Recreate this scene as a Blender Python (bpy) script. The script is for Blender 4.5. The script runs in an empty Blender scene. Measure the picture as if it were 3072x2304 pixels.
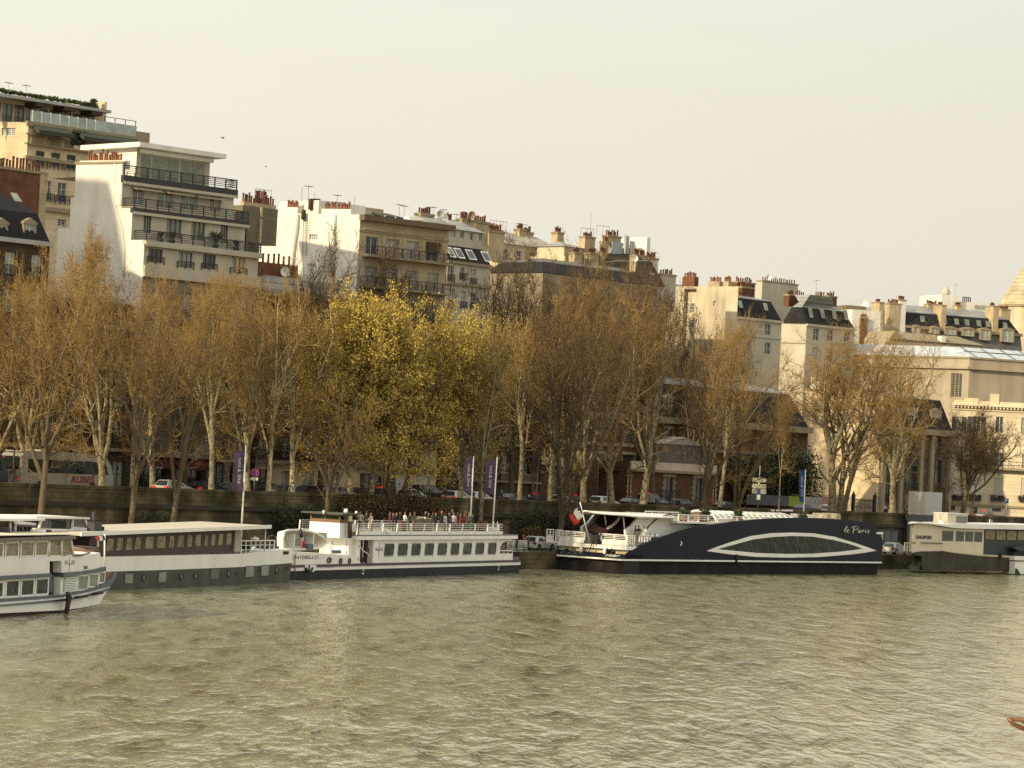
import bpy, math, random
import numpy as np
from mathutils import Vector, Matrix
random.seed(7)
RNG = np.random.default_rng(11)
scene = bpy.context.scene
COL = scene.collection
R = math.radians

# ------------------------------------------------------------------ camera model (photo is 3072 x 2304)
FOC = 9027.8; CX, CY = 1536.0, 1152.0; ROLL = R(2.9); VH = 248.0; HC = 10.6
PITCH = math.atan(VH / FOC)
EYE = Vector((0, 0, HC))
def ray(p):
    dx, dy = p[0] - CX, p[1] - CY
    u = dx * math.cos(ROLL) + dy * math.sin(ROLL)
    v = -dx * math.sin(ROLL) + dy * math.cos(ROLL)
    c, s = math.cos(PITCH), math.sin(PITCH)
    return Vector((u, FOC * c + v * s, FOC * s - v * c)) / FOC
def on_z(p, z):
    d = ray(p); t = (z - HC) / d.z
    return EYE + d * t
def at_y(p, Y):
    d = ray(p); return EYE + d * (Y / d.y)
def cr(x0, y0, s): return lambda x, y: (x0 + x / s, y0 + y / s)
def q(x, y): return (x / 0.72, y / 0.72)
kA = cr(0, 250, 2.765); kB = cr(750, 500, 2.765); kC = cr(1450, 600, 2.765); kD = cr(2200, 700, 2.5367)
kE = cr(0, 1250, 2.4578); kF = cr(0, 1500, 4.1475); kG = cr(800, 1300, 2.4578); kM = cr(1000, 1500, 3.6867)
kN = cr(840, 1500, 6.1444); kP = cr(1600, 1350, 2.765); kQ = cr(1620, 1500, 5.53); kR = cr(1980, 1490, 3.16)
kS = cr(2660, 1480, 5.369); kT = cr(2272, 1350, 2.765); kU = cr(1500, 1000, 2.765); kV = cr(2272, 1000, 2.765)
kW = cr(750, 900, 2.765); kX = cr(0, 800, 2.765); kY = cr(0, 1320, 5.53); kZ = cr(680, 1320, 5.53)
kK = cr(380, 1340, 6.9125); kL = cr(1200, 1400, 3.95); kO = cr(1700, 1400, 3.3515); kH = cr(2300, 1250, 2.8653)

class Fr:
    """a local frame: x along a front, y inland, z up"""
    def __init__(s, O, h, z0=0.0):
        s.O = Vector((O[0], O[1], 0)); s.h = h; s.z0 = z0
        s.u = Vector((math.cos(R(h)), math.sin(R(h)), 0)); s.n = Vector((-s.u.y, s.u.x, 0))
    def w(s, x, y, z=0): return s.O + s.u * x + s.n * y + Vector((0, 0, s.z0 + z))
    def pl(s, p, y=0.0):                       # pixel -> (x, z) on the plane local y = const
        d = ray(p); t = (y - (EYE - s.O).dot(s.n)) / d.dot(s.n)
        P = EYE + d * t; return (P - s.O).dot(s.u), P.z - s.z0
    def ps(s, p, x=0.0):                       # pixel -> (y, z) on the plane local x = const
        d = ray(p); t = (x - (EYE - s.O).dot(s.u)) / d.dot(s.u)
        P = EYE + d * t; return (P - s.O).dot(s.n), P.z - s.z0
    def pz(s, p, z):                           # pixel -> (x, y) on the level local z = const
        P = on_z(p, z + s.z0); return (P - s.O).dot(s.u), (P - s.O).dot(s.n)

ZP, ZS, ZQ = 7.0, 6.25, 1.83                  # parapet top, street, port quay
SH = 56.0                                     # street heading
STREET = Fr((4.4, 334.0), SH, 0.0)            # river face of the quay wall
def street_pt(px, off, py=1400):
    """world XY on the line `off` metres inland of the parapet, in pixel column px"""
    d = ray((px, py)); n = STREET.n
    t = (off - (EYE - STREET.O).dot(n)) / Vector((d.x, d.y, 0)).dot(n)
    return EYE.x + d.x * t, EYE.y + d.y * t

# ------------------------------------------------------------------ materials
MATS = {}
def mat(name, col, rough=0.8, var=0.18, scale=0.6, metal=0.0, bump=0.0, bscale=8.0, streak=0.0, spec=None, emit=0.0, sub=None, brick=None, col2=None, thr=None):
    if name in MATS: return MATS[name]
    m = bpy.data.materials.new(name); m.use_nodes = True
    nt = m.node_tree; b = nt.nodes['Principled BSDF']
    L = nt.links.new; N = nt.nodes.new
    b.inputs['Roughness'].default_value = rough; b.inputs['Metallic'].default_value = metal
    if spec is not None: b.inputs['Specular IOR Level'].default_value = spec
    tc = N('ShaderNodeTexCoord')
    c = None
    def noise(sc, det=4, vec=None):
        n = N('ShaderNodeTexNoise'); n.inputs['Scale'].default_value = sc; n.inputs['Detail'].default_value = det
        L(vec or tc.outputs['Object'], n.inputs['Vector']); return n
    rgb = N('ShaderNodeRGB'); rgb.outputs[0].default_value = (*col, 1); cur = rgb.outputs[0]
    if col2 is not None:
        n = noise(scale * (thr[1] if thr else 2.0), 5); rp = N('ShaderNodeValToRGB')
        a = thr[0] if thr else 0.5
        rp.color_ramp.elements[0].position = a - 0.05; rp.color_ramp.elements[1].position = a + 0.05
        L(n.outputs['Fac'], rp.inputs['Fac'])
        mx = N('ShaderNodeMix'); mx.data_type = 'RGBA'; L(rp.outputs['Color'], mx.inputs[0])
        L(cur, mx.inputs[6]); mx.inputs[7].default_value = (*col2, 1); cur = mx.outputs[2]
    if brick is not None:
        mp = N('ShaderNodeMapping'); mp.inputs['Rotation'].default_value = (R(90), 0, 0)
        sx = N('ShaderNodeSeparateXYZ'); cx = N('ShaderNodeCombineXYZ'); ad = N('ShaderNodeMath'); ad.operation = 'ADD'
        L(tc.outputs['Object'], sx.inputs[0]); L(sx.outputs['X'], ad.inputs[0]); L(sx.outputs['Y'], ad.inputs[1])
        L(ad.outputs[0], cx.inputs['X']); L(sx.outputs['Z'], cx.inputs['Y'])
        bt = N('ShaderNodeTexBrick'); bw, bh, mort, dark = brick
        bt.inputs['Scale'].default_value = 1.0; b.inputs['Specular IOR Level'].default_value = .2; bt.inputs['Brick Width'].default_value = bw; bt.inputs['Row Height'].default_value = bh
        bt.inputs['Mortar Size'].default_value = mort; bt.inputs['Color1'].default_value = (1, 1, 1, 1)
        bt.inputs['Color2'].default_value = (.82, .8, .78, 1); bt.inputs['Mortar'].default_value = (dark, dark, dark, 1)
        L(cx.outputs[0], bt.inputs['Vector'])
        mx = N('ShaderNodeMix'); mx.data_type = 'RGBA'; mx.blend_type = 'MULTIPLY'; mx.inputs[0].default_value = 1
        L(cur, mx.inputs[6]); L(bt.outputs['Color'], mx.inputs[7]); cur = mx.outputs[2]
    if var > 0:
        n = noise(scale, 6); rp = N('ShaderNodeMapRange')
        rp.inputs['From Min'].default_value = .3; rp.inputs['From Max'].default_value = .7
        rp.inputs['To Min'].default_value = 1 - var; rp.inputs['To Max'].default_value = 1 + var * .6
        L(n.outputs['Fac'], rp.inputs['Value'])
        mx = N('ShaderNodeMix'); mx.data_type = 'RGBA'; mx.blend_type = 'MULTIPLY'; mx.inputs[0].default_value = 1
        L(cur, mx.inputs[6]); L(rp.outputs[0], mx.inputs[7]); cur = mx.outputs[2]
    if streak > 0:
        mp = N('ShaderNodeMapping'); mp.inputs['Scale'].default_value = (.55, .55, 0.05)
        L(tc.outputs['Object'], mp.inputs['Vector']); n = noise(1.0, 5, mp.outputs[0]); rp = N('ShaderNodeMapRange')
        rp.inputs['From Min'].default_value = .42; rp.inputs['From Max'].default_value = .72
        rp.inputs['To Min'].default_value = 1; rp.inputs['To Max'].default_value = 1 - streak
        L(n.outputs['Fac'], rp.inputs['Value'])
        mx = N('ShaderNodeMix'); mx.data_type = 'RGBA'; mx.blend_type = 'MULTIPLY'; mx.inputs[0].default_value = 1
        L(cur, mx.inputs[6]); L(rp.outputs[0], mx.inputs[7]); cur = mx.outputs[2]
    L(cur, b.inputs['Base Color'])
    if bump > 0:
        n = noise(bscale, 4); bp = N('ShaderNodeBump'); bp.inputs['Strength'].default_value = bump; bp.inputs['Distance'].default_value = .05
        L(n.outputs['Fac'], bp.inputs['Height']); L(bp.outputs[0], b.inputs['Normal'])
    if emit > 0:
        b.inputs['Emission Color'].default_value = (*col, 1); b.inputs['Emission Strength'].default_value = emit
    if sub:
        b.inputs['Subsurface Weight'].default_value = sub
    MATS[name] = m; return m
def glass(name, col, wob=0.0, ws=1.2, rough=0.04, spec=0.6):
    if name in MATS: return MATS[name]
    m = mat(name, col, rough, var=.35, scale=.9, spec=spec)
    if wob:
        nt = m.node_tree; b = nt.nodes['Principled BSDF']
        tc = nt.nodes.new('ShaderNodeTexCoord'); n = nt.nodes.new('ShaderNodeTexNoise'); n.inputs['Scale'].default_value = ws
        n.inputs['Detail'].default_value = 2; n.inputs['Distortion'].default_value = 1.2
        bp = nt.nodes.new('ShaderNodeBump'); bp.inputs['Strength'].default_value = wob; bp.inputs['Distance'].default_value = .3
        nt.links.new(tc.outputs['Object'], n.inputs['Vector']); nt.links.new(n.outputs['Fac'], bp.inputs['Height'])
        nt.links.new(bp.outputs[0], b.inputs['Normal'])
    return m

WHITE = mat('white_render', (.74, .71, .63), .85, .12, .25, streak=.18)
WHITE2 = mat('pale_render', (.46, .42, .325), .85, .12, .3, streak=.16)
CREAM = mat('cream_render', (.56, .47, .33), .85, .14, .3, streak=.22)
TAN = mat('tan_render', (.46, .375, .24), .88, .16, .35, streak=.22)
STONE = mat('dressed_stone', (.36, .29, .185), .88, .16, .5, streak=.2, brick=(1.6, .42, .025, .8))
STONEL = mat('light_stone', (.66, .54, .36), .88, .14, .5, streak=.15, brick=(1.6, .42, .025, .86))
STONE2 = mat('shaded_stone', (.085, .063, .038), .9, .22, .5, streak=.25, brick=(1.5, .45, .03, .5))  # tree shade over the street fronts is put into this dark base colour
STONE3 = mat('grey_stone', (.11, .088, .056), .9, .22, .5, streak=.3, brick=(1.5, .5, .03, .55))  # street shade is put into this base colour too
TRIM = mat('stone_trim', (.27, .22, .14), .85, .15, .8)
SLATE = mat('slate', (.026, .027, .028), .9, .3, 1.2, brick=(.5, .22, .02, .6))
ZINC = mat('zinc_roof', (.34, .34, .32), .45, .2, .5, metal=.3, brick=(60, .7, .06, .45))
ZINCP = mat('zinc_plain', (.36, .36, .34), .5, .2, .5, metal=.2)
BRICK = mat('red_brick', (.17, .08, .042), .9, .3, .9, brick=(.44, .16, .02, .7))
PINK = mat('pink_brick', (.13, .067, .035), .9, .25, .8, brick=(.44, .16, .02, .75))  # brick tone lowered to carry the shade behind the trees
POT = mat('terracotta', (.22, .09, .045), .85, .25, 1.5)
IRON = mat('black_iron', (.02, .02, .022), .5, .1)
PAINTW = mat('white_paint', (.78, .77, .72), .4, .07, .5)
FRAMEW = mat('white_joinery', (.58, .57, .52), .5, .08)
FRAMED = mat('dark_joinery', (.06, .05, .045), .5, .1)
GLASS = glass('window_glass', (.05, .055, .05), .12, .7)
GLASSP = glass('curtained_glass', (.30, .31, .25), .08, .7, .15)
GLASSG = glass('greenish_glass', (.17, .19, .14), .05, .7, .08)
BGLASS = glass('boat_glass', (.014, .019, .012), .5, .7, .03, .22)
BGLASS2 = glass('amber_reflection_glass', (.20, .155, .06), 1.0, .8, .04, .6)  # amber reflections are painted into the base colour of the panes
AWN = mat('dark_awning', (.035, .04, .03), .8, .2)
RED = mat('red_paint', (.075, .008, .008), .5, .1)
CHIMS = mat('chimney_render', (.45, .36, .22), .9, .25, .8, streak=.3)
ROPE = mat('rope', (.25, .2, .12), .9, .1)

# ------------------------------------------------------------------ mesh builder
class MB:
    def __init__(s, T=None): s.v = []; s.f = []; s.mi = []; s.ms = []; s.T = T; s.sm = []
    def m(s, mt):
        if mt not in s.ms: s.ms.append(mt)
        return s.ms.index(mt)
    def add(s, vs, fs, mt, smooth=False):
        o = len(s.v)
        if s.T: vs = [s.T(*p) for p in vs]
        s.v += [tuple(p) for p in vs]; k = s.m(mt)
        for f in fs: s.f.append([i + o for i in f]); s.mi.append(k); s.sm.append(smooth)
    def quad(s, a, b, c, d, mt): s.add([a, b, c, d], [(0, 1, 2, 3)], mt)
    def poly(s, pts, mt): s.add(pts, [tuple(range(len(pts)))], mt)
    def box(s, x0, x1, y0, y1, z0, z1, mt):
        s.add([(x0, y0, z0), (x1, y0, z0), (x1, y1, z0), (x0, y1, z0), (x0, y0, z1), (x1, y0, z1), (x1, y1, z1), (x0, y1, z1)],
              [(0, 3, 2, 1), (4, 5, 6, 7), (0, 1, 5, 4), (1, 2, 6, 5), (2, 3, 7, 6), (3, 0, 4, 7)], mt)
    def prism(s, pts, ax, a0, a1, mt, mcap=None, smooth=False):
        """extrude a 2-D polygon along axis ax (0 x, 1 y, 2 z)"""
        n = len(pts)
        def mk(p, a): return (a, p[0], p[1]) if ax == 0 else ((p[0], a, p[1]) if ax == 1 else (p[0], p[1], a))
        vs = [mk(p, a0) for p in pts] + [mk(p, a1) for p in pts]
        s.add(vs, [(i, (i + 1) % n, n + (i + 1) % n, n + i) for i in range(n)], mt, smooth)
        s.add([mk(p, a0) for p in pts], [tuple(range(n))], mcap or mt); s.add([mk(p, a1) for p in pts], [tuple(range(n - 1, -1, -1))], mcap or mt)
    def tube(s, pts, r, mt, n=6, cap=True, smooth=True):
        pts = [Vector(p) for p in pts]; k = len(pts); rs = r if isinstance(r, (list, tuple)) else [r] * k
        vs = []; fs = []; pv = None
        for i, p in enumerate(pts):
            d = (pts[min(i + 1, k - 1)] - pts[max(i - 1, 0)]).normalized()
            if pv is None: a = d.cross(Vector((0, 0, 1)));  a = a if a.length > 1e-3 else d.cross(Vector((0, 1, 0)))
            else: a = pv - d * pv.dot(d)
            a.normalize(); pv = a; b = d.cross(a)
            for j in range(n):
                t = 2 * math.pi * j / n; vs.append(p + (a * math.cos(t) + b * math.sin(t)) * rs[i])
        for i in range(k - 1):
            for j in range(n): fs.append((i * n + j, i * n + (j + 1) % n, (i + 1) * n + (j + 1) % n, (i + 1) * n + j))
        if cap: fs.append(tuple(range(n - 1, -1, -1))); fs.append(tuple(range((k - 1) * n, k * n)))
        s.add([tuple(v) for v in vs], fs, mt, smooth)
    def lathe(s, prof, c, mt, n=12, smooth=True):
        vs = []; fs = []; k = len(prof)
        for r_, z in prof:
            for j in range(n):
                t = 2 * math.pi * j / n; vs.append((c[0] + r_ * math.cos(t), c[1] + r_ * math.sin(t), c[2] + z))
        for i in range(k - 1):
            for j in range(n): fs.append((i * n + j, i * n + (j + 1) % n, (i + 1) * n + (j + 1) % n, (i + 1) * n + j))
        fs.append(tuple(range(n - 1, -1, -1))); fs.append(tuple(range((k - 1) * n, k * n)))
        s.add(vs, fs, mt, smooth)
    def grid(s, P, mt, smooth=True):
        """P: rows of points"""
        a, b = len(P), len(P[0]); vs = [p for row in P for p in row]
        s.add(vs, [(i * b + j, i * b + j + 1, (i + 1) * b + j + 1, (i + 1) * b + j) for i in range(a - 1) for j in range(b - 1)], mt, smooth)
    def facade(s, x0, x1, z0, z1, holes, mt, y=0.0, dep=.22, mrev=None):
        """wall sheet on plane y with real openings and reveals"""
        holes = [h for h in [(max(a, x0 + .02), min(b, x1 - .02), max(c, z0 + .02), min(d, z1 - .02)) for a, b, c, d in holes] if h[1] - h[0] > .05 and h[3] - h[2] > .05]
        xs = sorted(set([x0, x1] + [v for h in holes for v in h[:2]])); zs = sorted(set([z0, z1] + [v for h in holes for v in h[2:]]))
        for j in range(len(zs) - 1):
            zm = (zs[j] + zs[j + 1]) / 2; st = None
            for i in range(len(xs) - 1):
                xm = (xs[i] + xs[i + 1]) / 2
                inside = any(h[0] < xm < h[1] and h[2] < zm < h[3] for h in holes)
                if not inside and st is None: st = xs[i]
                if st is not None and (inside or i == len(xs) - 2):
                    e = xs[i] if inside else xs[i + 1]
                    s.quad((st, y, zs[j]), (e, y, zs[j]), (e, y, zs[j + 1]), (st, y, zs[j + 1]), mt); st = None
        mr = mrev or mt
        for a, b, c, d in holes:
            s.quad((a, y, c), (a, y + dep, c), (a, y + dep, d), (a, y, d), mr); s.quad((b, y, c), (b, y, d), (b, y + dep, d), (b, y + dep, c), mr)
            s.quad((a, y, d), (a, y + dep, d), (b, y + dep, d), (b, y, d), mr); s.quad((a, y, c), (b, y, c), (b, y + dep, c), (a, y + dep, c), mr)
    def build(s, name, parent=None, loc=None, smooth=None):
        me = bpy.data.meshes.new(name); me.from_pydata(s.v, [], s.f)
        for mt in s.ms: me.materials.append(mt)
        me.polygons.foreach_set('material_index', s.mi)
        me.polygons.foreach_set('use_smooth', [bool(x) for x in s.sm] if smooth is None else [smooth] * len(s.f)); me.update()
        o = bpy.data.objects.new(name, me); COL.objects.link(o)
        if parent is not None: o.parent = parent
        if loc is not None: o.location = loc
        return o
def tag(o, label, cat, group=None):
    o['label'] = label; o['category'] = cat
    if group: o['group'] = group
    return o
def struct(o): o['kind'] = 'structure'; return o
def thing(name, label, cat, fr=None, loc=(0, 0, 0), rz=0.0, group=None):
    o = bpy.data.objects.new(name, None); COL.objects.link(o); o.empty_display_size = .5
    if fr is not None: o.location = (fr.O.x, fr.O.y, fr.z0); o.rotation_euler = (0, 0, R(fr.h))
    else: o.location = loc; o.rotation_euler = (0, 0, rz)
    return tag(o, label, cat, group)
def copy_tree(o, parent=None):
    c = o.copy(); COL.objects.link(c); c.parent = parent
    for ch in o.children: copy_tree(ch, c)
    return c
def lettering(body, name, parent, mt, size, T, font_shear=0.0, bold=0.0, width=None, align='LEFT'):
    """flat lettering; T maps (x, y) of the text to the parent's local space"""
    cu = bpy.data.curves.new(name, 'FONT'); cu.body = body; cu.size = size; cu.shear = font_shear; cu.offset = bold; cu.align_x = align
    cu.resolution_u = 3
    ob = bpy.data.objects.new(name, cu); me = bpy.data.meshes.new_from_object(ob)
    vs = [tuple(v.co) for v in me.vertices]; fs = [tuple(p.vertices) for p in me.polygons]
    k = 1.0
    if width and vs:
        w = max(v[0] for v in vs) - min(v[0] for v in vs); k = width / w
    b = MB(); b.add([T(v[0] * k, v[1]) for v in vs], fs, mt)
    bpy.data.objects.remove(ob); bpy.data.curves.remove(cu); bpy.data.meshes.remove(me)
    return b.build(name, parent)

# ------------------------------------------------------------------ camera, light, sky
cam = bpy.data.cameras.new('camera'); cam.lens = FOC / 3072 * 36; cam.sensor_width = 36; cam.clip_end = 20000; cam.clip_start = 1
co = bpy.data.objects.new('camera', cam); COL.objects.link(co); scene.camera = co
fw = Vector((0, math.cos(PITCH), math.sin(PITCH))); U = Vector((0, -math.sin(PITCH), math.cos(PITCH))); X = Vector((1, 0, 0))
right = X * math.cos(ROLL) + U * math.sin(ROLL); up = U * math.cos(ROLL) - X * math.sin(ROLL)
M = Matrix((right, up, -fw)).transposed().to_4x4(); M.translation = EYE; co.matrix_world = M
SUN_H, SUN_E = 41.0, 22.0
to_sun = Vector((-math.cos(R(SUN_H)) * math.cos(R(SUN_E)), -math.sin(R(SUN_H)) * math.cos(R(SUN_E)), math.sin(R(SUN_E))))
sl = bpy.data.lights.new('sun', 'SUN'); sl.energy = 5.0; sl.angle = R(.8); sl.color = (1, .83, .53)
so = bpy.data.objects.new('sun', sl); COL.objects.link(so); so.rotation_euler = to_sun.to_track_quat('Z', 'Y').to_euler(); so.location = (-100, -100, 200)
w = bpy.data.worlds.new('World'); scene.world = w; w.use_nodes = True
nt = w.node_tree; bg = nt.nodes['Background']
sky = nt.nodes.new('ShaderNodeTexSky'); sky.sky_type = 'NISHITA'; sky.sun_disc = False
sky.sun_elevation = R(SUN_E); sky.sun_rotation = math.atan2(to_sun.x, to_sun.y); sky.dust_density = 4; sky.air_density = 1.5
tc = nt.nodes.new('ShaderNodeTexCoord'); sx = nt.nodes.new('ShaderNodeSeparateXYZ'); nt.links.new(tc.outputs['Generated'], sx.inputs[0])
rp = nt.nodes.new('ShaderNodeValToRGB'); nt.links.new(sx.outputs['Z'], rp.inputs['Fac'])
e = rp.color_ramp.elements; e[0].position = 0.0; e[0].color = (9.0, 8.3, 6.75, 1); e[1].position = .16; e[1].color = (9.9, 9.5, 8.35, 1)
e2 = rp.color_ramp.elements.new(.6); e2.color = (13.5, 13.2, 11.8, 1)
ns = nt.nodes.new('ShaderNodeTexNoise'); ns.inputs['Scale'].default_value = 3.5; ns.inputs['Detail'].default_value = 3
mp = nt.nodes.new('ShaderNodeMapping'); mp.inputs['Scale'].default_value = (1, 1, 6); nt.links.new(tc.outputs['Generated'], mp.inputs[0]); nt.links.new(mp.outputs[0], ns.inputs['Vector'])
mr = nt.nodes.new('ShaderNodeMapRange'); mr.inputs['To Min'].default_value = .93; mr.inputs['To Max'].default_value = 1.05; nt.links.new(ns.outputs['Fac'], mr.inputs['Value'])
mu = nt.nodes.new('ShaderNodeMix'); mu.data_type = 'RGBA'; mu.blend_type = 'MULTIPLY'; mu.inputs[0].default_value = 1
nt.links.new(rp.outputs[0], mu.inputs[6]); nt.links.new(mr.outputs[0], mu.inputs[7])
mx = nt.nodes.new('ShaderNodeMix'); mx.data_type = 'RGBA'; mx.inputs[0].default_value = .9
gr = nt.nodes.new('ShaderNodeMapRange'); gr.inputs['From Min'].default_value = -.22; gr.inputs['From Max'].default_value = .22; gr.inputs['To Min'].default_value = 1.02; gr.inputs['To Max'].default_value = .925
nt.links.new(sx.outputs['X'], gr.inputs['Value']); mg = nt.nodes.new('ShaderNodeMix'); mg.data_type = 'RGBA'; mg.blend_type = 'MULTIPLY'; mg.inputs[0].default_value = 1
nt.links.new(mu.outputs[2], mg.inputs[6]); nt.links.new(gr.outputs[0], mg.inputs[7])
nt.links.new(sky.outputs[0], mx.inputs[6]); nt.links.new(mg.outputs[2], mx.inputs[7]); nt.links.new(mx.outputs[2], bg.inputs['Color'])
bg.inputs['Strength'].default_value = .1
scene.view_settings.view_transform = 'Standard'; scene.view_settings.look = 'None'; scene.view_settings.exposure = 0; scene.view_settings.gamma = 1
scene.render.resolution_x = 1024; scene.render.resolution_y = 768
scene.cycles.use_denoising = False; scene.cycles.sample_clamp_indirect = 2.5; scene.cycles.sample_clamp_direct = 12; scene.cycles.max_bounces = 5; scene.cycles.diffuse_bounces = 3; scene.cycles.glossy_bounces = 3; scene.cycles.transparent_max_bounces = 6

# ------------------------------------------------------------------ the setting: river, port quay, street, ground
wm = bpy.data.materials.new('river_water'); wm.use_nodes = True; nt = wm.node_tree; b = nt.nodes['Principled BSDF']
b.inputs['Roughness'].default_value = .12; b.inputs['IOR'].default_value = 1.33
tc = nt.nodes.new('ShaderNodeTexCoord')
def wn(sc, det, stretch=(1, 1, 1), rot=0, dist=0):
    mp = nt.nodes.new('ShaderNodeMapping'); mp.inputs['Scale'].default_value = stretch; mp.inputs['Rotation'].default_value = (0, 0, rot)
    n = nt.nodes.new('ShaderNodeTexNoise'); n.inputs['Scale'].default_value = sc; n.inputs['Detail'].default_value = det; n.inputs['Distortion'].default_value = dist
    nt.links.new(tc.outputs['Object'], mp.inputs[0]); nt.links.new(mp.outputs[0], n.inputs['Vector']); return n.outputs['Fac']
def mth(op, a, b_, c=None):
    n = nt.nodes.new('ShaderNodeMath'); n.operation = op
    for i, v in enumerate((a, b_, c)):
        if v is None: continue
        if isinstance(v, (int, float)): n.inputs[i].default_value = v
        else: nt.links.new(v, n.inputs[i])
    return n.outputs[0]
gust = wn(.02, 3, (1, .6, 1), .4)
h1 = wn(.62, 3, (1.0, .24, 1), .12, .7); h2 = wn(1.9, 4, (1, .30, 1), -.15, .5); h3 = wn(.13, 3, (1, .35, 1), .25, .5)
hh = mth('ADD', mth('MULTIPLY', h1, 1.0), mth('ADD', mth('MULTIPLY', h2, .42), mth('MULTIPLY', h3, .38)))
bp = nt.nodes.new('ShaderNodeBump'); bp.inputs['Distance'].default_value = .8; nt.links.new(hh, bp.inputs['Height'])
mr = nt.nodes.new('ShaderNodeMapRange'); mr.inputs['From Min'].default_value = .3; mr.inputs['From Max'].default_value = .7
mr.inputs['To Min'].default_value = .27; mr.inputs['To Max'].default_value = .46; nt.links.new(gust, mr.inputs['Value']); nt.links.new(mr.outputs[0], bp.inputs['Strength'])
nt.links.new(bp.outputs[0], b.inputs['Normal'])
rp = nt.nodes.new('ShaderNodeValToRGB'); rp.color_ramp.elements[0].color = (.10, .088, .034, 1); rp.color_ramp.elements[1].color = (.35, .345, .225, 1); rp.color_ramp.elements.new(.44).color = (.215, .205, .112, 1)
rp.color_ramp.elements[0].position = .36; rp.color_ramp.elements[-1].position = .62
nt.links.new(mth('ADD', mth('MULTIPLY', h1, .62), mth('ADD', mth('MULTIPLY', h2, .2), mth('MULTIPLY', h3, .18))), rp.inputs['Fac']); nt.links.new(rp.outputs[0], b.inputs['Base Color'])
mb = MB(); mb.quad((-6000, -400, 0), (6000, -400, 0), (6000, 9000, 0), (-6000, 9000, 0), wm); struct(mb.build('river'))
QUAYM = mat('quay_stone', (.17, .135, .078), .95, .5, .35, bump=.5, bscale=3, streak=.5, brick=(1.3, .5, .03, .5), col2=(.075, .068, .033), thr=(.5, .6))
QTOP = mat('quay_paving', (.16, .14, .10), .9, .3, .8, bump=.2)
ASPH = mat('asphalt', (.05, .05, .05), .85, .25, .7, bump=.2)
PAVE = mat('pavement_stone', (.16, .145, .115), .9, .2, .8)
def strip(name, y0, y1, z0, z1, m, x0=-420, x1=900, mtop=None):
    o = bpy.data.objects.new(name, None)
    b_ = MB(); b_.box(x0, x1, y0, y1, z0, z1, m)
    ob = b_.build(name); ob.location = (STREET.O.x, STREET.O.y, 0); ob.rotation_euler = (0, 0, R(SH)); return ob
struct(strip('port_quay', -9.2, -.02, -3, ZQ, QUAYM))
struct(strip('ground', .75, 6000, -3, ZS - .12, PAVE, -6000, 6000))
struct(strip('pavement', .8, 5.2, ZS - .3, ZS, PAVE)); struct(strip('road', 5.21, 17.5, ZS - .3, ZS - .105, ASPH)); struct(strip('pavement', 17.51, 23, ZS - .3, ZS, PAVE))
for yy in (8.3, 11.4, 14.4):
    b_ = MB()
    for i in range(90): b_.quad((-150 + i * 5, yy, 0), (-147 + i * 5, yy, 0), (-147 + i * 5, yy + .14, 0), (-150 + i * 5, yy + .14, 0), PAINTW)
    ob = b_.build('road_marking'); ob.location = (STREET.O.x, STREET.O.y, ZS - .1); ob.rotation_euler = (0, 0, R(SH)); struct(ob)
# quay wall with coping and string course
qw = thing('quay_wall', 'long sooty stone embankment wall with a parapet above the port quay', 'wall', Fr(STREET.O, SH, ZQ))
b_ = MB(); b_.box(-420, 900, 0, .7, -.05, ZP - ZQ - .32, QUAYM); b_.build('wall_face', qw)
b_ = MB(); b_.box(-420, 900, -.1, .78, ZP - ZQ - .31, ZP - ZQ, QUAYM); b_.build('coping', qw)
b_ = MB(); b_.box(-420, 900, -.22, -.001, ZP - ZQ - 1.95, ZP - ZQ - 1.55, mat('dark_course', (.04, .033, .02), .9, .3)); b_.build('string_course', qw)  # projecting course in an even, darker stone tone
# ================================================================== BUILDINGS
def sdir(h, ang_left):
    """local direction of a side wall whose world direction is ang_left degrees left of +Y"""
    wx, wy = -math.sin(R(ang_left)), math.cos(R(ang_left)); ux, uy = math.cos(R(h)), math.sin(R(h))
    return (wx * ux + wy * uy, -wx * uy + wy * ux)
def window(par, x0, x1, z0, z1, y, frame=FRAMEW, gl=GLASS, mull=1, bars=1, fw=.07, T=None, curtain=True, name='window'):
    if gl is GLASS and curtain and random.random() < .45: gl = GLASSP
    b = MB(T); t = .06
    b.box(x0, x0 + fw, y - t, y, z0, z1, frame); b.box(x1 - fw, x1, y - t, y, z0, z1, frame)
    b.box(x0 + fw, x1 - fw, y - t, y, z1 - fw, z1, frame); b.box(x0 + fw, x1 - fw, y - t, y, z0, z0 + fw, frame)
    for i in range(mull):
        xm = x0 + (x1 - x0) * (i + 1) / (mull + 1); b.box(xm - fw * .6, xm + fw * .6, y - t, y - .003, z0 + fw, z1 - fw, frame)
    for i in range(bars):
        zm = z0 + (z1 - z0) * (i + 1) / (bars + 1); b.box(x0 + fw, x1 - fw, y - t * .7, y - .006, zm - .025, zm + .025, frame)
    o = b.build(name, par)
    p = MB(T); p.quad((x0, y - .004, z0), (x1, y - .004, z0), (x1, y - .004, z1), (x0, y - .004, z1), gl); p.build('pane', o)
    return o
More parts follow.
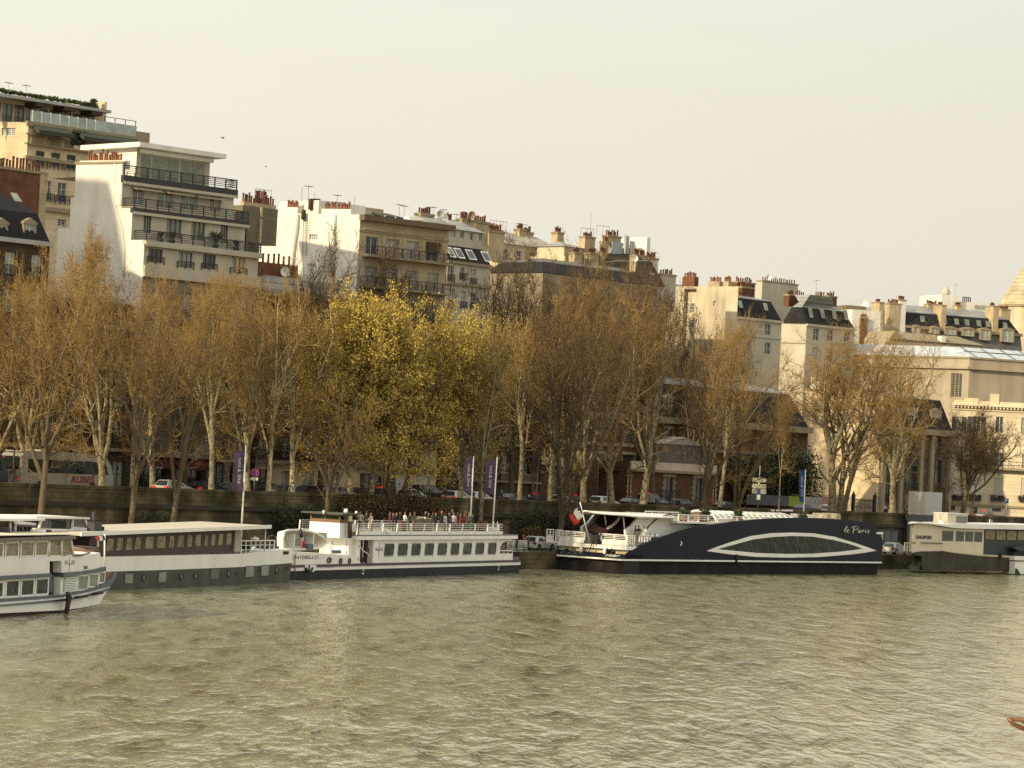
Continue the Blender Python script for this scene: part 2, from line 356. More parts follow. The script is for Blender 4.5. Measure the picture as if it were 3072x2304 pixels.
def railing(par, x0, x1, z0, z1, y, mt=IRON, bars=4, posts=8, vert=0, ends=0.0, name='railing', r=.03, T=None):
    b = MB(T)
    for i in range(bars):
        z = z0 + (z1 - z0) * (i + 1) / bars; k = r * (1.4 if i == bars - 1 else .8)
        b.box(x0, x1, y - k, y + k, z - k, z + k, mt)
        if ends: b.box(x0 - k, x0 + k, y, y + ends, z - k, z + k, mt); b.box(x1 - k, x1 + k, y, y + ends, z - k, z + k, mt)
    for i in range(posts + 1):
        x = x0 + (x1 - x0) * i / posts; b.box(x - r * 1.2, x + r * 1.2, y - r * 1.2 - .002, y + r * 1.2 + .002, z0 - .05, z1, mt)
    for i in range(vert):
        x = x0 + (x1 - x0) * (i + .5) / vert; b.box(x - .012, x + .012, y - .012, y + .012, z0, z1 - .01, mt)
    return b.build(name, par)
_pot = {}
def pots(par, xa, xb, y, z, n, hmin=.55, hmax=1.0, mt=POT, r=.14, T=None, dy=0.0):
    if mt.name not in _pot:
        b = MB(); b.lathe([(.16, 0), (.13, .1), (.11, .82), (.14, .84), (.13, 1.0)], (0, 0, 0), mt, 8); o = b.build('chimney_pot'); _pot[mt.name] = o.data; bpy.data.objects.remove(o)
    for i in range(n):
        o = bpy.data.objects.new('chimney_pot', _pot[mt.name]); COL.objects.link(o); o.parent = par
        x = xa + (xb - xa) * (i + .5) / n + random.uniform(-.08, .08)
        P = (x, y + random.uniform(-dy, dy), z) if T is None else T(x, y, z)
        o.location = P; k = r / .14; o.scale = (k, k, random.uniform(hmin, hmax))
def chimney(par, x0, x1, y0, y1, z0, z1, n=4, mt=CHIMS, cap=True, T=None, pm=POT, r=.15):
    b = MB(T); b.box(x0, x1, y0, y1, z0, z1, mt)
    if cap: b.box(x0 - .1, x1 + .1, y0 - .1, y1 + .1, z1 - .22, z1 + .06, TRIM)
    o = b.build('chimney', par)
    if n: pots(o, x0 + .1, x1 - .1, (y0 + y1) / 2, z1 + (.06 if cap else 0), n, mt=pm, T=T, r=r)
    return o
def antenna(par, x, y, z, h, kind=0):
    h *= .6
    b = MB(); b.tube([(x, y, z), (x, y, z + h)], .026, IRON, 4)
    if kind == 1:
        b.tube([(x - .55, y, z + h - .1), (x + .55, y, z + h - .1)], .022, IRON, 4)
        for i in range(6): b.tube([(x - .5 + i * .2, y - .3, z + h - .1), (x - .5 + i * .2, y + .3, z + h - .1)], .02, IRON, 4)
    if kind == 2:
        b.tube([(x - 1.4, y, z + h), (x + 1.4, y, z + h)], .03, IRON, 4); b.tube([(x + 1.4, y, z), (x + 1.4, y, z + h)], .03, IRON, 4); b.tube([(x - 1.4, y, z), (x - 1.4, y, z + h)], .03, IRON, 4)
    return b.build('antenna', par)
def dish(par, x, y, z, r, mt=None, az=-.5):
    mt = mt or PAINTW; b = MB()
    P = []
    for i in range(5):
        a = i / 4; row = []
        for j in range(15):
            t = 2 * math.pi * j / 14; lx, lz, ly = r * a * math.cos(t), r * a * math.sin(t), r * .35 * a * a
            row.append((x + lx * math.cos(az) - ly * math.sin(az) * -1, y - ly + lx * math.sin(az), z + lz))
        P.append(row)
    b.grid(P, mt); b.tube([(x, y + .02, z), (x, y + .25, z - r), (x, y + .25, z - r - .6)], .05, IRON, 5)
    return b.build('satellite_dish', par)

class Bd:
    def __init__(s, name, label, off, col, h, left=None, cat='building', z0=ZS, O=None, row=1400):
        s.f = Fr(O if O else street_pt(col[0], off, col[1]), h, z0); s.root = thing(name, label, cat, s.f)
        s.sd = sdir(h, left) if left is not None else (0, 1)
        wx = s.f.u * s.sd[0] + s.f.n * s.sd[1]
        s.sf = Fr(s.f.O, math.degrees(math.atan2(wx.y, wx.x)), z0)      # frame along the side wall
        s.w = MB()
    def X(s, p, y=0): return s.f.pl(p, y)[0]
    def Z(s, p, y=0): return s.f.pl(p, y)[1]
    def A(s, p): return s.sf.pl(p)                                       # (distance along the side wall, z)
    def TS(s): return lambda a, d, z: (a * s.sd[0] + d * s.sd[1], a * s.sd[1] - d * s.sd[0], z)    # side wall coordinates; d > 0 goes into the house
    def rects(s, k, L, y=0):
        out = []
        for x0, y0, x1, y1 in L:
            a, b = s.f.pl(k(x0, y0), y), s.f.pl(k(x1, y1), y); out.append((a[0], b[0], b[1], a[1]))
        return out
    def wins(s, holes, y=0, dep=.22, **kw):
        for a, b, c, d in holes: window(s.root, a, b, c, d, y + dep, **kw)
    def wall(s, name='wall'): o = s.w.build(name, s.root); s.w = MB(); return o
    def part(s, name, fn, T=None):
        b = MB(T); fn(b); return b.build(name, s.root)

# ---- white stepped terrace building (B3)
B = Bd('apartment_building', 'white stepped apartment block with black railed terraces and a blank sunlit side wall', 22, kA(1188, 1500), 46, 58)
r_ = B.root
a3 = 0.0; a2 = B.A(kA(1102, 1000))[0]; a1 = B.A(kA(1022, 700))[0]
y2, y1 = a2 * B.sd[1], a1 * B.sd[1]; x2, x1 = a2 * B.sd[0], a1 * B.sd[0]
y0_ = y1 + 3.2
zA = B.Z(kA(1200, 1300)); zB = B.Z(kA(1105, 1030), y2); zC = B.Z(kA(1030, 760), y1); zD = B.Z(kA(1130, 540), y0_)
xr3, xr2, xr1 = B.X(kA(2140, 1500)), B.X(kA(2040, 1100), y2), B.X(kA(1945, 850), y1)
h4 = B.rects(kA, [(1235, 1370, 1345, 1490), (1485, 1395, 1590, 1530), (1685, 1415, 1785, 1545), (1925, 1440, 2030, 1580)])
low = []
zz = zA - 5.0
while zz > 4:
    for a in range(4): low.append((xr3 * (a + .35) / 4, xr3 * (a + .35) / 4 + 1.3, zz - 1.7, zz)); 
    zz -= 3.0
gdo = [(1.0, 4.6, .1, 3.1), (5.2, 9.3, .1, 3.1), (10.0, 13.5, .1, 3.1)]
zmid = h4[0][2] - 1.6; B.w.facade(0, xr3, zmid, zA, h4, WHITE2, 0); B.w.facade(0, xr3, 3.6, zmid, [h for h in low if h[3] < zmid], mat('dim_render', (.22, .185, .13), .9, .2, .4, streak=.3), 0); B.w.facade(0, xr3, 0, 3.6, gdo, STONE2, 0, .5)  # lower floors: brownish tone with their shade put into the render colour
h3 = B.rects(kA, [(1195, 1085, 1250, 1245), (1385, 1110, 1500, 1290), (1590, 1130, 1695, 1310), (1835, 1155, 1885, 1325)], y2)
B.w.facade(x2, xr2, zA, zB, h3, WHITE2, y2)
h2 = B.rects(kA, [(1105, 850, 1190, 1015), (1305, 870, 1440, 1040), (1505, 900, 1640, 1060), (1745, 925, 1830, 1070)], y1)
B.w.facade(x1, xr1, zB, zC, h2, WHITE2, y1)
for (xa, xb, ya, yb, z) in ((0, xr3, 0, y2, zA), (x2, xr2, y2, y1, zB)): B.w.quad((xa, ya, z), (xb, ya, z), (xb, yb, z), (xa + (yb - ya) * B.sd[0] / B.sd[1], yb, z), WHITE2)
BLOCKER_H = B.A(kA(800, 960))[1] + 24.2
# blank side wall with stepped outline
T = B.TS(); sw = MB(T)
sa = [B.A(kA(*p)) for p in ((632, 672), (628, 940), (590, 940), (582, 1200), (480, 1203))]
L1, L2, L3 = sa[0][0], sa[2][0], sa[4][0]
ztop = B.A(kA(800, 668))[1]; zm1 = B.A(kA(590, 940))[1]; zm2 = B.A(kA(480, 1203))[1]
prof = [(0, 0), (0, zA), (a2, zA), (a2, zB), (a1, zB), (a1, ztop), (L1, ztop), (L1, zm1), (L2, zm1), (L2, zm2), (L3, zm2), (L3, 0)]
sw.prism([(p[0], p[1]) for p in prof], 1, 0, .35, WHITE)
sw.build('side_wall', r_)
def ridge(b):
    pts = [B.A(kA(*p)) for p in ((958, 668), (945, 800), (940, 960), (975, 1090), (1012, 1210), (1030, 1350), (1030, 1600))]
    pts = [(p[0], 0, p[1]) for p in pts]; b.tube(pts, .17, WHITE, 6)
    b.box(a1 + .1, a1 + 1.15, -.06, .05, zB + .2, ztop - .05, WHITE)
B.part('flue', ridge, T)
B.part('buttress', lambda b: b.add([(*((B.A(kA(823, 1050))[0]), -.02, B.A(kA(823, 1050))[1]),) if False else (B.A(kA(823, 1050))[0], -.02, B.A(kA(823, 1050))[1]), (B.A(kA(735, 1380))[0], -.02, B.A(kA(735, 1380))[1]), (B.A(kA(735, 1700))[0], -.02, 6), (B.A(kA(890, 1700))[0], -.02, 6), (B.A(kA(880, 1380))[0], -.02, B.A(kA(880, 1380))[1]), (B.A(kA(735, 1380))[0] - .1, -.5, B.A(kA(735, 1380))[1]), (B.A(kA(735, 1700))[0] - .1, -.5, 6)], [(0, 1, 5), (1, 2, 6, 5), (0, 5, 6, 3, 4)], WHITE), T)
B.part('side_coping', lambda b: (b.box(a1 - .1, L1 + .1, -.15, .5, ztop, ztop + .22, TRIM), b.box(a2 - .1, a1 - .11, -.1, .45, zB, zB + .12, TRIM), b.box(L1 + .11, L2 + .1, -.1, .45, zm1, zm1 + .12, TRIM)), T)
pr = MB(T); pr.box(a1 + .1, L1 - .1, .4, 1.2, ztop - .5, ztop + .4, WHITE); po = pr.build('chimney', r_); pots(po, a1 + .8, L1 - .9, .7, ztop + .4, 15, .6, 1.3, T=T)
# penthouse
xp0, xp1 = B.X(kA(1135, 600), y0_), B.X(kA(1740, 700), y0_); zr = B.Z(kA(1300, 560), y0_)
hp = B.rects(kA, [(1172, 590, 1258, 720), (1265, 605, 1385, 735), (1390, 620, 1490, 745), (1497, 640, 1592, 760), (1595, 650, 1700, 770)], y0_)
hp = [(a, b, zC + .15, zr - .5) for a, b, c, d in hp]
B.w.facade(xp0, xp1, zC, zr, hp, WHITE2, y0_, .15)
B.w.quad((x1, y1, zC), (xr1, y1, zC), (xr1, y0_ + 9, zC), (x1, y0_ + 9, zC), WHITE2)
B.w.box(xp0 - .01, xp0 + .25, y0_ + .01, y0_ + 8, zC + .01, zr, WHITE); B.w.box(xp1 - .2, xp1 + .01, y0_ + .01, y0_ + 8, zC + .01, zr, WHITE2)
for xr, y, za, zb in ((xr3, 0, 0, zA), (xr2, y2, zA, zB), (xr1, y1, zB, zC)): B.w.quad((xr, y, za), (xr, y + 14, za), (xr, y + 14, zb), (xr, y, zb), WHITE2)
B.wall()
B.wins(h4, dep=.2, frame=FRAMED, mull=2, bars=0); B.wins([h for h in low if h[3] < zmid], frame=FRAMEW); B.wins(h3, y2, .2, frame=FRAMED, mull=2, bars=0, gl=GLASSG); B.wins(h2, y1, .2, frame=FRAMEW, mull=1, bars=0, gl=GLASSG, curtain=False)
B.wins(hp, y0_, .14, frame=FRAMEW, mull=0, bars=0, gl=GLASSG, fw=.09)
B.wins(gdo, 0, .48, frame=FRAMED, mull=3, bars=1, curtain=False)
B.part('roof_slab', lambda b: b.box(xp0 - 1.0, xp1 + .9, y0_ - 1.6, y0_ + 8.4, zr, zr + .5, WHITE))
B.part('roof_fascia', lambda b: b.box(xp0 + .3, xp1 + .1, y0_ - .5, y0_ - .01, zr - .48, zr - .05, PAINTW))
for nm, xa, xb, y, z, hr in (('terrace_edge', x1 - .1, xr1 + .25, y1, zC, .75), ('terrace_edge', x2 - .1, xr2 + .25, y2, zB, .5), ('terrace_edge', -.05, xr3 + .2, 0, zA, .4)):
    B.part(nm, lambda b: (b.box(xa, xb, y - .35, y + .25, z - hr, z - .02, IRON if z > zA else WHITE2), b.box(xa, xb, y - .42, y - .352, z - hr - .2, z - hr + .1, WHITE2)))
    railing(r_, xa + .1, xb - .1, z + .02, z + 1.0, y - .2, bars=5, posts=10, ends=2.0, r=.042)
for a, b_, c, d in h4: railing(r_, a - .2, b_ + .2, c - .15, c + .55, -.12, bars=3, posts=2)
B.part('string_course', lambda b: b.box(-.02, xr3 + .12, -.35, -.002, h4[0][2] - 1.6, h4[0][2] - .45, WHITE2))
B.part('string_course', lambda b: b.box(-.02, xr3 + .1, -.3, -.003, 3.5, 4.0, TRIM))
for i in range(4):
    B.part('awning', lambda b: b.prism([(y1 - .01, zC - 1.1), (y1 - .9, zC - 1.35), (y1 - .9, zC - 1.42), (y1 - .01, zC - 1.2)], 0, x1 + 1.2 + i * 4.3, x1 + 4.9 + i * 4.3, TRIM)) if i < 3 else None
# restaurant front on the ground floor
B.part('awning', lambda b: b.prism([(-.02, 3.4), (-1.3, 2.55), (-1.3, 2.3), (-.02, 2.8)], 0, .8, 4.8, RED))
B.part('awning', lambda b: b.prism([(-.02, 3.4), (-1.3, 2.55), (-1.3, 2.3), (-.02, 2.8)], 0, 5.1, 9.6, RED))
lettering('NEW YORK', 'lettering', r_, PAINTW, .62, lambda x, y: (5.2 + x, -.34, 3.6 + y), width=3.6)
lettering('BUFFET', 'lettering', r_, PAINTW, .3, lambda x, y: (1.6 + x, -1.33, 2.31 + y), width=1.4)
palm = MB()
def plant_tuft(b, x, y, z, h, n, mt, w=.12):
    for i in range(n):
        t = random.uniform(0, 6.28); k = random.uniform(.3, .9) * h; zz = z + h * random.uniform(.5, 1)
        p = Vector((x, y, z)); q_ = Vector((x + k * math.cos(t), y + k * math.sin(t), zz)); e = Vector((-math.sin(t), math.cos(t), 0)) * w
        m_ = (p + q_) / 2 + Vector((0, 0, h * .3))
        b.add([tuple(p), tuple(m_ + e), tuple(q_), tuple(m_ - e)], [(0, 1, 2, 3)], mt)
EVER = mat('evergreen_leaf', (.035, .05, .015), .7, .5, 3)
for cx_, kk, yy_, zz_ in ((1790, 1.5, 1.0, zA), (1960, .8, 1.0, zA), (1330, .8, 1.0, zA), (1440, .9, 1.2, zA)):
    pb = thing('potted_plant', {1790: 'spiky potted palm on the lowest railed terrace of the white stepped block', 1960: 'small potted shrub right of the spiky palm on the white block terrace', 1330: 'leftmost small potted bush on the lowest railed terrace of the white block', 1440: 'round potted bush between small bush and palm on the white block terrace'}[cx_], 'plant', Fr(B.f.w(B.X(kA(cx_, 1320), 1.0), yy_)[:2], 38, ZS + zz_))
    b_ = MB(); b_.lathe([(.25, 0), (.32, .45), (.3, .45)], (0, 0, 0), IRON, 10); b_.build('pot', pb)
    b_ = MB(); plant_tuft(b_, 0, 0, .4, kk * 1.1, 46, EVER, .09); b_.build('foliage', pb)
pr = chimney(r_, xr1 - 4.2, xr1 - .1, y1 + 5, y1 + 5.6, zC, zC + 1.5, 8, WHITE2, r=.17)

# ---- big stone block behind (B2)
B = Bd('apartment_building', 'tall beige stone block with glass balustrade and ivy pergola on its roof', 62, kA(205, 900), 47, 64)
r_ = B.root; zt = B.Z(kA(205, 315)); xr = B.X(kA(1128, 440)); xw = B.X(kA(1240, 400))
rows = [(320, 385, 370, 455), (447, 405, 497, 470), (668, 430, 708, 500), (840, 455, 893, 525), (995, 480, 1045, 535), (300, 565, 360, 690), (428, 580, 490, 700), (556, 597, 618, 715), (378, 805, 418, 970), (482, 820, 545, 990), (480, 1125, 545, 1190)]
hl = B.rects(kA, rows); B.w.facade(0, xr, 0, zt, hl, STONEL, 0); B.w.quad((xr, 0, 0), (xr, 16, 0), (xr, 16, zt), (xr, 0, zt), STONEL)
T = B.TS(); B.w.quad((0, 0, zt), (xr, 0, zt), (xr, 16, zt), (12 * B.sd[0], 16, zt), TRIM); B.wall()
B.wins(hl, mull=1, bars=2)
s2 = MB(T); hs = []
for p, p2 in (((15, 370), (125, 432)), ((-60, 375), (-20, 440))):
    a, b_ = B.A(kA(*p2)), B.A(kA(*p)); hs.append((a[0], b_[0], a[1], b_[1]))
s2.facade(0, 14, 0, zt, hs, STONEL); s2.build('side_wall', r_)
for a, b_, c, d in hs: window(r_, a, b_, c, d, .22, T=T, mull=2, bars=3)
zl = B.Z(kA(205, 490)); zl2 = B.Z(kA(300, 740))
B.part('balustrade', lambda b: [b.box(-.5, xr, -.5, -.001, zl - .2, zl, TRIM), b.box(-.5, xr, -.45, -.2, zl + .95, zl + 1.1, TRIM)] + [b.box(x * .3 - .4, x * .3 - .27, -.4, -.25, zl, zl + .95, TRIM) for x in range(int(xr / .3)) if x % 9 > 1])
B.part('cornice', lambda b: (b.box(-.4, xr, -.35, -.002, zt - .5, zt + .1, TRIM), b.box(-.3, xr, -.3, -.002, zl - 1.9, zl - 1.5, TRIM)))
B.part('cornice', lambda b: (b.box(-.3, xr, -.4, -.002, B.Z(kA(400, 1040)) - .3, B.Z(kA(400, 1040)) + .2, TRIM),))
for a, b_ in (((265, 330), (550, 385)), ((635, 385), (1128, 470))):
    B.part('awning', lambda b: b.prism([(-.36, zt - .25), (-1.5, zt - .9), (-1.5, zt - 1.4), (-.36, zt - .8)], 0, B.X(kA(*a)), B.X(kA(*b_)), AWN))
for i in range(5, 10):
    a, b_, c, d = hl[i]; railing(r_, a - .4, b_ + .4, c - .2, c + .75, -.25, bars=2, posts=3, vert=12)
    B.part('awning', lambda b: b.box(a, b_, -.06, .1, d - .35, d + .1, AWN)) if i < 8 else None
# rooftop storey
zg = zt + 1.4
GB = glass('balustrade_glass', (.35, .40, .36), 0, rough=.05)
B.part('glass_balustrade', lambda b: [b.box(.2, xr, -.05, -.03, zt + .12, zg, GB)] + [b.box(x, x + .12, -.12, -.051, zt + .1, zg + .03, PAINTW) for x in np.arange(.4, xr * .65, 1.35)])
xq = B.X(kA(880, 300), 3.5); zs = B.Z(kA(400, 190), 3.5)
hq = [(x, x + 1.5, zt + .15, zs - .4) for x in np.arange(-3, xq - 2, 1.75)]
B.w.facade(-7, xq, zt, zs, hq, STONEL, 3.5, .15); B.w.box(xq - .3, xq, 3.51, 12, zt, zs + 1.6, STONEL); B.wall('penthouse_wall')
for h_ in hq: window(r_, *h_, 3.64, frame=FRAMED, gl=GLASSG, mull=1, bars=0)
B.part('roof_canopy', lambda b: [b.box(-7, B.X(kA(910, 255), 1.5), 1.2, 11, zs, zs + .35, ZINCP)] + [b.box(x, x + 1.6, 1.3, 4, zs - .5, zs - .01, STONE2) for x in np.arange(2, xq, 4.2)])
def ivy_blob(b, x0, x1, y, z0, z1, n, mt, sz=.22, dy=.5):
    for i in range(n):
        x, z = random.uniform(x0, x1), random.uniform(z0, z1); yy = y + random.uniform(-dy, dy); s = sz * random.uniform(.5, 1.2)
        v = [Vector((random.uniform(-1, 1), random.uniform(-1, 1), random.uniform(-1, 1))) * s for _ in range(2)]
        c = Vector((x, yy, z)); b.add([tuple(c + v[0]), tuple(c + v[1]), tuple(c - v[0]), tuple(c - v[1])], [(0, 1, 2, 3)], mt)
zi = B.Z(kA(400, 135), 3.5); IVY = mat('ivy_leaf', (.07, .08, .025), .7, .5, 2)
B.part('roof_wall', lambda b: b.box(-7, B.X(kA(800, 190), 3.5), 4.1, 10, zs + .35, zi - .1, STONEL))
B.part('ivy', lambda b: (ivy_blob(b, -7, B.X(kA(820, 190), 3.5), 3.9, zs + .9, zi + .35, 900, IVY, .28, .3), ivy_blob(b, B.X(kA(765, 190), 3.5), B.X(kA(822, 190), 3.5), 3.9, zs + .3, zi + .9, 200, IVY, .28, .3)))
dz = B.Z(kA(610, 160), 6); dx = B.X(kA(614, 150), 6); rd = (B.X(kA(665, 150), 6) - B.X(kA(562, 150), 6)) / 2
B.part('roof_dome', lambda b: b.lathe([(rd * math.cos(t), rd * .75 * math.sin(t)) for t in np.linspace(0, 1.5, 7)], (dx, 6 + rd, dz - .6), WHITE2, 20))
B.part('rooftop_box', lambda b: b.box(B.X(kA(697, 170), 5), B.X(kA(770, 170), 5), 5, 8, zi - .3, B.Z(kA(700, 152), 5), WHITE))
B.part('rooftop_box', lambda b: b.box(B.X(kA(828, 200), 5), B.X(kA(884, 200), 5), 5, 8, zt, B.Z(kA(830, 188), 5), STONEL))
zc = B.Z(kA(1120, 395)); B.part('chimney', lambda b: b.box(xr + .01, xw, -.1, 7, 0, zc, TRIM))
B.part('trellis', lambda b: [b.box(xr * .72 + i * 1.6, xr * .72 + i * 1.6 + .07, .5, .57, zt, zt + 2.1, IRON) for i in range(4)] + [b.box(xr * .72, xr * .72 + 5, .5, .57, zt + 2.03, zt + 2.1, IRON)])
for i, px in enumerate((15, 70, 115, 215)): antenna(r_, B.X(kA(px, 80), 6), 6, zi - .2, 2.2 + (i % 2), i % 2)
pb = thing('potted_plant', 'dark bush in a planter on the stone balustrade of the tall beige block', 'plant', Fr(B.f.w(B.X(kA(630, 470)), -.3)[:2], 47, ZS + zl))
b_ = MB(); b_.box(-.7, .7, -.25, .25, 0, .45, STONEL); b_.build('planter', pb); b_ = MB(); ivy_blob(b_, -1, 1, 0, .4, 2.3, 260, EVER, .25, .4); b_.build('foliage', pb)

# ---- slate mansard house at the left edge (B1)
def mansard(b, x0, x1, y0, y1, ze, zb, zr, i1, i2, lo, hi, left=True, right=True):
    L = i1 if left else 0; Rr = i1 if right else 0; L2 = i2 if left else 0; R2 = i2 if right else 0
    A = [(x0, y0, ze), (x1, y0, ze), (x1, y1, ze), (x0, y1, ze)]
    M_ = [(x0 + L, y0 + i1, zb), (x1 - Rr, y0 + i1, zb), (x1 - Rr, y1 - i1, zb), (x0 + L, y1 - i1, zb)]
    T_ = [(x0 + L2, y0 + i2, zr), (x1 - R2, y0 + i2, zr), (x1 - R2, y1 - i2, zr), (x0 + L2, y1 - i2, zr)]
    for P, Q, m_ in ((A, M_, lo), (M_, T_, hi)):
        for i in range(4): b.quad(P[i], P[(i + 1) % 4], Q[(i + 1) % 4], Q[i], m_)
    b.quad(*T_, hi)
def dormer(par, x0, x1, z0, z1, y, back, mt=TRIM, fw=.18, ped=True, gl=GLASS):
    b = MB(); b.box(x0 - fw, x0, y, back, z0, z1, mt); b.box(x1, x1 + fw, y, back, z0, z1, mt); b.box(x0 - fw - .08, x1 + fw + .08, y - .08, back, z1, z1 + .2, mt)
    if ped: b.prism([(x0 - fw - .1, z1 + .2), (x1 + fw + .1, z1 + .2), ((x0 + x1) / 2, z1 + .65)], 1, y - .06, back, mt)
    o = b.build('dormer', par); window(o, x0, x1, z0, z1, y + .12, gl=gl); return o
B = Bd('apartment_building', 'dark slate mansard house with stone dormers and a brick chimney wall', 22, kA(400, 1600), 48, 60)
r_ = B.root; ze = B.Z(kA(395, 1325)); D1 = 2.2
zb = ze + (B.Z(kA(330, 1085), 1.0) - ze); zr = B.Z(kA(165, 820), 4)
wx0 = -24.0
hl = [(x, x + 1.25, z, z + 2.1) for x in np.arange(-22, -1.2, 3.3) for z in (ze - 3.4, ze - 7.1, ze - 10.8, ze - 14.2) if z > 4.5]
hg = [(x, x + 2.0, .2, 3.0) for x in np.arange(-22, -2, 3.3)]
B.w.facade(wx0, 0, 3.9, ze, hl, STONE2, 0); B.w.facade(wx0, 0, 0, 3.9, hg, STONE2, 0, .3); B.w.quad((0, 0, 0), (0, 13, 0), (0, 13, ze), (0, 0, ze), STONE2); B.wall()
B.wins(hl, bars=2); B.wins(hg, 0, .28, frame=FRAMED, mull=2)
B.part('roof', lambda b: mansard(b, wx0, 0, 0, 13, ze + .1, zb, zr, 1.0, 5.5, SLATE, SLATE))
B.part('cornice', lambda b: (b.box(wx0, .25, -.45, .3, ze - .35, ze + .1, ZINCP), b.box(wx0, .1, -.2, -.002, 3.8, 4.15, TRIM)))
for cx_ in (10, 245):
    a, b_ = B.f.pl(kA(cx_ - 38, 1165), .3), B.f.pl(kA(cx_ + 38, 1300), .3); dormer(r_, a[0], b_[0], ze + .3, a[1], .25, 2.4)
B.part('skylight', lambda b: b.quad((B.X(kA(105, 910), 3), 2.6, B.Z(kA(105, 960), 3) - .2), (B.X(kA(170, 910), 3), 2.6, B.Z(kA(105, 960), 3) - .2), (B.X(kA(150, 910), 3), 3.2, B.Z(kA(105, 905), 3)), (B.X(kA(95, 910), 3), 3.2, B.Z(kA(105, 905), 3)), GLASSP))
for h_ in hl[::2]: railing(r_, h_[0] - .1, h_[1] + .1, h_[2] - .1, h_[2] + .85, -.15, bars=2, posts=2, vert=9)
yb = 7.5; xa, xb = B.X(kA(80, 800), yb), B.X(kA(330, 800), yb); zbk = B.Z(kA(200, 735), yb)
o = B.part('chimney_wall', lambda b: (b.box(xa - 8, xb, yb, yb + .7, ze + 1, zbk, BRICK), b.box(xb + .001, B.X(kA(388, 800), yb), yb - .1, yb + .8, 0, zbk, CHIMS), b.box(xa - 8, B.X(kA(388, 800), yb) + .1, yb - .15, yb + .85, zbk + .001, zbk + .25, TRIM)))
pots(o, xa - 2, xb + .3, yb + .35, zbk + .25, 15, .7, 1.25)

# ---- unseen block added outside the frame to shadow the white side wall
B = Bd('apartment_building', 'unseen tall block added beyond the left edge to shade the white side wall', 0, (0, 1400), 48, O=(-104, 255))
hh_ = BLOCKER_H + 1.5; hl = [(x, x + 1.3, z, z + 2.1) for x in np.arange(2, 18, 4) for z in np.arange(4.5, hh_ - 3, 3.4)]
B.w.facade(0, 20, 0, hh_, hl, STONE); B.w.box(0, 20, .4, 15, 0, hh_ - .01, STONE); B.wall(); B.wins(hl)
B.part('roof', lambda b: mansard(b, 0, 20, 0, 15, hh_, hh_ + 2.5, hh_ + 3.5, 1, 5, SLATE, ZINC))
# ---- block between the mansard house and the white one
B = Bd('apartment_building', 'low dark stone block between the slate mansard house and the white stepped one', 23.5, kA(410, 1600), 50)
r_ = B.root; xr = B.X(kA(1175, 2300)); zt = B.Z(q(200, 700))
hl = [(x, x + 1.2, z, z + 2.2) for x in np.arange(1.0, xr - 1.5, 2.9) for z in np.arange(4.9, zt - 2.6, 3.6)]
hg = [(x, x + 1.6, .3, 2.9) for x in np.arange(1.2, xr - 2, 2.9)]
B.w.facade(0, xr, 4.0, zt, hl, STONE2); B.w.facade(0, xr, 0, 4.0, hg, STONE2, 0, .3); B.w.quad((0, 0, 0), (0, 12, 0), (0, 12, zt), (0, 0, zt), STONE2); B.w.quad((xr, 0, 0), (xr, 12, 0), (xr, 12, zt), (xr, 0, zt), STONE2); B.wall()
B.wins(hl, bars=2); B.wins(hg, 0, .28, frame=FRAMED)
B.part('roof', lambda b: mansard(b, 0, xr, 0, 12, zt + .1, zt + 2.4, zt + 3.0, .8, 3, SLATE, ZINC))
B.part('cornice', lambda b: (b.box(-.1, xr + .1, -.5, -.002, zt - .4, zt + .1, TRIM), b.box(-.1, xr + .1, -.25, -.002, 3.85, 4.2, TRIM)))
for h_ in hl[::3]: railing(r_, h_[0] - .1, h_[1] + .1, h_[2] - .1, h_[2] + .85, -.15, bars=2, posts=2, vert=9)

# ---- street block with light ground floor (E)
B = Bd('apartment_building', 'dark stone apartment house with pale ground floor beside the white stepped block', 22.5, kW(35, 1500), 47)
r_ = B.root; xr = B.X(kW(800, 1450)); zt = B.Z(q(680, 640)); zg = B.Z(kW(440, 1362))
hg = B.rects(kW, [(50, 1400, 150, 1585), (265, 1415, 318, 1560), (440, 1415, 527, 1560), (650, 1420, 737, 1565)])
h1 = B.rects(kW, [(80, 1130, 130, 1285), (268, 1150, 330, 1300), (450, 1145, 512, 1310), (650, 1140, 712, 1315)])
hl = list(h1); dz = 3.5
z = h1[0][3] + 1.2
while z + 2.4 < zt: hl += [(a, b, z, z + 2.1) for a, b, c, d in h1]; z += dz
B.w.facade(0, xr, zg, zt, hl, STONE2); B.w.facade(0, xr, 0, zg, hg, STONEL, 0, .35); B.w.quad((0, 0, 0), (0, 12, 0), (0, 12, zt), (0, 0, zt), STONE2); B.w.quad((xr, 0, 0), (xr, 12, 0), (xr, 12, zt), (xr, 0, zt), STONE2); B.wall()
B.wins(hl, bars=2); B.wins(hg[1:], 0, .33, mull=1, bars=1); window(r_, *hg[0], .33, frame=FRAMED, mull=1, bars=1, gl=GLASS, curtain=False, name='door')
B.part('string_course', lambda b: b.box(-.1, xr + .1, -.45, -.002, zg - .1, zg + .3, TRIM)); B.part('cornice', lambda b: b.box(-.1, xr + .1, -.5, -.002, zt - .4, zt + .15, TRIM))
B.part('roof', lambda b: mansard(b, 0, xr, 0, 12, zt + .15, zt + 1.6, zt + 2.0, .6, 3, ZINC, ZINC))
for h_ in hl: railing(r_, h_[0] - .35, h_[1] + .35, h_[2] - .05, h_[2] + .9, -.3, bars=2, posts=2, vert=14)
o = B.part('parapet', lambda b: b.box(.2, xr * .55, 3, 3.6, zt + 1, zt + 3.4, BRICK)); pots(o, .5, xr * .5, 3.3, zt + 3.4, 8, .8, 1.3)
dish(r_, B.X(kB(268, 870), 3), 2.6, B.Z(kB(268, 872), 3), .55)

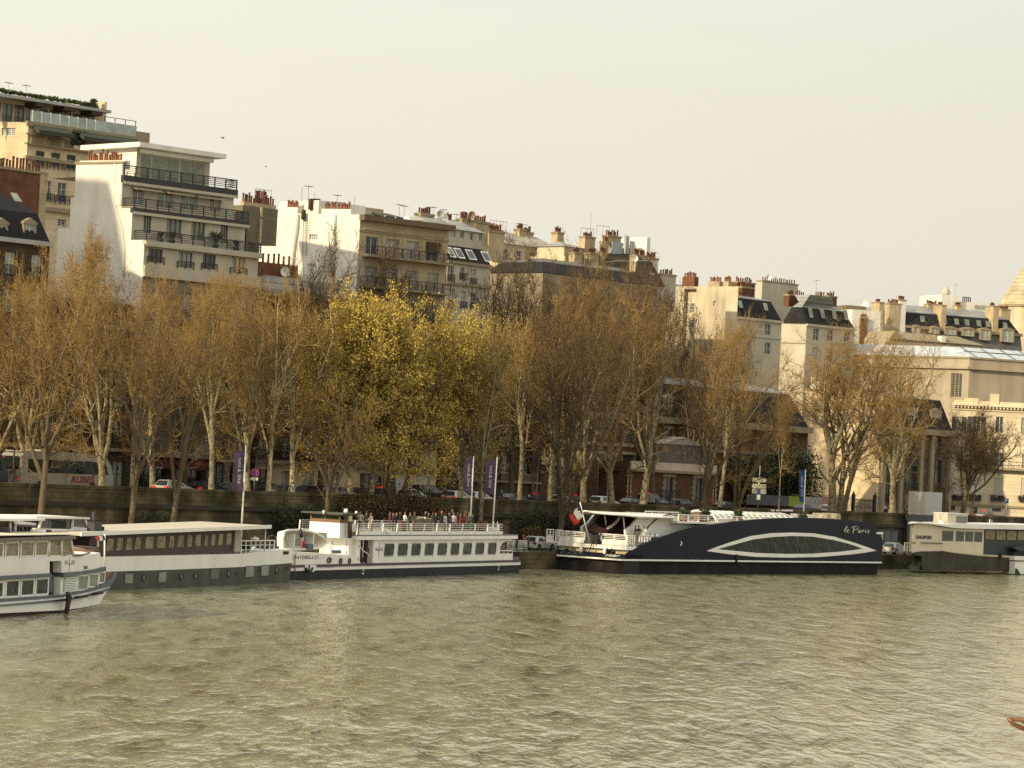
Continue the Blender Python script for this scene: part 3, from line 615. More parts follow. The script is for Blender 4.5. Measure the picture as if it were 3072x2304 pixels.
# ---- dark back building with pots (B4)
B = Bd('apartment_building', 'dark shaded gable with many chimney pots and a tall pipe behind the white stepped block', 62, kB(225, 500), 46)
r_ = B.root; zt = B.Z(kB(150, 345)); x0 = B.X(kB(-60, 345))
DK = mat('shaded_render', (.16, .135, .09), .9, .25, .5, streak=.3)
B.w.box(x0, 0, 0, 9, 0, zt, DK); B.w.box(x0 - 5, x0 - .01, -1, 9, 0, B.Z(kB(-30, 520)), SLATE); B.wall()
B.part('flue', lambda b: b.box(B.X(kB(80, 400)), B.X(kB(95, 400)), -.25, -.002, 2, zt, CHIMS))
o = B.part('chimney', lambda b: b.box(x0 + .3, -.2, .2, 1.0, zt, zt + .5, CHIMS)); pots(o, x0 + .4, -.3, .6, zt + .5, 16, .6, 1.3)
o = B.part('chimney', lambda b: b.box(-2.6, -.4, 1.4, 2.2, zt, zt + 1.5, CHIMS)); pots(o, -2.5, -.5, 1.8, zt + 1.5, 6, .6, 1.0)
B.part('pipe', lambda b: b.tube([(B.X(kB(86, 400)), .5, zt), (B.X(kB(86, 400)), .5, B.Z(kB(86, 235)))], .16, IRON, 8))
antenna(r_, B.X(kB(190, 300)), 2, zt + 1, 2.6, 2); antenna(r_, B.X(kB(15, 300)), .5, zt, 2.2, 1)
B.part('ladder_mast', lambda b: [b.tube([(-.2 + i * .35, -.4, 3), (.6 + i * .35, -.4, zt - 3)], .05, PAINTW, 4) for i in range(2)])

# ---- beige facade with blinding white side wall (B5)
B = Bd('apartment_building', 'beige apartment house with brown cornice, iron balconies and a blinding white blank side wall', 22, kB(890, 900), 44, 69)
r_ = B.root; T = B.TS(); zt = B.Z(kB(905, 420)); xr = B.X(kB(1635, 800)); zg = B.Z(kW(900, 1385))
h1 = B.rects(kB, [(965, 575, 1060, 735), (1130, 595, 1230, 755), (1300, 612, 1395, 775), (1465, 625, 1562, 790)])
h2 = B.rects(kB, [(955, 820, 1050, 990), (1125, 838, 1218, 1005), (1290, 858, 1385, 1030), (1470, 878, 1555, 1040)])
hl = h1 + h2; st = h1[0][2] - h2[0][2]; z = h2[0][2] - st
while z > zg + .5: hl += [(a, b, z, z + d - c) for a, b, c, d in h2]; z -= st
hg = B.rects(kW, [(915, 1435, 1095, 1590), (1190, 1440, 1310, 1590), (1370, 1450, 1490, 1590)])
B.w.facade(0, xr, zg, zt, hl, TAN, 0, .3); B.w.facade(0, xr, 0, zg, hg, STONEL, 0, .4); B.w.quad((xr, 0, 0), (xr, 14, 0), (xr, 14, zt), (xr, 0, zt), TAN)
B.w.quad((0, 0, zt - .1), (xr, 0, zt - .1), (xr, 14, zt - .1), (-6, 14, zt - .1), ZINCP); B.wall()
B.wins(hl, 0, .28, mull=1, bars=0); window(r_, *hg[0], .38, frame=FRAMED, curtain=False, mull=3, name='shop_front')
for h_ in hg[1:]: B.part('shutter', lambda b: b.box(h_[0], h_[1], .3, .38, h_[2], h_[3], FRAMEW))
B.part('cornice', lambda b: b.box(-.15, xr + .3, -.9, -.002, zt - .3, zt + .35, mat('brown_cornice', (.13, .09, .05), .8)))
for z0_, z1_, k_ in ((zg - .05, zg + .35, .5), (zt - 1.6, zt - 1.4, .12)): B.part('string_course', lambda b: b.box(-.1, xr + .1, -k_, -.002, z0_, z1_, TRIM))
for row in range(len(hl) // 4):
    c = hl[row * 4][2]; B.part('balcony_slab', lambda b: b.box(-.05 + .6, xr - .1, -1.1, -.002, c - .35, c - .1, TRIM)); railing(r_, .65, xr - .15, c - .1, c + .95, -1.0, bars=2, posts=10, vert=60, ends=.95)
for i, h_ in enumerate(h1): B.part('window_hood', lambda b: (b.box(h_[0] - .5, h_[1] + .6, -.14, -.002, h_[3] + .7, h_[3] + .85, TAN), b.box(h_[1] + .5, h_[1] + .6, -.1, -.003, h_[2], h_[3] + .7, TAN)))
a = h1[3]; B.part('awning', lambda b: b.box(a[0] - .05, a[1] + .05, -.25, .05, a[2] + (a[3] - a[2]) * .45, a[3] + .05, mat('brown_awning', (.06, .035, .02), .8)))
sw = MB(T); aL, zL = B.A(kB(230, 392)); aM = B.A(kB(590, 395))[0]; zM = B.A(kB(600, 392))[1]
hs = []
for p, p2 in (((492, 560), (558, 605)), ((480, 803), (545, 835))):
    a_, b_ = B.A(kB(*p2)), B.A(kB(*p)); hs.append((a_[0], b_[0], a_[1], b_[1]))
sw.facade(0, aL, 0, zM, hs, WHITE); sw.build('side_wall', r_)
for h_ in hs: window(r_, *h_, .2, T=T, mull=3, frame=PAINTW)
B.part('flue', lambda b: b.tube([(B.A(kB(*p))[0], 0, B.A(kB(*p))[1]) for p in ((385, 395), (383, 500), (365, 620), (345, 760), (340, 1000))], .42, WHITE, 6), T)
B.part('flue', lambda b: b.tube([(B.A(kB(*p))[0], 0, B.A(kB(*p))[1]) for p in ((692, 400), (685, 600), (675, 900))], .42, WHITE, 6), T)
aw0, zw0 = B.A(kB(70, 655)); B.part('side_wing', lambda b: b.box(aL + .01, aw0, .3, 5, 0, zw0, WHITE), T)
def ladder(b):
    p0, p1 = B.A(kB(445, 735)), B.A(kB(455, 415)); p2, p3 = B.A(kB(478, 735)), B.A(kB(488, 415))
    b.tube([(p0[0], -.35, p0[1]), (p1[0], -.35, p1[1])], .03, FRAMED, 4); b.tube([(p2[0], -.35, p2[1]), (p3[0], -.35, p3[1])], .03, FRAMED, 4)
    for i in range(22): t = i / 22; b.tube([(p0[0] + (p1[0] - p0[0]) * t, -.35, p0[1] + (p1[1] - p0[1]) * t), (p2[0] + (p3[0] - p2[0]) * t, -.35, p2[1] + (p3[1] - p2[1]) * t)], .02, FRAMED, 4)
B.part('ladder', ladder, T)
o = B.part('chimney', lambda b: b.box(B.A(kB(390, 395))[0], aL - .05, .05, 1.2, zM, zM + .7, WHITE), T); pots(o, B.A(kB(375, 380))[0], aL - .9, .6, zM + .7, 7, .6, .9, T=T)
o = B.part('chimney', lambda b: b.box(B.A(kB(835, 395))[0], B.A(kB(590, 395))[0], .05, 1.2, zM, zM + .6, WHITE), T); pots(o, B.A(kB(815, 380))[0], B.A(kB(600, 380))[0], .6, zM + .6, 13, .6, .95, T=T)
# roof storey
yb = 5.0; xz = B.X(kB(960, 330), yb); zz = B.Z(kB(960, 328), yb); xl = B.X(kB(475, 325), yb + 2)
B.part('roof_storey', lambda b: (b.box(xl, xz, yb, yb + 7, zt - .05, zz, WHITE), b.box(xz + .001, B.X(kB(1118, 345), yb), yb + .2, yb + 7, zt - .05, zz - .1, TAN)))
for p in ((970, 372, 1026, 412), (1045, 378, 1100, 418)):
    a_, b_ = B.f.pl(kB(p[0], p[1]), yb), B.f.pl(kB(p[2], p[3]), yb); window(r_, a_[0], b_[0], b_[1], a_[1], yb + .19, gl=GLASSG)
xa_, xb_ = B.X(kB(1118, 370), 3), B.X(kB(1290, 385), 3); zaw = B.Z(kB(1118, 362), 3)
B.part('roof_awning', lambda b: [b.prism([(3, zaw - .6), (6, zaw), (6, zaw - .1), (3, zaw - .75)], 0, xa_, xb_, AWN)] + [b.box(x, x + .08, 2.9, 2.98, zt, zaw - .6, PAINTW) for x in (xa_, (xa_ + xb_) / 2, xb_)] + [b.box(xa_, xb_, 5.5, 5.6, zt, zaw - .3, mat('dark_recess', (.03, .022, .015), .8))])
B.part('terrace_furniture', lambda b: (b.lathe([(1.2, 0), (.9, .5), (.05, 1.2)], (B.X(kB(1300, 430), 3), 3, zt), PAINTW, 10)))
for p in ((500, 535, 268, 310), (540, 587, 268, 310), (690, 728, 297, 322), (740, 772, 297, 322), (440, 470, 360, 392)):
    xa2, xb2 = B.X(kB(p[0], p[2]), yb + 1), B.X(kB(p[1], p[2]), yb + 1); za2, zb2 = B.Z(kB(p[0], p[3]), yb + 1), B.Z(kB(p[0], p[2]), yb + 1)
    B.part('roof_vent', lambda b: b.lathe([((xb2 - xa2) / 2, -.6), ((xb2 - xa2) / 2, zb2 - za2), ((xb2 - xa2) / 2 * 1.1, zb2 - za2 + .05)], ((xa2 + xb2) / 2, yb + 1.2, za2), mat('rusty_vent', (.09, .05, .03), .8), 12))
for px, py, hh_, kd in ((425, 330, 3.0, 0), (480, 300, 3.4, 1), (535, 260, 2.2, 0), (722, 300, 2.4, 1), (866, 320, 2.6, 0)): antenna(r_, B.X(kB(px, py), yb + 1), yb + 1, zz - .4, hh_, kd)

# ---- pale house with slanted skylights (B6)
B = Bd('apartment_building', 'narrow pale house with slate mansard, tilted roof windows and satellite dishes', 36, kB(1628, 1000), 48)
r_ = B.root; xr = B.X(kB(2005, 700)) ; zt = B.Z(kB(1640, 500)); zm = B.Z(kB(1640, 640)); zl = B.Z(kB(1630, 775))
ht = B.rects(kB, [(1665, 530, 1705, 592), (1745, 535, 1775, 602), (1823, 545, 1852, 612), (1903, 552, 1936, 624)], 1.6)
hl = B.rects(kB, [(1645, 820, 1686, 950), (1745, 835, 1777, 937), (1833, 848, 1870, 982), (1655, 1015, 1690, 1165), (1753, 1030, 1787, 1175), (1835, 1045, 1870, 1185)])
dz = hl[0][2] - hl[3][2]
hl += [(a, b, c - dz * k, d - dz * k) for a, b, c, d in hl[3:6] for k in (1, 2, 3) if c - dz * k > .5]
B.w.facade(0, xr, 0, zl, hl, WHITE2); B.w.facade(.2, xr - .2, zm, zt, ht, WHITE2, 1.6); B.w.quad((xr, 0, 0), (xr, 12, 0), (xr, 12, zl), (xr, 0, zl), WHITE2); B.w.quad((xr - .2, 1.6, zm), (xr - .2, 12, zm), (xr - .2, 12, zt), (xr - .2, 1.6, zt), WHITE2); B.wall()
B.wins(hl); B.wins(ht, 1.6, mull=1, bars=0)
B.part('mansard_roof', lambda b: b.add([(0, 0, zl), (xr, 0, zl), (xr - .2, 1.58, zm), (.2, 1.58, zm), (xr, 12, zl), (xr - .2, 12, zm)], [(0, 1, 2, 3), (1, 4, 5, 2)], SLATE))
B.part('roof', lambda b: b.add([(-.2, 1.3, zt), (xr + .2, 1.3, zt), (xr, 6, zt + 1.6), (0, 6, zt + 1.6), (xr + .2, 12, zt), (-.2, 12, zt)], [(0, 1, 2, 3), (3, 2, 4, 5), (1, 4, 2), (0, 3, 5)], ZINC))
B.part('string_course', lambda b: b.box(-.1, xr + .1, -.25, -.002, B.Z(kB(1640, 975)), B.Z(kB(1640, 965)) + .2, TRIM)); B.part('cornice', lambda b: b.box(-.1, xr + .1, -.3, -.002, zl - .3, zl + .02, TRIM))
for i, (xa, xb) in enumerate(((1640, 1692), (1705, 1765), (1800, 1862), (1930, 1988))):
    x0 = B.X(kB(xa, 720), .8); x1 = B.X(kB(xb, 720), .8)
    def sk(b):
        z0, z1 = zl + .5, zm - .25
        f = lambda z: (z - zl) / (zm - zl) * 1.58 - .12
        b.quad((x0, f(z0), z0), (x1, f(z0), z0), (x1, f(z1), z1), (x0, f(z1), z1), PAINTW)
        b.quad((x0 + .15, f(z0 + .15) - .03, z0 + .15), (x1 - .15, f(z0 + .15) - .03, z0 + .15), (x1 - .15, f(z1 - .15) - .03, z1 - .15), (x0 + .15, f(z1 - .15) - .03, z1 - .15), GLASSG if i == 0 else GLASS)
    B.part('skylight', sk)
for h_ in hl[:6]: railing(r_, h_[0] - .1, h_[1] + .1, h_[2] - .1, h_[2] + .8, -.15, bars=2, posts=2, vert=8)
for (xa, xb, za_, y) in ((1418, 1528, 385, 6), (1760, 1868, 432, 6), (1872, 1982, 450, 7), (1632, 1700, 440, 9), (1985, 2112, 528, 8)):
    x0, x1 = B.X(kB(xa, za_), y), B.X(kB(xb, za_), y); z1 = B.Z(kB(xa, za_), y); chimney(r_, x0, x1, y, y + 1.1, z1 - 4, z1, 6)
dish(r_, B.X(kB(1837, 402), 5.5), 5.5, B.Z(kB(1837, 402), 5.5), .5, mat('rust_dish', (.25, .16, .09), .7)); dish(r_, B.X(kB(1576, 395), 5.5), 5.5, B.Z(kB(1576, 395), 5.5), .5, ZINCP); dish(r_, B.X(kB(1603, 425), 5.5), 5.5, B.Z(kB(1603, 425), 5.5), .6)
for px, py in ((1240, 360), (1280, 370), (1605, 400), (1710, 440), (1520, 380)): antenna(r_, B.X(kB(px, py), 7), 7, B.Z(kB(px, py), 7) - .8, 2.6, 1)

# ---- dark mansion with tall white windows (F)
B = Bd('mansion', 'dark stone mansion with tall white paned windows and balustrades behind the plane trees', 22, kW(1562, 1500), 50, cat='house')
r_ = B.root; xr = B.X(kU(325, 1200)); zt = B.Z(q(1050, 850))
hl = B.rects(kW, [(1600, 1290, 1632, 1385), (1683, 1250, 1737, 1470), (1868, 1260, 1922, 1480), (1690, 990, 1730, 1130), (1870, 1000, 1910, 1150), (1690, 700, 1745, 880), (1870, 710, 1930, 890)]) + B.rects(kU, [(25, 990, 75, 1200), (190, 995, 265, 1205), (40, 720, 90, 870), (200, 720, 255, 880)])
B.w.facade(0, xr, 0, zt, hl, STONE3, 0, .3); B.w.quad((0, 0, 0), (0, 12, 0), (0, 12, zt), (0, 0, zt), STONE3); B.w.quad((xr, 0, 0), (xr, 12, 0), (xr, 12, zt), (xr, 0, zt), STONE3); B.wall()
B.wins(hl, 0, .28, mull=1, bars=4, curtain=False)
B.part('roof', lambda b: mansard(b, 0, xr, 0, 12, zt + .1, zt + 3, zt + 3.6, 1, 4, SLATE, ZINC))
zb_ = hl[1][2] - .15; B.part('balustrade', lambda b: [b.box(-.1, xr + .1, -.4, -.002, zb_ - .25, zb_, TRIM)] + [b.box(h_[0] - .4 + i * .25, h_[0] - .3 + i * .25, -.3, -.2, zb_, zb_ + .75, TRIM) for h_ in (hl[1], hl[2], hl[7], hl[8]) for i in range(8)] + [b.box(h_[0] - .5, h_[1] + .5, -.33, -.17, zb_ + .76, zb_ + .9, TRIM) for h_ in (hl[1], hl[2], hl[7], hl[8])])
B.part('cornice', lambda b: (b.box(-.1, xr + .1, -.6, -.002, zt - .5, zt + .1, TRIM), b.box(-.1, xr + .1, -.35, -.002, hl[1][3] + .9, hl[1][3] + 1.25, TRIM)))
for h_ in hl[3:7]: railing(r_, h_[0] - .3, h_[1] + .3, h_[2] - .1, h_[2] + .85, -.3, bars=2, posts=2, vert=12)
B.part('drainpipe', lambda b: b.tube([(xr - .1, -.12, 0), (xr - .1, -.12, zt)], .07, IRON, 6))

# ---- pink brick house with wings (B21)
B = Bd('brick_house', 'long pink brick and stone house with slate roof and one storey wings behind iron railings', 28, kU(335, 1200), 50, cat='house')
r_ = B.root; zt = B.Z(kU(600, 655)); xr = B.X(kV(425, 740)); zs = B.Z(kU(600, 905))
hu = B.rects(kU, [(415, 725, 480, 865), (585, 735, 665, 895), (845, 745, 905, 905), (1035, 750, 1110, 910), (1195, 770, 1260, 915), (1370, 790, 1430, 920), (1495, 795, 1560, 920), (1635, 800, 1700, 925), (1780, 805, 1835, 930), (1920, 815, 1975, 930)])
hg = B.rects(kU, [(600, 1010, 690, 1400), (825, 1000, 907, 1400), (1018, 1005, 1098, 1400)])
B.w.facade(0, xr, zs, zt, hu, PINK, 0, .3, TRIM); B.w.facade(0, xr, 0, zs, hg, PINK, 0, .4, TRIM); B.w.quad((0, 0, 0), (0, 13, 0), (0, 13, zt), (0, 0, zt), PINK); B.w.quad((xr, 0, 0), (xr, 13, 0), (xr, 13, zt), (xr, 0, zt), PINK); B.wall()
B.wins(hu, 0, .28, frame=FRAMED, curtain=False); B.wins(hg, 0, .38, frame=FRAMED, curtain=False, mull=1, bars=2)
zr = B.Z(kU(1300, 415), 4)
B.part('roof', lambda b: mansard(b, -.1, xr, -.1, 13, zt + .3, zr, zr + 1.0, 2.2, 5, SLATE, ZINC))
B.part('cornice', lambda b: (b.box(-.3, xr + .3, -.7, -.002, zt - .55, zt + .3, TRIM), b.box(-.1, xr + .1, -.25, -.002, zs - .15, zs + .3, TRIM)))
def quoins(b, holes, y, f=.3):
    for a, b2, c, d in holes:
        for i in range(int((d - c) / .35)):
            k = f if i % 2 else f * .55; b.box(a - k, a - .003, y - .05, y - .001, c + i * .35, c + i * .35 + .33, TRIM); b.box(b2 + .003, b2 + k, y - .05, y - .001, c + i * .35, c + i * .35 + .33, TRIM)
        b.box(a - f, b2 + f, y - .08, y - .001, d + .01, d + .4, TRIM)
for h_ in hu + hg: B.part('window_surround', lambda b: quoins(b, [h_], 0))
for x in (650, 1000, 1350): 
    xx = B.X(kU(x, 560), 1); dormer(r_, xx, xx + 1.3, zt + .8, zt + 2.8, .35, 2.4)
for x in (860, 1200, 1690): xx = B.X(kU(x, 420), 4); chimney(r_, xx, xx + 2.0, 4, 4.9, zr - 1, zr + 1.5, 4, BRICK)
# right wing
yw = -5.0; xa, xb = B.X(kU(1085, 1100), yw), B.X(kU(1783, 1100), yw); zw = B.Z(kU(1085, 1060), yw); zw2 = B.Z(kU(1085, 1120), yw)
hw = B.rects(kU, [(1368, 1190, 1427, 1450), (1615, 1200, 1677, 1400)], yw)
B.w.facade(xa, xb, 0, zw, hw, PINK, yw, .3, TRIM); B.w.quad((xb, yw, 0), (xb, -.01, 0), (xb, -.01, zw), (xb, yw, zw), PINK); B.w.quad((xa, yw, 0), (xa, -.01, 0), (xa, -.01, zw), (xa, yw, zw), PINK); B.w.quad((xa, yw, zw), (xb, yw, zw), (xb, -.01, zw), (xa, -.01, zw), ZINCP); B.wall('wing')
B.wins(hw, yw, .28, frame=FRAMED, curtain=False)
B.part('fascia', lambda b: (b.box(xa - .15, xb + .15, yw - .25, yw - .002, zw2, zw + .05, CREAM), b.box(xa - .5, xb + .2, yw - .45, yw - .003, zw2 - .35, zw2 - .001, TRIM)))
for h_ in hw: B.part('window_surround', lambda b: quoins(b, [h_], yw, .45))
for h_ in [(xb - .02, xb + .3, 0, zw2 - .6), (xa - .3, xa + .02, 0, zw2 - .6)]: B.part('corner_quoins', lambda b: quoins(b, [h_], yw, .4))
CON = mat('conservatory_metal', (.09, .085, .075), .5, .2)
xc0, xc1 = B.X(kU(1330, 960), yw + 1), B.X(kU(1705, 960), yw + 1); zc = B.Z(kU(1535, 930), yw + 1)
B.part('conservatory', lambda b: (b.box(xc0, xc1, yw + 1, -.6, zw + .02, zc, CON), b.prism([(xc0 - .2, zc), (xc1 + .2, zc), ((xc0 + xc1) / 2, zc + 1.1)], 1, yw + .8, -.5, ZINC)))
B.part('conservatory_glazing', lambda b: [b.box((xc0 + xc1) / 2 + i * .9, (xc0 + xc1) / 2 + i * .9 + .8, yw + .95, yw + .99, zw + .3, zc - .3, GLASS) for i in range(3)])
xm0, xm1 = B.X(kU(970, 1150), -3), B.X(kU(1195, 1150), -3); zm = B.Z(kU(1100, 1145), -3)
B.part('porch_roof', lambda b: b.prism([(-.02, zm + .5), (-3, zm), (-3, zm - .12), (-.02, zm + .2)], 0, xm0, xm1, AWN))
# left wing
xa, xb = B.X(kU(335, 1100), yw), B.X(kU(598, 1100), yw); zw3 = B.Z(kU(400, 1030), yw)
hw = B.rects(kU, [(412, 1155, 487, 1400)], yw)
B.w.facade(xa, xb, 0, zw3, hw, PINK, yw, .3, TRIM); B.w.quad((xa, yw, zw3), (xb, yw, zw3), (xb, -.01, zw3), (xa, -.01, zw3), ZINCP); B.w.quad((xb, yw, 0), (xb, -.01, 0), (xb, -.01, zw3), (xb, yw, zw3), PINK); B.w.quad((xa, yw, 0), (xa, -.01, 0), (xa, -.01, zw3), (xa, yw, zw3), PINK); B.wall('wing')
B.wins(hw, yw, .28, frame=FRAMED, curtain=False)
B.part('fascia', lambda b: b.box(xa - .1, xb + .1, yw - .25, yw - .002, zw3 - .9, zw3 + .05, CREAM)); B.part('window_surround', lambda b: quoins(b, hw, yw, .4)); B.part('corner_quoins', lambda b: quoins(b, [(xb - .02, xb + .2, 0, zw3 - 1.2)], yw, .4))
for nm, p0, p1, lab in (('iron_fence', (1310, 1400), (1510, 1400), 'black iron railing fence before the right wing of the pink brick house'), ('iron_fence', (735, 1380), (905, 1380), 'black iron railing fence before the middle of the pink brick house')):
    fx0, fx1 = B.X(kU(*p0), yw - 1.5), B.X(kU(*p1), yw - 1.5); zf = B.Z(kU(p0[0], 1290), yw - 1.5)
    ft = thing(nm, lab, 'fence', Fr(B.f.w(fx0, yw - 1.5)[:2], 50, ZS)); n = int((fx1 - fx0) / .22)
    b_ = MB(); [b_.box(i * .22, i * .22 + .035, 0, .035, 0, zf, IRON) for i in range(n)]; b_.build('bars', ft)
    b_ = MB(); b_.box(-.1, fx1 - fx0, .036, .09, .25, .33, IRON); b_.box(-.1, fx1 - fx0, .036, .09, zf - .4, zf - .32, IRON); b_.build('rail', ft)

# ---- colonnaded house with blank cream side wall (B19 / B20)
B = Bd('colonnaded_house', 'grey stone house with tall pilasters, slate attic and a blank cream side wall', 24, kV(1010, 1300), 48, 58, cat='house')
r_ = B.root; T = B.TS(); zt = B.Z(kV(1010, 770)); xr = B.X(kV(1600, 1200)); zr = B.Z(kV(1100, 525), 3)
hl = B.rects(kV, [(1072, 1200, 1112, 1400), (1240, 1100, 1320, 1290), (1455, 1050, 1520, 1290), (1072, 1030, 1112, 1110), (1235, 880, 1310, 1020), (1450, 860, 1525, 1000), (1230, 1330, 1330, 1480), (1060, 1330, 1115, 1480), (1440, 1310, 1530, 1480)])
B.w.facade(0, xr, 0, zt, hl, STONE3, 0, .4); B.w.quad((xr, 0, 0), (xr, 14, 0), (xr, 14, zt), (xr, 0, zt), STONE3); B.wall()
B.wins(hl, 0, .38, frame=FRAMED, curtain=False, bars=2)
for x in (0.1, (hl[0][1] + hl[1][0]) / 2 - .4, hl[1][1] + .15, hl[2][0] - 1.1, xr - 1.0):
    B.part('pilaster', lambda b: (b.box(x, x + .9, -.45, -.002, .9, zt - .8, TRIM), b.box(x - .12, x + 1.02, -.55, -.003, 0, .9, TRIM), b.box(x - .12, x + 1.02, -.58, -.003, zt - 1.4, zt - .82, TRIM)))
B.part('cornice', lambda b: b.box(-.1, xr + .2, -.9, -.001, zt - .8, zt + .1, TRIM))
B.part('roof', lambda b: mansard(b, 0, xr, 0, 13, zt + .12, zr, zr + .5, 1.5, 4, SLATE, ZINC, left=False))
for i in (1, 2): dormer(r_, hl[i][0] + .1, hl[i][1] - .1, zt + .6, zt + 2.8, .5, 2.5)
for h_ in hl[:6]: railing(r_, h_[0] - .2, h_[1] + .2, h_[2] - .1, h_[2] + .9, -.25, bars=2, posts=2, vert=10)
aL = B.A(kV(378, 900))[0]; zA_ = B.A(kV(700, 480))[1]
CREAM2 = mat('smooth_cream', (.66, .52, .33), .9, .10, .15, streak=.12)
B.part('side_wall', lambda b: b.box(.02, aL, 0, .5, 0, zA_, CREAM2), T); B.part('side_coping', lambda b: b.box(0, aL + .1, -.15, .6, zA_ + .001, zA_ + .25, TRIM), T)
o = B.part('chimney', lambda b: b.box(aL - 2.2, aL - .8, .1, 1.0, zA_ + .25, zA_ + 2.0, WHITE), T)

# ---- sunlit cream mansion at the right (B18)
B = Bd('mansion', 'sunlit cream mansion with dentil cornice, long iron balcony and flower boxes', 24, kV(1600, 1200), -8, 66, cat='house')
r_ = B.root; zt = B.Z(kV(1700, 585)); xr = 34.0; zb_ = B.Z(kV(1900, 1110)); LIT = mat('sunlit_stone', (.70, .60, .43), .85, .12, .4, streak=.15, brick=(40, .55, .03, .72))
hu = B.rects(kV, [(1655, 690, 1690, 810), (1785, 690, 1850, 820), (1980, 690, 2037, 830), (2190, 700, 2250, 840)])
hl = B.rects(kV, [(1640, 1210, 1690, 1370), (1780, 1200, 1840, 1370), (1958, 1195, 2032, 1375), (2190, 1200, 2260, 1380)]); hb = B.rects(kV, [(1600, 1430, 1640, 1470), (1790, 1440, 1825, 1500), (1950, 1450, 2020, 1480)])
hm = [(a, b, zb_ + .1, zb_ + 2.3) for a, b, c, d in hl]
B.w.facade(0, xr, 0, zt, hu + hl + hb + hm, LIT, 0, .25); B.w.quad((0, 0, 0), (0, 14, 0), (0, 14, zt), (0, 0, zt), LIT); B.w.quad((0, 0, zt), (xr, 0, zt), (xr, 14, zt), (0, 14, zt), ZINCP); B.wall()
B.wins(hu + hm, 0, .22); B.wins(hb, 0, .22, frame=FRAMED, curtain=False)
for i, h_ in enumerate(hl): B.part('blind', lambda b: b.box(h_[0], h_[1], .1, .2, h_[2], h_[3], WHITE2 if i > 1 else FRAMEW))
for i in (0, 1):
    for x_ in (hu[i][0] - .75, hu[i][1] + .02): B.part('shutter', lambda b: b.box(x_, x_ + .73, -.12, -.01, hu[i][2], hu[i][3], FRAMED))
B.part('cornice', lambda b: [b.box(-.2, xr, -.6, -.001, zt - .25, zt + .1, LIT)] + [b.box(i * .55, i * .55 + .28, -.5, -.002, zt - .6, zt - .26, LIT) for i in range(int(xr / .55))] + [b.box(-.1, xr, -.2, -.002, zt - .95, zt - .7, LIT)])
B.part('parapet', lambda b: (b.box(0, xr, .3, .6, zt + .1, zt + .6, LIT), b.box(B.X(kV(1930, 540)), B.X(kV(2005, 540)), .1, 1, zt + .1, zt + 1.8, LIT), b.box(B.X(kV(1715, 560)), B.X(kV(1835, 560)), .1, .9, zt + .1, zt + 1.0, LIT)))
B.part('balcony_slab', lambda b: b.box(B.X(kV(1740, 1100)), xr, -1.1, -.002, zb_ - .35, zb_, TRIM)); railing(r_, B.X(kV(1740, 1100)) + .1, xr, zb_, zb_ + 1.0, -1.0, bars=2, posts=10, vert=90)
FLW = mat('flower_box_leaf', (.05, .045, .03), .8, .5, 4)
for h_ in hl:
    o = B.part('flower_box', lambda b: (b.box(h_[0] - .3, h_[1] + .3, -.55, -.1, h_[2] - .3, h_[2] + .1, IRON), ivy_blob(b, h_[0] - .35, h_[1] + .35, -.35, h_[2], h_[2] + .55, 130, FLW, .16, .25)))
B.part('string_course', lambda b: b.box(-.1, xr, -.25, -.002, hl[0][2] - 1.1, hl[0][2] - .75, TRIM)); B.part('plinth', lambda b: b.box(-.1, xr, -.12, -.002, .0, .6, TRIM))

# ---- low stone museum-like block with glazed roof (B17)
B = Bd('stone_hall', 'low plain stone hall with a heavy cornice, tall barred window and pale glazed roof', 52, kD(1790, 1150), 20, 55)
r_ = B.root; T = B.TS(); zt = B.Z(kD(1790, 945)); xr = 40; zc = B.Z(kD(1790, 1012)); hw = MB(T)
STN = mat('hall_stone', (.38, .32, .235), .9, .15, .25, streak=.3)
B.w.facade(0, xr, 0, zt, [], STN, 0); B.wall()
a0, a1_ = B.A(kD(1735, 1250)), B.A(kD(1660, 1065)); hs = [(a0[0], a1_[0], a0[1], a1_[1])]
hw.facade(0, 30, 0, zt, hs, STN, 0, .3); hw.build('side_wall', r_); window(r_, *hs[0], .28, T=T, mull=2, bars=9, frame=TRIM, fw=.14, curtain=False)
B.part('cornice', lambda b: (b.box(-.6, xr, -.6, -.001, zc - .5, zc, STN), b.box(-.2, xr, -.2, -.002, zt - .2, zt + .15, TRIM)))
B.part('side_cornice', lambda b: (b.box(.01, 30, -.6, -.001, zc - .5, zc, STN), b.box(.01, 30, -.2, -.002, zt - .2, zt + .15, TRIM)), T)
SKG = glass('roof_glazing', (.42, .46, .48), .06, .6, .15)
zp = B.Z(kD(1800, 870), 8)
B.part('glazed_roof', lambda b: (b.add([(.8, 1, zt + .1), (xr, 1, zt + .1), (xr, 8, zp), (2, 8, zp), (30 * B.sd[0] + .8, 30 * B.sd[1], zt + .1), (30 * B.sd[0] + 4, 30 * B.sd[1], zp)], [(0, 1, 2, 3), (4, 0, 3, 5)], SKG)))
B.part('roof_ribs', lambda b: [b.tube([(x, .95, zt + .2), (x + .4, 8, zp + .1)], .06, IRON, 4) for x in np.arange(2, xr, 4)] + [b.tube([(1.5, 5, zt + (zp - zt) * .6), (xr, 5, zt + (zp - zt) * .6)], .1, IRON, 4)])
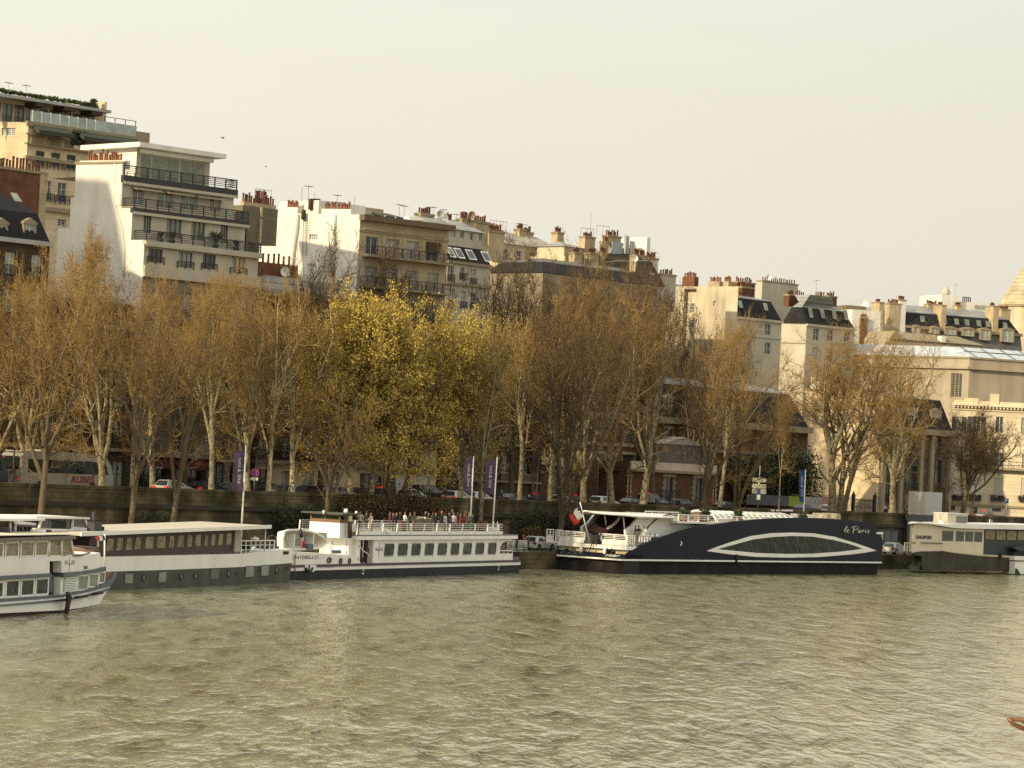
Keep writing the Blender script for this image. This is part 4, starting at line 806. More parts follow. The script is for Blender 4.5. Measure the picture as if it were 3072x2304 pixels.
# lantern roof behind
B = Bd('tiled_house', 'ribbed metal roof with a small gable seen above the stone hall', 78, kD(1180, 900), 25, cat='house')
r_ = B.root; xr = B.X(kD(1900, 820)); z0_ = B.Z(kD(1500, 825)); z1_ = B.Z(kD(1500, 768), 4); LITROOF = mat('ribbed_roof', (.22, .19, .13), .7, .2, .6)
B.w.box(0, xr, 0, 9, 0, z0_, STN); B.wall()
B.part('roof', lambda b: (b.add([(B.X(kD(1300, 800)), -.3, z0_), (xr + .3, -.3, z0_), (xr - 3, 4.5, z1_), (B.X(kD(1300, 800)), 4.5, z1_), (xr + .3, 9.3, z0_)], [(0, 1, 2, 3), (1, 4, 2)], LITROOF), [b.tube([(x, -.35, z0_ + .03), (x, 4.4, z1_ + .03)], .09, TRIM, 4) for x in np.arange(B.X(kD(1320, 800)), xr - 3, 1.0)]))
B.part('gable', lambda b: b.prism([(0, z0_), (B.X(kD(1310, 800)), z0_), (B.X(kD(1225, 745)), B.Z(kD(1225, 742)))], 1, -.4, 9, TRIM)); B.part('chimney', lambda b: b.box(B.X(kD(1587, 800)), B.X(kD(1618, 800)), 0, 1.5, z0_ - 1, B.Z(kD(1600, 783)), WHITE))

# ---- mansard house with cream blind gable (B10 / B11)
B = Bd('apartment_building', 'slate roofed house with a stained cream blind gable and an arched recess', 60, kD(15, 900), 44, 50)
r_ = B.root; T = B.TS(); ze = B.Z(kD(20, 635)); xr = B.X(kD(362, 800)); zb_ = B.Z(kD(10, 490), 2.2)
hl = B.rects(kD, [(85, 670, 127, 765), (243, 685, 282, 778), (95, 815, 132, 905), (240, 830, 280, 922)])
B.w.facade(0, xr, 0, ze, hl, WHITE2); B.w.quad((xr, 0, 0), (xr, 12, 0), (xr, 12, ze), (xr, 0, ze), WHITE2); B.wall(); B.wins(hl)
B.part('roof', lambda b: mansard(b, 0, xr, 0, 13, ze + .1, zb_, zb_ + .9, 1.4, 5, SLATE, ZINC, left=False))
B.part('cornice', lambda b: (b.box(0, xr + .2, -.35, -.002, ze - .3, ze + .1, WHITE2), b.box(0, xr, -.15, -.003, hl[2][3] + .7, hl[2][3] + .95, WHITE2)))
for p in ((40, 525), (232, 545)): xx = B.X(kD(*p), .7); zz = B.Z(kD(p[0], p[1] + 40), .7); B.part('skylight', lambda b: b.quad((xx, .5, zz), (xx + 1, .5, zz), (xx + 1, .95, zz + 1.2), (xx, .95, zz + 1.2), GLASSP))
for p in ((30, 165, 365, 6), (68, 158, 405, 4)): x0, x1 = B.X(kD(p[0], 420), p[3]), B.X(kD(p[1], 420), p[3]); z1 = B.Z(kD(p[0], p[2]), p[3]); chimney(r_, x0, x1, p[3], p[3] + 1.2, z1 - 5, z1, 8, BRICK)
aR = B.A(kC(1575, 900))[0]; aE = B.A(kC(1505, 900))[0]; zg = B.A(kC(1800, 717))[1]
STAIN = mat('stained_gable', (.55, .47, .33), .9, .25, .22, streak=.45); r0, r1 = B.A(kC(1760, 900))[0], B.A(kC(1660, 900))[0]; hr = B.A(kC(1700, 740))[1]
hs = [(r0, r1, 3, hr)]; sw = MB(T); hb = []
for p, p2 in (((1908, 838), (1930, 880)),): a_, b_ = B.A(kC(*p2)), B.A(kC(*p)); hb.append((a_[0], b_[0], a_[1], b_[1]))
sw.facade(0, aR, 0, zg, hs + hb, STAIN, 0, .9); sw.quad((r0, .9, 3), (r1, .9, 3), (r1, .9, hr), (r0, .9, hr), CREAM); sw.box(aR + .001, aE, .15, 5, 0, zg + .4, WHITE); sw.build('side_wall', r_)
for h_ in hb: window(r_, *h_, .3, T=T)
for p, p2 in (((1690, 850), (1722, 932)), ((1680, 987), (1722, 1052))): a_, b_ = B.A(kC(*p2)), B.A(kC(*p)); window(r_, a_[0], b_[0], a_[1], b_[1], .88, T=T, bars=2)
B.part('recess_arch', lambda b: b.prism([(r0 - .1, hr), (r1 + .1, hr), ((r0 + r1) / 2, hr + .6)], 1, -.15, .3, TRIM), T)
for p in ((1650, 1750, 650, 8), (1860, 1955, 690, 7), (1985, 2030, 690, 8)):
    a_, b_ = B.A(kC(p[1], p[2]))[0], B.A(kC(p[0], p[2]))[0]; zc = B.A(kC(p[0], p[2] - 15))[1]; bb = MB(T); bb.box(a_, b_, .1, 1.2, zg - .3, zc, BRICK if p[0] < 1700 else CHIMS); o = bb.build('chimney', r_); pots(o, a_, b_, .6, zc, p[3], .6, 1.0, T=T)

# ---- corner mansard house (B12)
B = Bd('apartment_building', 'pale corner house under a big slate mansard with four brick chimneys', 78, kD(548, 900), 43, 62)
r_ = B.root; T = B.TS(); ze = B.Z(kD(548, 690)); xr = B.X(kD(922, 800)); zb_ = B.Z(kD(560, 565), 1.5); zr = B.Z(kD(600, 485), 6)
hl = B.rects(kD, [(610, 720, 648, 818), (720, 728, 756, 823), (845, 738, 886, 830), (602, 865, 640, 962), (715, 875, 752, 965), (710, 1010, 750, 1110)])
B.w.facade(0, xr, 0, ze, hl, WHITE2); B.w.quad((xr, 0, 0), (xr, 12, 0), (xr, 12, ze), (xr, 0, ze), WHITE2); B.wall(); B.wins(hl)
aL = B.A(kD(362, 800))[0]; B.part('side_wall', lambda b: (b.box(.01, aL, 0, .4, 0, ze, WHITE2), b.box(.01, aL, -.1, -.001, B.A(kD(450, 838))[1], B.A(kD(450, 830))[1], TRIM)), T)
sx_, sy_ = aL * B.sd[0], aL * B.sd[1]
def roof12(b):
    A_ = [(0, 0, ze), (xr, 0, ze), (xr, sy_, ze), (sx_, sy_, ze)]; M_ = [(.2, 1.5, zb_), (xr - 1.5, 1.5, zb_), (xr - 1.5, sy_ - 1, zb_), (sx_ + 1.5, sy_ - 1, zb_)]; T_ = [(2.5, 5.5, zr), (xr - 5, 5.5, zr), (xr - 5, sy_ - 3, zr), (sx_ + 4, sy_ - 3, zr)]
    for P, Q, m_ in ((A_, M_, SLATE), (M_, T_, ZINC)):
        for i in range(4): b.quad(P[i], P[(i + 1) % 4], Q[(i + 1) % 4], Q[i], m_)
    b.quad(*T_, ZINC)
B.part('roof', roof12); B.part('cornice', lambda b: b.box(-.2, xr + .2, -.35, -.002, ze - .3, ze + .1, WHITE2))
for p in ((572, 585), (662, 590), (752, 597), (842, 605)): xx = B.X(kD(*p), .7); zz = B.Z(kD(p[0], p[1] + 55), .7); B.part('skylight', lambda b: b.quad((xx, .35, zz), (xx + 1.1, .35, zz), (xx + 1.1, .95, zz + 1.9), (xx, .95, zz + 1.9), GLASSG))
for p in ((425, 482, 465, 7), (484, 560, 468, 8), (640, 718, 480, 8), (724, 790, 475, 6)): x0, x1 = B.X(kD(p[0], 470), p[3]), B.X(kD(p[1], 470), p[3]); z1 = B.Z(kD(p[0], p[2]), p[3]); chimney(r_, x0, x1, p[3], p[3] + 1.3, zr - 2, z1, 5, BRICK)
antenna(r_, B.X(kD(630, 450), 7), 7, zr + 1, 4.0, 1)
B = Bd('party_wall', 'bare white chimney slab topped by many pots behind the corner mansard house', 95, kD(205, 700), 43)
z1 = B.Z(kD(205, 362)); x1 = B.X(kD(492, 400)); B.w.box(0, x1, 0, 1.3, 0, z1, WHITE2); B.wall(); o = B.part('coping', lambda b: b.box(-.15, x1 + .15, -.15, 1.45, z1 + .001, z1 + .2, TRIM))
pots(B.root, .5, x1 - .2, .6, z1 + .2, 16, .5, 1.0); dish(B.root, B.X(kD(283, 345)), .5, z1 + .9, .55)

# ---- roofs behind the big dark trees (B7, B8, B9)
B = Bd('apartment_building', 'long grey ribbed zinc roof with three rendered chimneys above the bare trees', 75, kC(120, 500), 46)
r_ = B.root; ze = B.Z(kC(130, 355)); xr = B.X(kC(655, 420)); zr = B.Z(kC(200, 275), 6)
hl = [(x, x + 1.1, ze - 2.6, ze - .8) for x in np.arange(1, xr - 1.5, 3)] + [(x, x + 1.1, ze - 6.2, ze - 4.2) for x in np.arange(1, xr - 1.5, 3)]
B.w.facade(0, xr, 0, ze, hl, CREAM); B.w.quad((0, 0, 0), (0, 12, 0), (0, 12, ze), (0, 0, ze), CREAM); B.w.quad((xr, 0, 0), (xr, 12, 0), (xr, 12, ze), (xr, 0, ze), CREAM); B.wall(); B.wins(hl)
B.part('roof', lambda b: (b.add([(-.2, -.4, ze), (xr + .2, -.4, ze), (xr + .2, 6, zr), (-.2, 6, zr), (xr + .2, 12, ze), (-.2, 12, ze)], [(0, 1, 2, 3), (3, 2, 4, 5), (1, 4, 2), (0, 3, 5)], ZINCP), [b.tube([(x, -.4, ze + .04), (x, 6, zr + .04)], .06, TRIM, 4) for x in np.arange(0, xr, 1.1)]))
for xa, xb, za, y in ((50, 160, 240, 2), (300, 350, 240, 5), (615, 668, 265, 5), (350, 415, 265, 9)): x0, x1 = B.X(kC(xa, 300), y), B.X(kC(xb, 300), y); chimney(r_, x0, x1, y, y + 1.3, ze - 1, B.Z(kC(xa, za), y), 6)
for px in (110, 140, 320, 390, 630): antenna(r_, B.X(kC(px, 200), 6), 6, zr, 2.8, px % 3)
B = Bd('apartment_building', 'jumble of rooftop chimneys, metal ducts and zinc hips with a white end slab', 66, kC(670, 600), 46)
r_ = B.root; z0_ = B.Z(kC(680, 465)); B.w.box(0, B.X(kC(1345, 480)), 0, 12, 0, z0_, CREAM); B.wall()
def hip(b, x0, x1, y0, y1, ze, zr, m_): b.add([(x0, y0, ze), (x1, y0, ze), (x1, y1, ze), (x0, y1, ze), ((x0 + x1) / 2 - .3, (y0 + y1) / 2, zr), ((x0 + x1) / 2 + .3, (y0 + y1) / 2, zr)], [(0, 1, 5, 4), (1, 2, 5), (2, 3, 4, 5), (3, 0, 4)], m_)
xa, xb, za = B.X(kC(682, 430)), B.X(kC(838, 430)), B.Z(kC(700, 385))
B.part('attic_house', lambda b: (b.box(xa, xb, .3, 6, z0_, za, CREAM), hip(b, xa - .3, xb + .3, 0, 6.5, za, B.Z(kC(760, 355), 2), ZINC)))
window(r_, *[B.X(kC(708, 430)), B.X(kC(745, 430)), B.Z(kC(700, 460)), B.Z(kC(700, 418))], .28)
xd0, xd1 = B.X(kC(870, 400)), B.X(kC(1012, 400)); B.part('zinc_dome', lambda b: (hip(b, xd0, xd1 + 3, 1, 8, z0_, B.Z(kC(950, 330), 4), ZINCP)))
for xa, xb, za, y, n, m_ in ((840, 925, 300, 0, 5, CHIMS), (1010, 1060, 345, 0, 3, CHIMS), (1030, 1140, 292, 2, 7, CHIMS), (985, 1055, 440, -1.5, 6, CHIMS), (890, 960, 440, -1.5, 6, CHIMS), (760, 820, 435, -1.5, 5, CHIMS)): x0, x1 = B.X(kC(xa, 400), y), B.X(kC(xb, 400), y); chimney(r_, x0, x1, y, y + 1.2, z0_ - 1, B.Z(kC(xa, za), y), n, m_)
B.part('duct_housing', lambda b: b.box(B.X(kC(1058, 400)), B.X(kC(1145, 400)), -.3, -.01, z0_ - .5, B.Z(kC(1060, 345)), mat('blue_zinc', (.30, .34, .36), .5, .2)))
B.part('ducts', lambda b: [b.tube([(B.X(kC(px, 400)), -.5, z0_ - .5), (B.X(kC(px, 400)), -.5, B.Z(kC(px, tp)))], .22, ZINCP, 8) for px, tp in ((1155, 290), (1178, 300), (1205, 340), (1222, 345))])
xs0, xs1 = B.X(kC(1225, 400)), B.X(kC(1343, 400)); zs_ = B.Z(kC(1230, 345)); B.part('slate_attic', lambda b: (b.box(xs0, xs1, .2, 6, z0_, B.Z(kC(1230, 400)), SLATE), b.add([(xs0, .1, B.Z(kC(1230, 400))), (xs1, .1, B.Z(kC(1230, 400))), (xs1, 4, zs_), (xs0, 4, zs_)], [(0, 1, 2, 3)], ZINC)))
B.part('end_slab', lambda b: b.box(xs1 + .01, B.X(kC(1370, 400)), -.3, 6, 0, B.Z(kC(1350, 310)), WHITE)); dish(r_, B.X(kC(1285, 430)), -.3, B.Z(kC(1285, 430)), .6); dish(r_, B.X(kC(1013, 415)), -.4, B.Z(kC(1013, 415)), .6, ZINCP)
antenna(r_, B.X(kC(905, 300)), .5, B.Z(kC(905, 300)), 6.0, 0); antenna(r_, B.X(kC(880, 300)), .5, B.Z(kC(880, 300)), 2.0, 2); antenna(r_, B.X(kC(1090, 290)), 2.5, B.Z(kC(1090, 290)), 2.4, 2)
B = Bd('apartment_building', 'white house with a steep slate end roof, chimney and dish rising from the bare trees', 50, kC(480, 900), 46)
r_ = B.root; ze = B.Z(kC(1200, 690)); xr = B.X(kC(1508, 760)); zr = B.Z(kC(1200, 560), 3)
hl = B.rects(kC, [(1393, 735, 1438, 835), (1200, 730, 1240, 820), (1000, 720, 1040, 810), (700, 700, 740, 800)])
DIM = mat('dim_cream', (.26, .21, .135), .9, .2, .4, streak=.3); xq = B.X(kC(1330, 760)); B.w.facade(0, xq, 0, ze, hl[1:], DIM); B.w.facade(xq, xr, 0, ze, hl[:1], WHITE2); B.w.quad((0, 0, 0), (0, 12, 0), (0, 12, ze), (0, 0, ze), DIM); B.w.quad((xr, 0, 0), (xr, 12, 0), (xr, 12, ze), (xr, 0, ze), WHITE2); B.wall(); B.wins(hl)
xk = B.X(kC(1350, 650)); zk = B.Z(kC(1360, 510), 2)
B.part('roof', lambda b: mansard(b, 0, xk, 0, 12, ze + .1, zr - .8, zr, 2, 5, SLATE, mat('dull_zinc', (.15, .145, .125), .8, .25, .5, brick=(60, .7, .06, .5)), right=False)); B.part('end_roof', lambda b: mansard(b, xk + .02, xr, 0, 12, ze + .1, zk, zk + 1, 1.6, 4, SLATE, ZINC))
x0, x1 = B.X(kC(1265, 480), 3), B.X(kC(1357, 480), 3); chimney(r_, x0, x1, 3, 4.2, ze, B.Z(kC(1265, 455), 3), 7); dish(r_, B.X(kC(1257, 485), 2.5), 2.5, B.Z(kC(1257, 485), 2.5), .45)
for xa, xb, za, m_ in ((1370, 1452, 478, WHITE), (1490, 1605, 612, WHITE2), (390, 430, 540, CHIMS), (1025, 1130, 610, WHITE), (740, 800, 570, CHIMS)): x0, x1 = B.X(kC(xa, 520), 5), B.X(kC(xb, 520), 5); chimney(r_, x0, x1, 5, 6.2, ze - 3, B.Z(kC(xa, za), 5), 6, m_)
B.part('skylight', lambda b: b.quad((B.X(kC(1375, 600), .8), .6, B.Z(kC(1375, 620), .8)), (B.X(kC(1412, 600), .8), .6, B.Z(kC(1375, 620), .8)), (B.X(kC(1412, 600), .8), 1.2, B.Z(kC(1375, 575), .8)), (B.X(kC(1375, 600), .8), 1.2, B.Z(kC(1375, 575), .8)), GLASSP))

# ---- far right: long slate roofed range, white rooftops, church dome
B = Bd('apartment_building', 'long far range with slate mansard, white dormers and four tall lit chimneys', 150, kD(1075, 900), 24)
r_ = B.root; ze = B.Z(kD(1080, 690)); xr = B.X(kD(2185, 760)); zl = B.Z(kD(1500, 855)); zb_ = B.Z(kD(1500, 615), 3); zr = B.Z(kD(1500, 560), 8)
hl = [(x, x + 1.8, zl - 5, zl - 2) for x in np.arange(2, xr - 2, 6)]
B.w.facade(0, xr, 0, zl, hl, CREAM, -1.2); B.w.quad((0, -1.2, 0), (0, 16, 0), (0, 16, zl), (0, -1.2, zl), CREAM); B.w.quad((xr, -1.2, 0), (xr, 16, 0), (xr, 16, zl), (xr, -1.2, zl), CREAM); B.wall(); B.wins(hl, -1.2)
GS = mat('grey_slate', (.10, .095, .085), .7, .2, .5)
B.part('roof', lambda b: (b.quad((0, -1.2, zl), (xr, -1.2, zl), (xr, 0, ze), (0, 0, ze), GS), mansard(b, 0, xr, .3, 16, ze + .3, zb_, zr, 2, 7, SLATE, ZINC), b.quad((xr, -1.2, zl), (xr, 16, zl), (xr, 16, ze), (xr, 0, ze), GS)))
B.part('cornice', lambda b: (b.box(-.3, xr + .3, -.6, .3, ze - .4, ze + .3, TRIM), b.box(-.3, xr + .3, -1.8, -1.1, zl - .6, zl, TRIM)))
for p in ((1140, 712, 1176, 785), (1262, 715, 1290, 760), (1380, 715, 1405, 765), (1512, 722, 1550, 765), (1620, 725, 1680, 775), (1752, 730, 1815, 785), (1888, 735, 1940, 815), (2050, 735, 2115, 830)):
    a_, b_ = B.f.pl(kD(p[0], p[1]), -1), B.f.pl(kD(p[2], p[3]), -1); dormer(r_, a_[0], b_[0], b_[1], a_[1], -1.5, 1.0, TRIM, .5, True, GLASSP)
for xa, xb, za in ((1105, 1140, 522), (1275, 1302, 528), (1580, 1615, 545), (1975, 2015, 552)): x0, x1 = B.X(kD(xa, 600), .5), B.X(kD(xb, 600), .5); chimney(r_, x0, x1, .2, 4, ze, B.Z(kD(xa, za), .5), 3, r=.3)
for xa, xb, za in ((1480, 1560, 535), (1700, 1740, 548), (2040, 2110, 575)): x0, x1 = B.X(kD(xa, 600), 6), B.X(kD(xb, 600), 6); chimney(r_, x0, x1, 6, 8, zr - 2, B.Z(kD(xa, za), 6), 6, r=.25)
for px in (1420, 1590, 1680, 1760, 1850, 1920, 2050): xx = B.X(kD(px, 650), 1); zz = ze + 1.4; B.part('skylight', lambda b: b.quad((xx, .55, zz), (xx + 1.3, .55, zz), (xx + 1.3, 1.1, zz + 1.5), (xx, 1.1, zz + 1.5), GLASSG))
B = Bd('white_building', 'white boxy rooftop with a dish and mast above the long slate range', 210, kD(1577, 700), 20)
r_ = B.root; z1 = B.Z(kD(1577, 465)); B.w.box(0, B.X(kD(1728, 500)), 0, 14, 0, z1, WHITE); B.w.box(B.X(kD(1728, 500)) + .01, B.X(kD(1945, 540)), 1, 14, 0, B.Z(kD(1740, 518)), WHITE); B.wall()
B.part('roof_turret', lambda b: b.lathe([(1.1, 0), (1.1, 1.6), (.6, 1.9), (.5, 2.6)], (B.X(kD(1617, 450), 3), 3, z1), WHITE2, 10)); dish(r_, B.X(kD(1648, 448), 3), 3, z1 + 1.4, .7); antenna(r_, B.X(kD(1688, 440), 3), 3, z1, 6, 1)
B.part('roof_cage', lambda b: [b.box(B.X(kD(1747 + i * 14, 500), 2), B.X(kD(1747 + i * 14, 500), 2) + .25, 2, 2.25, z1 - 4, B.Z(kD(1747, 487), 2), FRAMED) for i in range(5)] + [b.box(B.X(kD(1747, 487), 2), B.X(kD(1805, 487), 2), 2.01, 2.2, B.Z(kD(1747, 487), 2), B.Z(kD(1747, 487), 2) + .2, FRAMED)])
xa_, xb_ = B.X(kD(1838, 545), .9), B.X(kD(1940, 560), .9); window(r_, xa_, xb_, B.Z(kD(1850, 578), .9), B.Z(kD(1850, 545), .9), .99, gl=GLASSP)
B = Bd('white_building', 'sunlit white low wall house with roof clutter between the corner mansard and the long range', 120, kD(895, 800), 22)
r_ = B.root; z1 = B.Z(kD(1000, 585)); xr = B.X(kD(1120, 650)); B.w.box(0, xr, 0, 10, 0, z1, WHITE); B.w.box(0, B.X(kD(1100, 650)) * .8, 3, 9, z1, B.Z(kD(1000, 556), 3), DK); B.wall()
chimney(r_, B.X(kD(972, 650), -.5), B.X(kD(1020, 650), -.5), -.6, .6, z1 - 8, B.Z(kD(990, 640), -.5), 5, BRICK); dish(r_, B.X(kD(993, 540), 4), 4, B.Z(kD(993, 540), 4), .9); 
for xa, xb, za in ((1185, 1275, 530), (1265, 1312, 505)): x0, x1 = B.X(kD(xa, 600), 6), B.X(kD(xb, 600), 6); chimney(r_, x0, x1, 6, 8, z1 - 4, B.Z(kD(xa, za), 6), 6, CHIMS if za > 510 else WHITE, r=.22)
antenna(r_, B.X(kD(1240, 500), 6), 6, z1, 7, 0)
# church with a pointed tile dome
cO = street_pt(kD(2212, 600)[0] + 6, 260, 900); F_ = Fr(cO, 10, ZS); ch = thing('church_dome', 'pale church tower with a faceted tiled dome cut off by the right edge', 'church', F_)
zb1 = F_.pl(kD(2035, 640))[1]; zb2 = F_.pl(kD(2035, 540))[1]; zap = F_.pl(kD(2212, 255))[1]; rr = -F_.pl(kD(2032, 540))[0]
DOME = mat('dome_tile', (.50, .42, .28), .8, .25, .3, brick=(2.2, 1.5, .12, .6))
b_ = MB(); b_.lathe([(rr * 1.0, 0), (rr * 1.0, zb2 - .01)], (0, 0, 0), CREAM, 12, False); b_.build('drum', ch)
b_ = MB(); b_.lathe([(rr * 1.03, zb2), (rr * .86, zb2 + (zap - zb2) * .22), (rr * .62, zb2 + (zap - zb2) * .5), (rr * .3, zb2 + (zap - zb2) * .85), (.5, zap + 2)], (0, 0, 0), DOME, 12, False); b_.build('dome', ch)
b_ = MB(); b_.lathe([(rr * 1.06, 0), (rr * 1.06, .8)], (0, 0, zb2 - .8), TRIM, 12, False); b_.build('cornice', ch)
for a in (272,):
    x_, y_ = rr * 1.0 * math.cos(R(a)), rr * 1.0 * math.sin(R(a)); b_ = MB(); b_.lathe([(1.2, 0), (1.2, zb2 - 2), (1.0, zb2 + 4), (.1, zb2 + 5)], (x_, y_, 0), CREAM, 8); b_.build('pinnacle', ch)
# ================================================================== BOATS
HWHITE = mat('hull_white', (.80, .785, .73), .45, .07, .6, streak=.08)
HDARK = mat('hull_dark', (.014, .018, .022), .5, .35, 1.2, streak=.3, spec=.15)
HSOOT = mat('hull_sooty', (.075, .066, .05), .7, .35, .8, streak=.4)
NAVY = mat('navy_paint', (.014, .0155, .028), .4, .15, .5, spec=.1, streak=.12)
GREYBL = mat('grey_blue_paint', (.085, .095, .12), .45, .2, .8)
PURP = mat('purple_stripe', (.05, .03, .045), .5, .15)
MAROON = mat('maroon_panel', (.05, .033, .03), .6, .15)
BROWN = mat('varnished_wood', (.16, .075, .035), .4, .2, 2)
DARKIN = mat('dark_interior', (.012, .010, .009), .8, .2)
DECK = mat('boat_deck', (.30, .27, .21), .8, .2, 1)
STEEL = mat('brushed_steel', (.5, .5, .48), .3, .1, metal=.9)
ROOFG = mat('boat_roof', (.50, .45, .36), .7, .12, .6)
FRED = mat('flag_red', (.50, .03, .025), .8, .1); FBLUE = mat('flag_blue', (.02, .03, .09), .8, .1); FWHITE = mat('flag_white', (.72, .68, .6), .8, .1)
GREEN = mat('dark_green_paint', (.02, .035, .03), .5, .15)
def water_frame(p0, p1):
    a, b = on_z(p0, 0), on_z(p1, 0); d = b - a
    return Fr(a[:2], math.degrees(math.atan2(d.y, d.x)), 0)
def PQ(f, k, pts, y=0): return [f.pl(k(*p), y) for p in pts]
def solid(par, name, f, k, pts, y0, y1, mt, mcap=None, yq=None):
    b = MB(); b.prism(PQ(f, k, pts, y0 if yq is None else yq), 1, y0, y1, mt, mcap); return b.build(name, par)
def lens_mark(par, name, x, z, y, s, mt):
    """compass-like four pointed mark with lettering bars"""
    b = MB(); t = s * .09
    for dx, dz in ((0, 1), (0, -1)): b.add([(x - t, y, z), (x + t, y, z), (x + dx * s, y, z + dz * s * 1.1)], [(0, 1, 2)], mt)
    for dx in (1, -1): b.add([(x, y, z - t), (x, y, z + t), (x + dx * s * .45, y, z)], [(0, 1, 2)], mt)
    return b.build(name, par)
def porthole(par, x, z, rx, rz, y):
    n = 16; b = MB()
    b.add([(x + rx * math.cos(2 * math.pi * i / n), y, z + rz * math.sin(2 * math.pi * i / n)) for i in range(n)], [tuple(range(n))], GLASS)
    b.tube([(x + rx * 1.08 * math.cos(2 * math.pi * i / n), y - .01, z + rz * 1.08 * math.sin(2 * math.pi * i / n)) for i in range(n + 1)], .04, IRON, 5, False)
    return b.build('porthole', par)
LP = {'L': [(0.9, 3.0), (0.4, 2.1), (0, 1.0), (0.15, .35), (0.8, .35)], 'e': [(0.75, 0.75), (1.5, 1.1), (1.45, 1.6), (1.0, 1.5), (0.8, 0.7), (1.15, 0.25), (1.8, 0.45)],
      'P': [(3.5, 2.6), (3.15, 1.2), (3.0, -.1)], 'b': [(2.4, 2.2), (3.0, 2.8), (4.2, 3.05), (4.9, 2.6), (4.6, 1.9), (3.9, 1.5), (3.3, 1.4)],
      'a': [(5.75, 1.45), (5.1, 1.3), (4.85, 0.6), (5.2, 0.25), (5.6, .9), (5.75, 1.4), (5.75, .4), (6.1, .35)], 'r': [(6.4, 1.5), (6.45, 0.3), (6.5, .9), (6.95, 1.45), (7.2, 1.25)],
      'i': [(7.5, 1.3), (7.5, 0.35), (7.8, .4)], 'd': [(7.6, 1.95), (7.7, 2.0)], 's': [(9.0, 1.4), (8.4, 1.35), (8.4, 1.0), (8.75, .7), (8.5, .3), (8.0, .3)]}
def script_name(par, T, r, mt):
    for nm, P in LP.items(): pass
    b = MB(T)
    for P in LP.values(): b.tube([(p[0], 0, p[1]) for p in P], r, mt, 5)
    return b.build('lettering', par)
def ribbon_flag(par, f, k, polys, y):
    for nm, pts, m_ in polys:
        b = MB(); P = PQ(f, k, pts, y)
        b.add([(p[0], y + .12 * math.sin(i * 1.9), p[1]) for i, p in enumerate(P)], [tuple(range(len(P)))], m_); b.build(nm, par)

# ---------------- Montebello: white trip boat with a crowd on its upper deck
f = water_frame(q(660, 1253), q(1110, 1238)); MO = f
t = thing('tour_boat', 'white trip boat with square tinted windows and a crowd on its railed upper deck', 'boat', f)
BM = 5.4
def mx(px, k=kM, y=0, py=600): return f.pl(k(px, py), y)[0]
def mz(px, py, k=kM, y=0): return f.pl(k(px, py), y)[1]
xL = mx(-330); xR = mx(2070)
zp0, zp1 = mz(1000, 711), mz(1000, 686); zw = mz(1000, 746)
xb0 = mx(120, kN, 0, 1100)
b = MB(); b.prism([(xb0, .4), (xb0 + .6, -.3), (xR - .3, -.3), (xR, zw - .01), (xb0, zw - .01)], 1, 0, BM, HDARK); b.build('hull', t)
b = MB(); b.box(xb0 - .02, xR + .03, -.05, BM + .05, zw, zp0 - .01, HWHITE); b.build('white_band', t)
b = MB(); b.box(xb0 - .06, xR + .08, -.1, BM + .1, zp0, zp1, PURP); b.build('rubbing_strake', t)
zg = mz(800, 985, kN); xg = mx(1430, kN, 0, 1050); xg2 = mx(1490, kN, 0, 1120)
b = MB(); b.prism([(xb0 - .05, zp1 + .002), (xg2, zp1 + .002), (xg, mz(1430, 1022, kN)), (xb0 - .05, mz(215, 952, kN))], 1, 0, BM, HWHITE); b.build('bow_bulwark', t)
for px, pz, r in ((928, 1108, 36), (1140, 1122, 24), (1302, 1122, 20)):
    rx = (mx(px + r, kN) - mx(px - r, kN)) / 2; porthole(t, mx(px, kN), mz(px, pz, kN), rx, (mz(px, pz - 46, kN) - mz(px, pz + 46, kN)) / 2, -.04)
lx0, lx1 = mx(130, kN, 0, 1060), mx(695, kN, 0, 1060); lz = mz(450, 1085, kN)
lettering('MONTEBELLO', 'lettering', t, FRAMED, mz(450, 1030, kN) - lz + .15, lambda x, y: (lx0 + x, -.03, lz + y), width=lx1 - lx0)
nx0, nx1 = mx(705, kN, 0, 1230), mx(980, kN, 0, 1230); nz = mz(840, 1250, kN)
lettering('NV 002258', 'lettering', t, FRAMED, (mz(840, 1200, kN) - nz) * 1.35, lambda x, y: (nx0 + x, -.065, nz + y), width=nx1 - nx0)
ax = mx(540, kN); az = mz(540, 1250, kN); aw = (mx(640, kN) - mx(440, kN)) / 2; ah = (mz(540, 1190, kN) - mz(540, 1320, kN)) / 2
o = solid(t, 'anchor_pocket', f, kN, [(435, 1195), (645, 1195), (640, 1265), (600, 1320), (500, 1320), (445, 1265)], -.14, -.07, HWHITE, yq=0)
b = MB(); b.box(ax - aw * .08, ax + aw * .08, -.2, -.145, az - ah * .6, az + ah * .9, IRON); b.tube([(ax - aw * .6, -.17, az + ah * .05), (ax - aw * .5, -.17, az - ah * .5), (ax, -.17, az - ah * .75), (ax + aw * .5, -.17, az - ah * .5), (ax + aw * .6, -.17, az + ah * .05)], aw * .13, IRON, 6); b.build('anchor', o)
for px, k_ in ((340, kM), (1835, kM)):
    b = MB(); [b.box(mx(px) - .12, mx(px) + .12, -.012, -.002, .35 + i * .3, .5 + i * .3, PAINTW) for i in range(4)]; b.build('draught_mark', t)
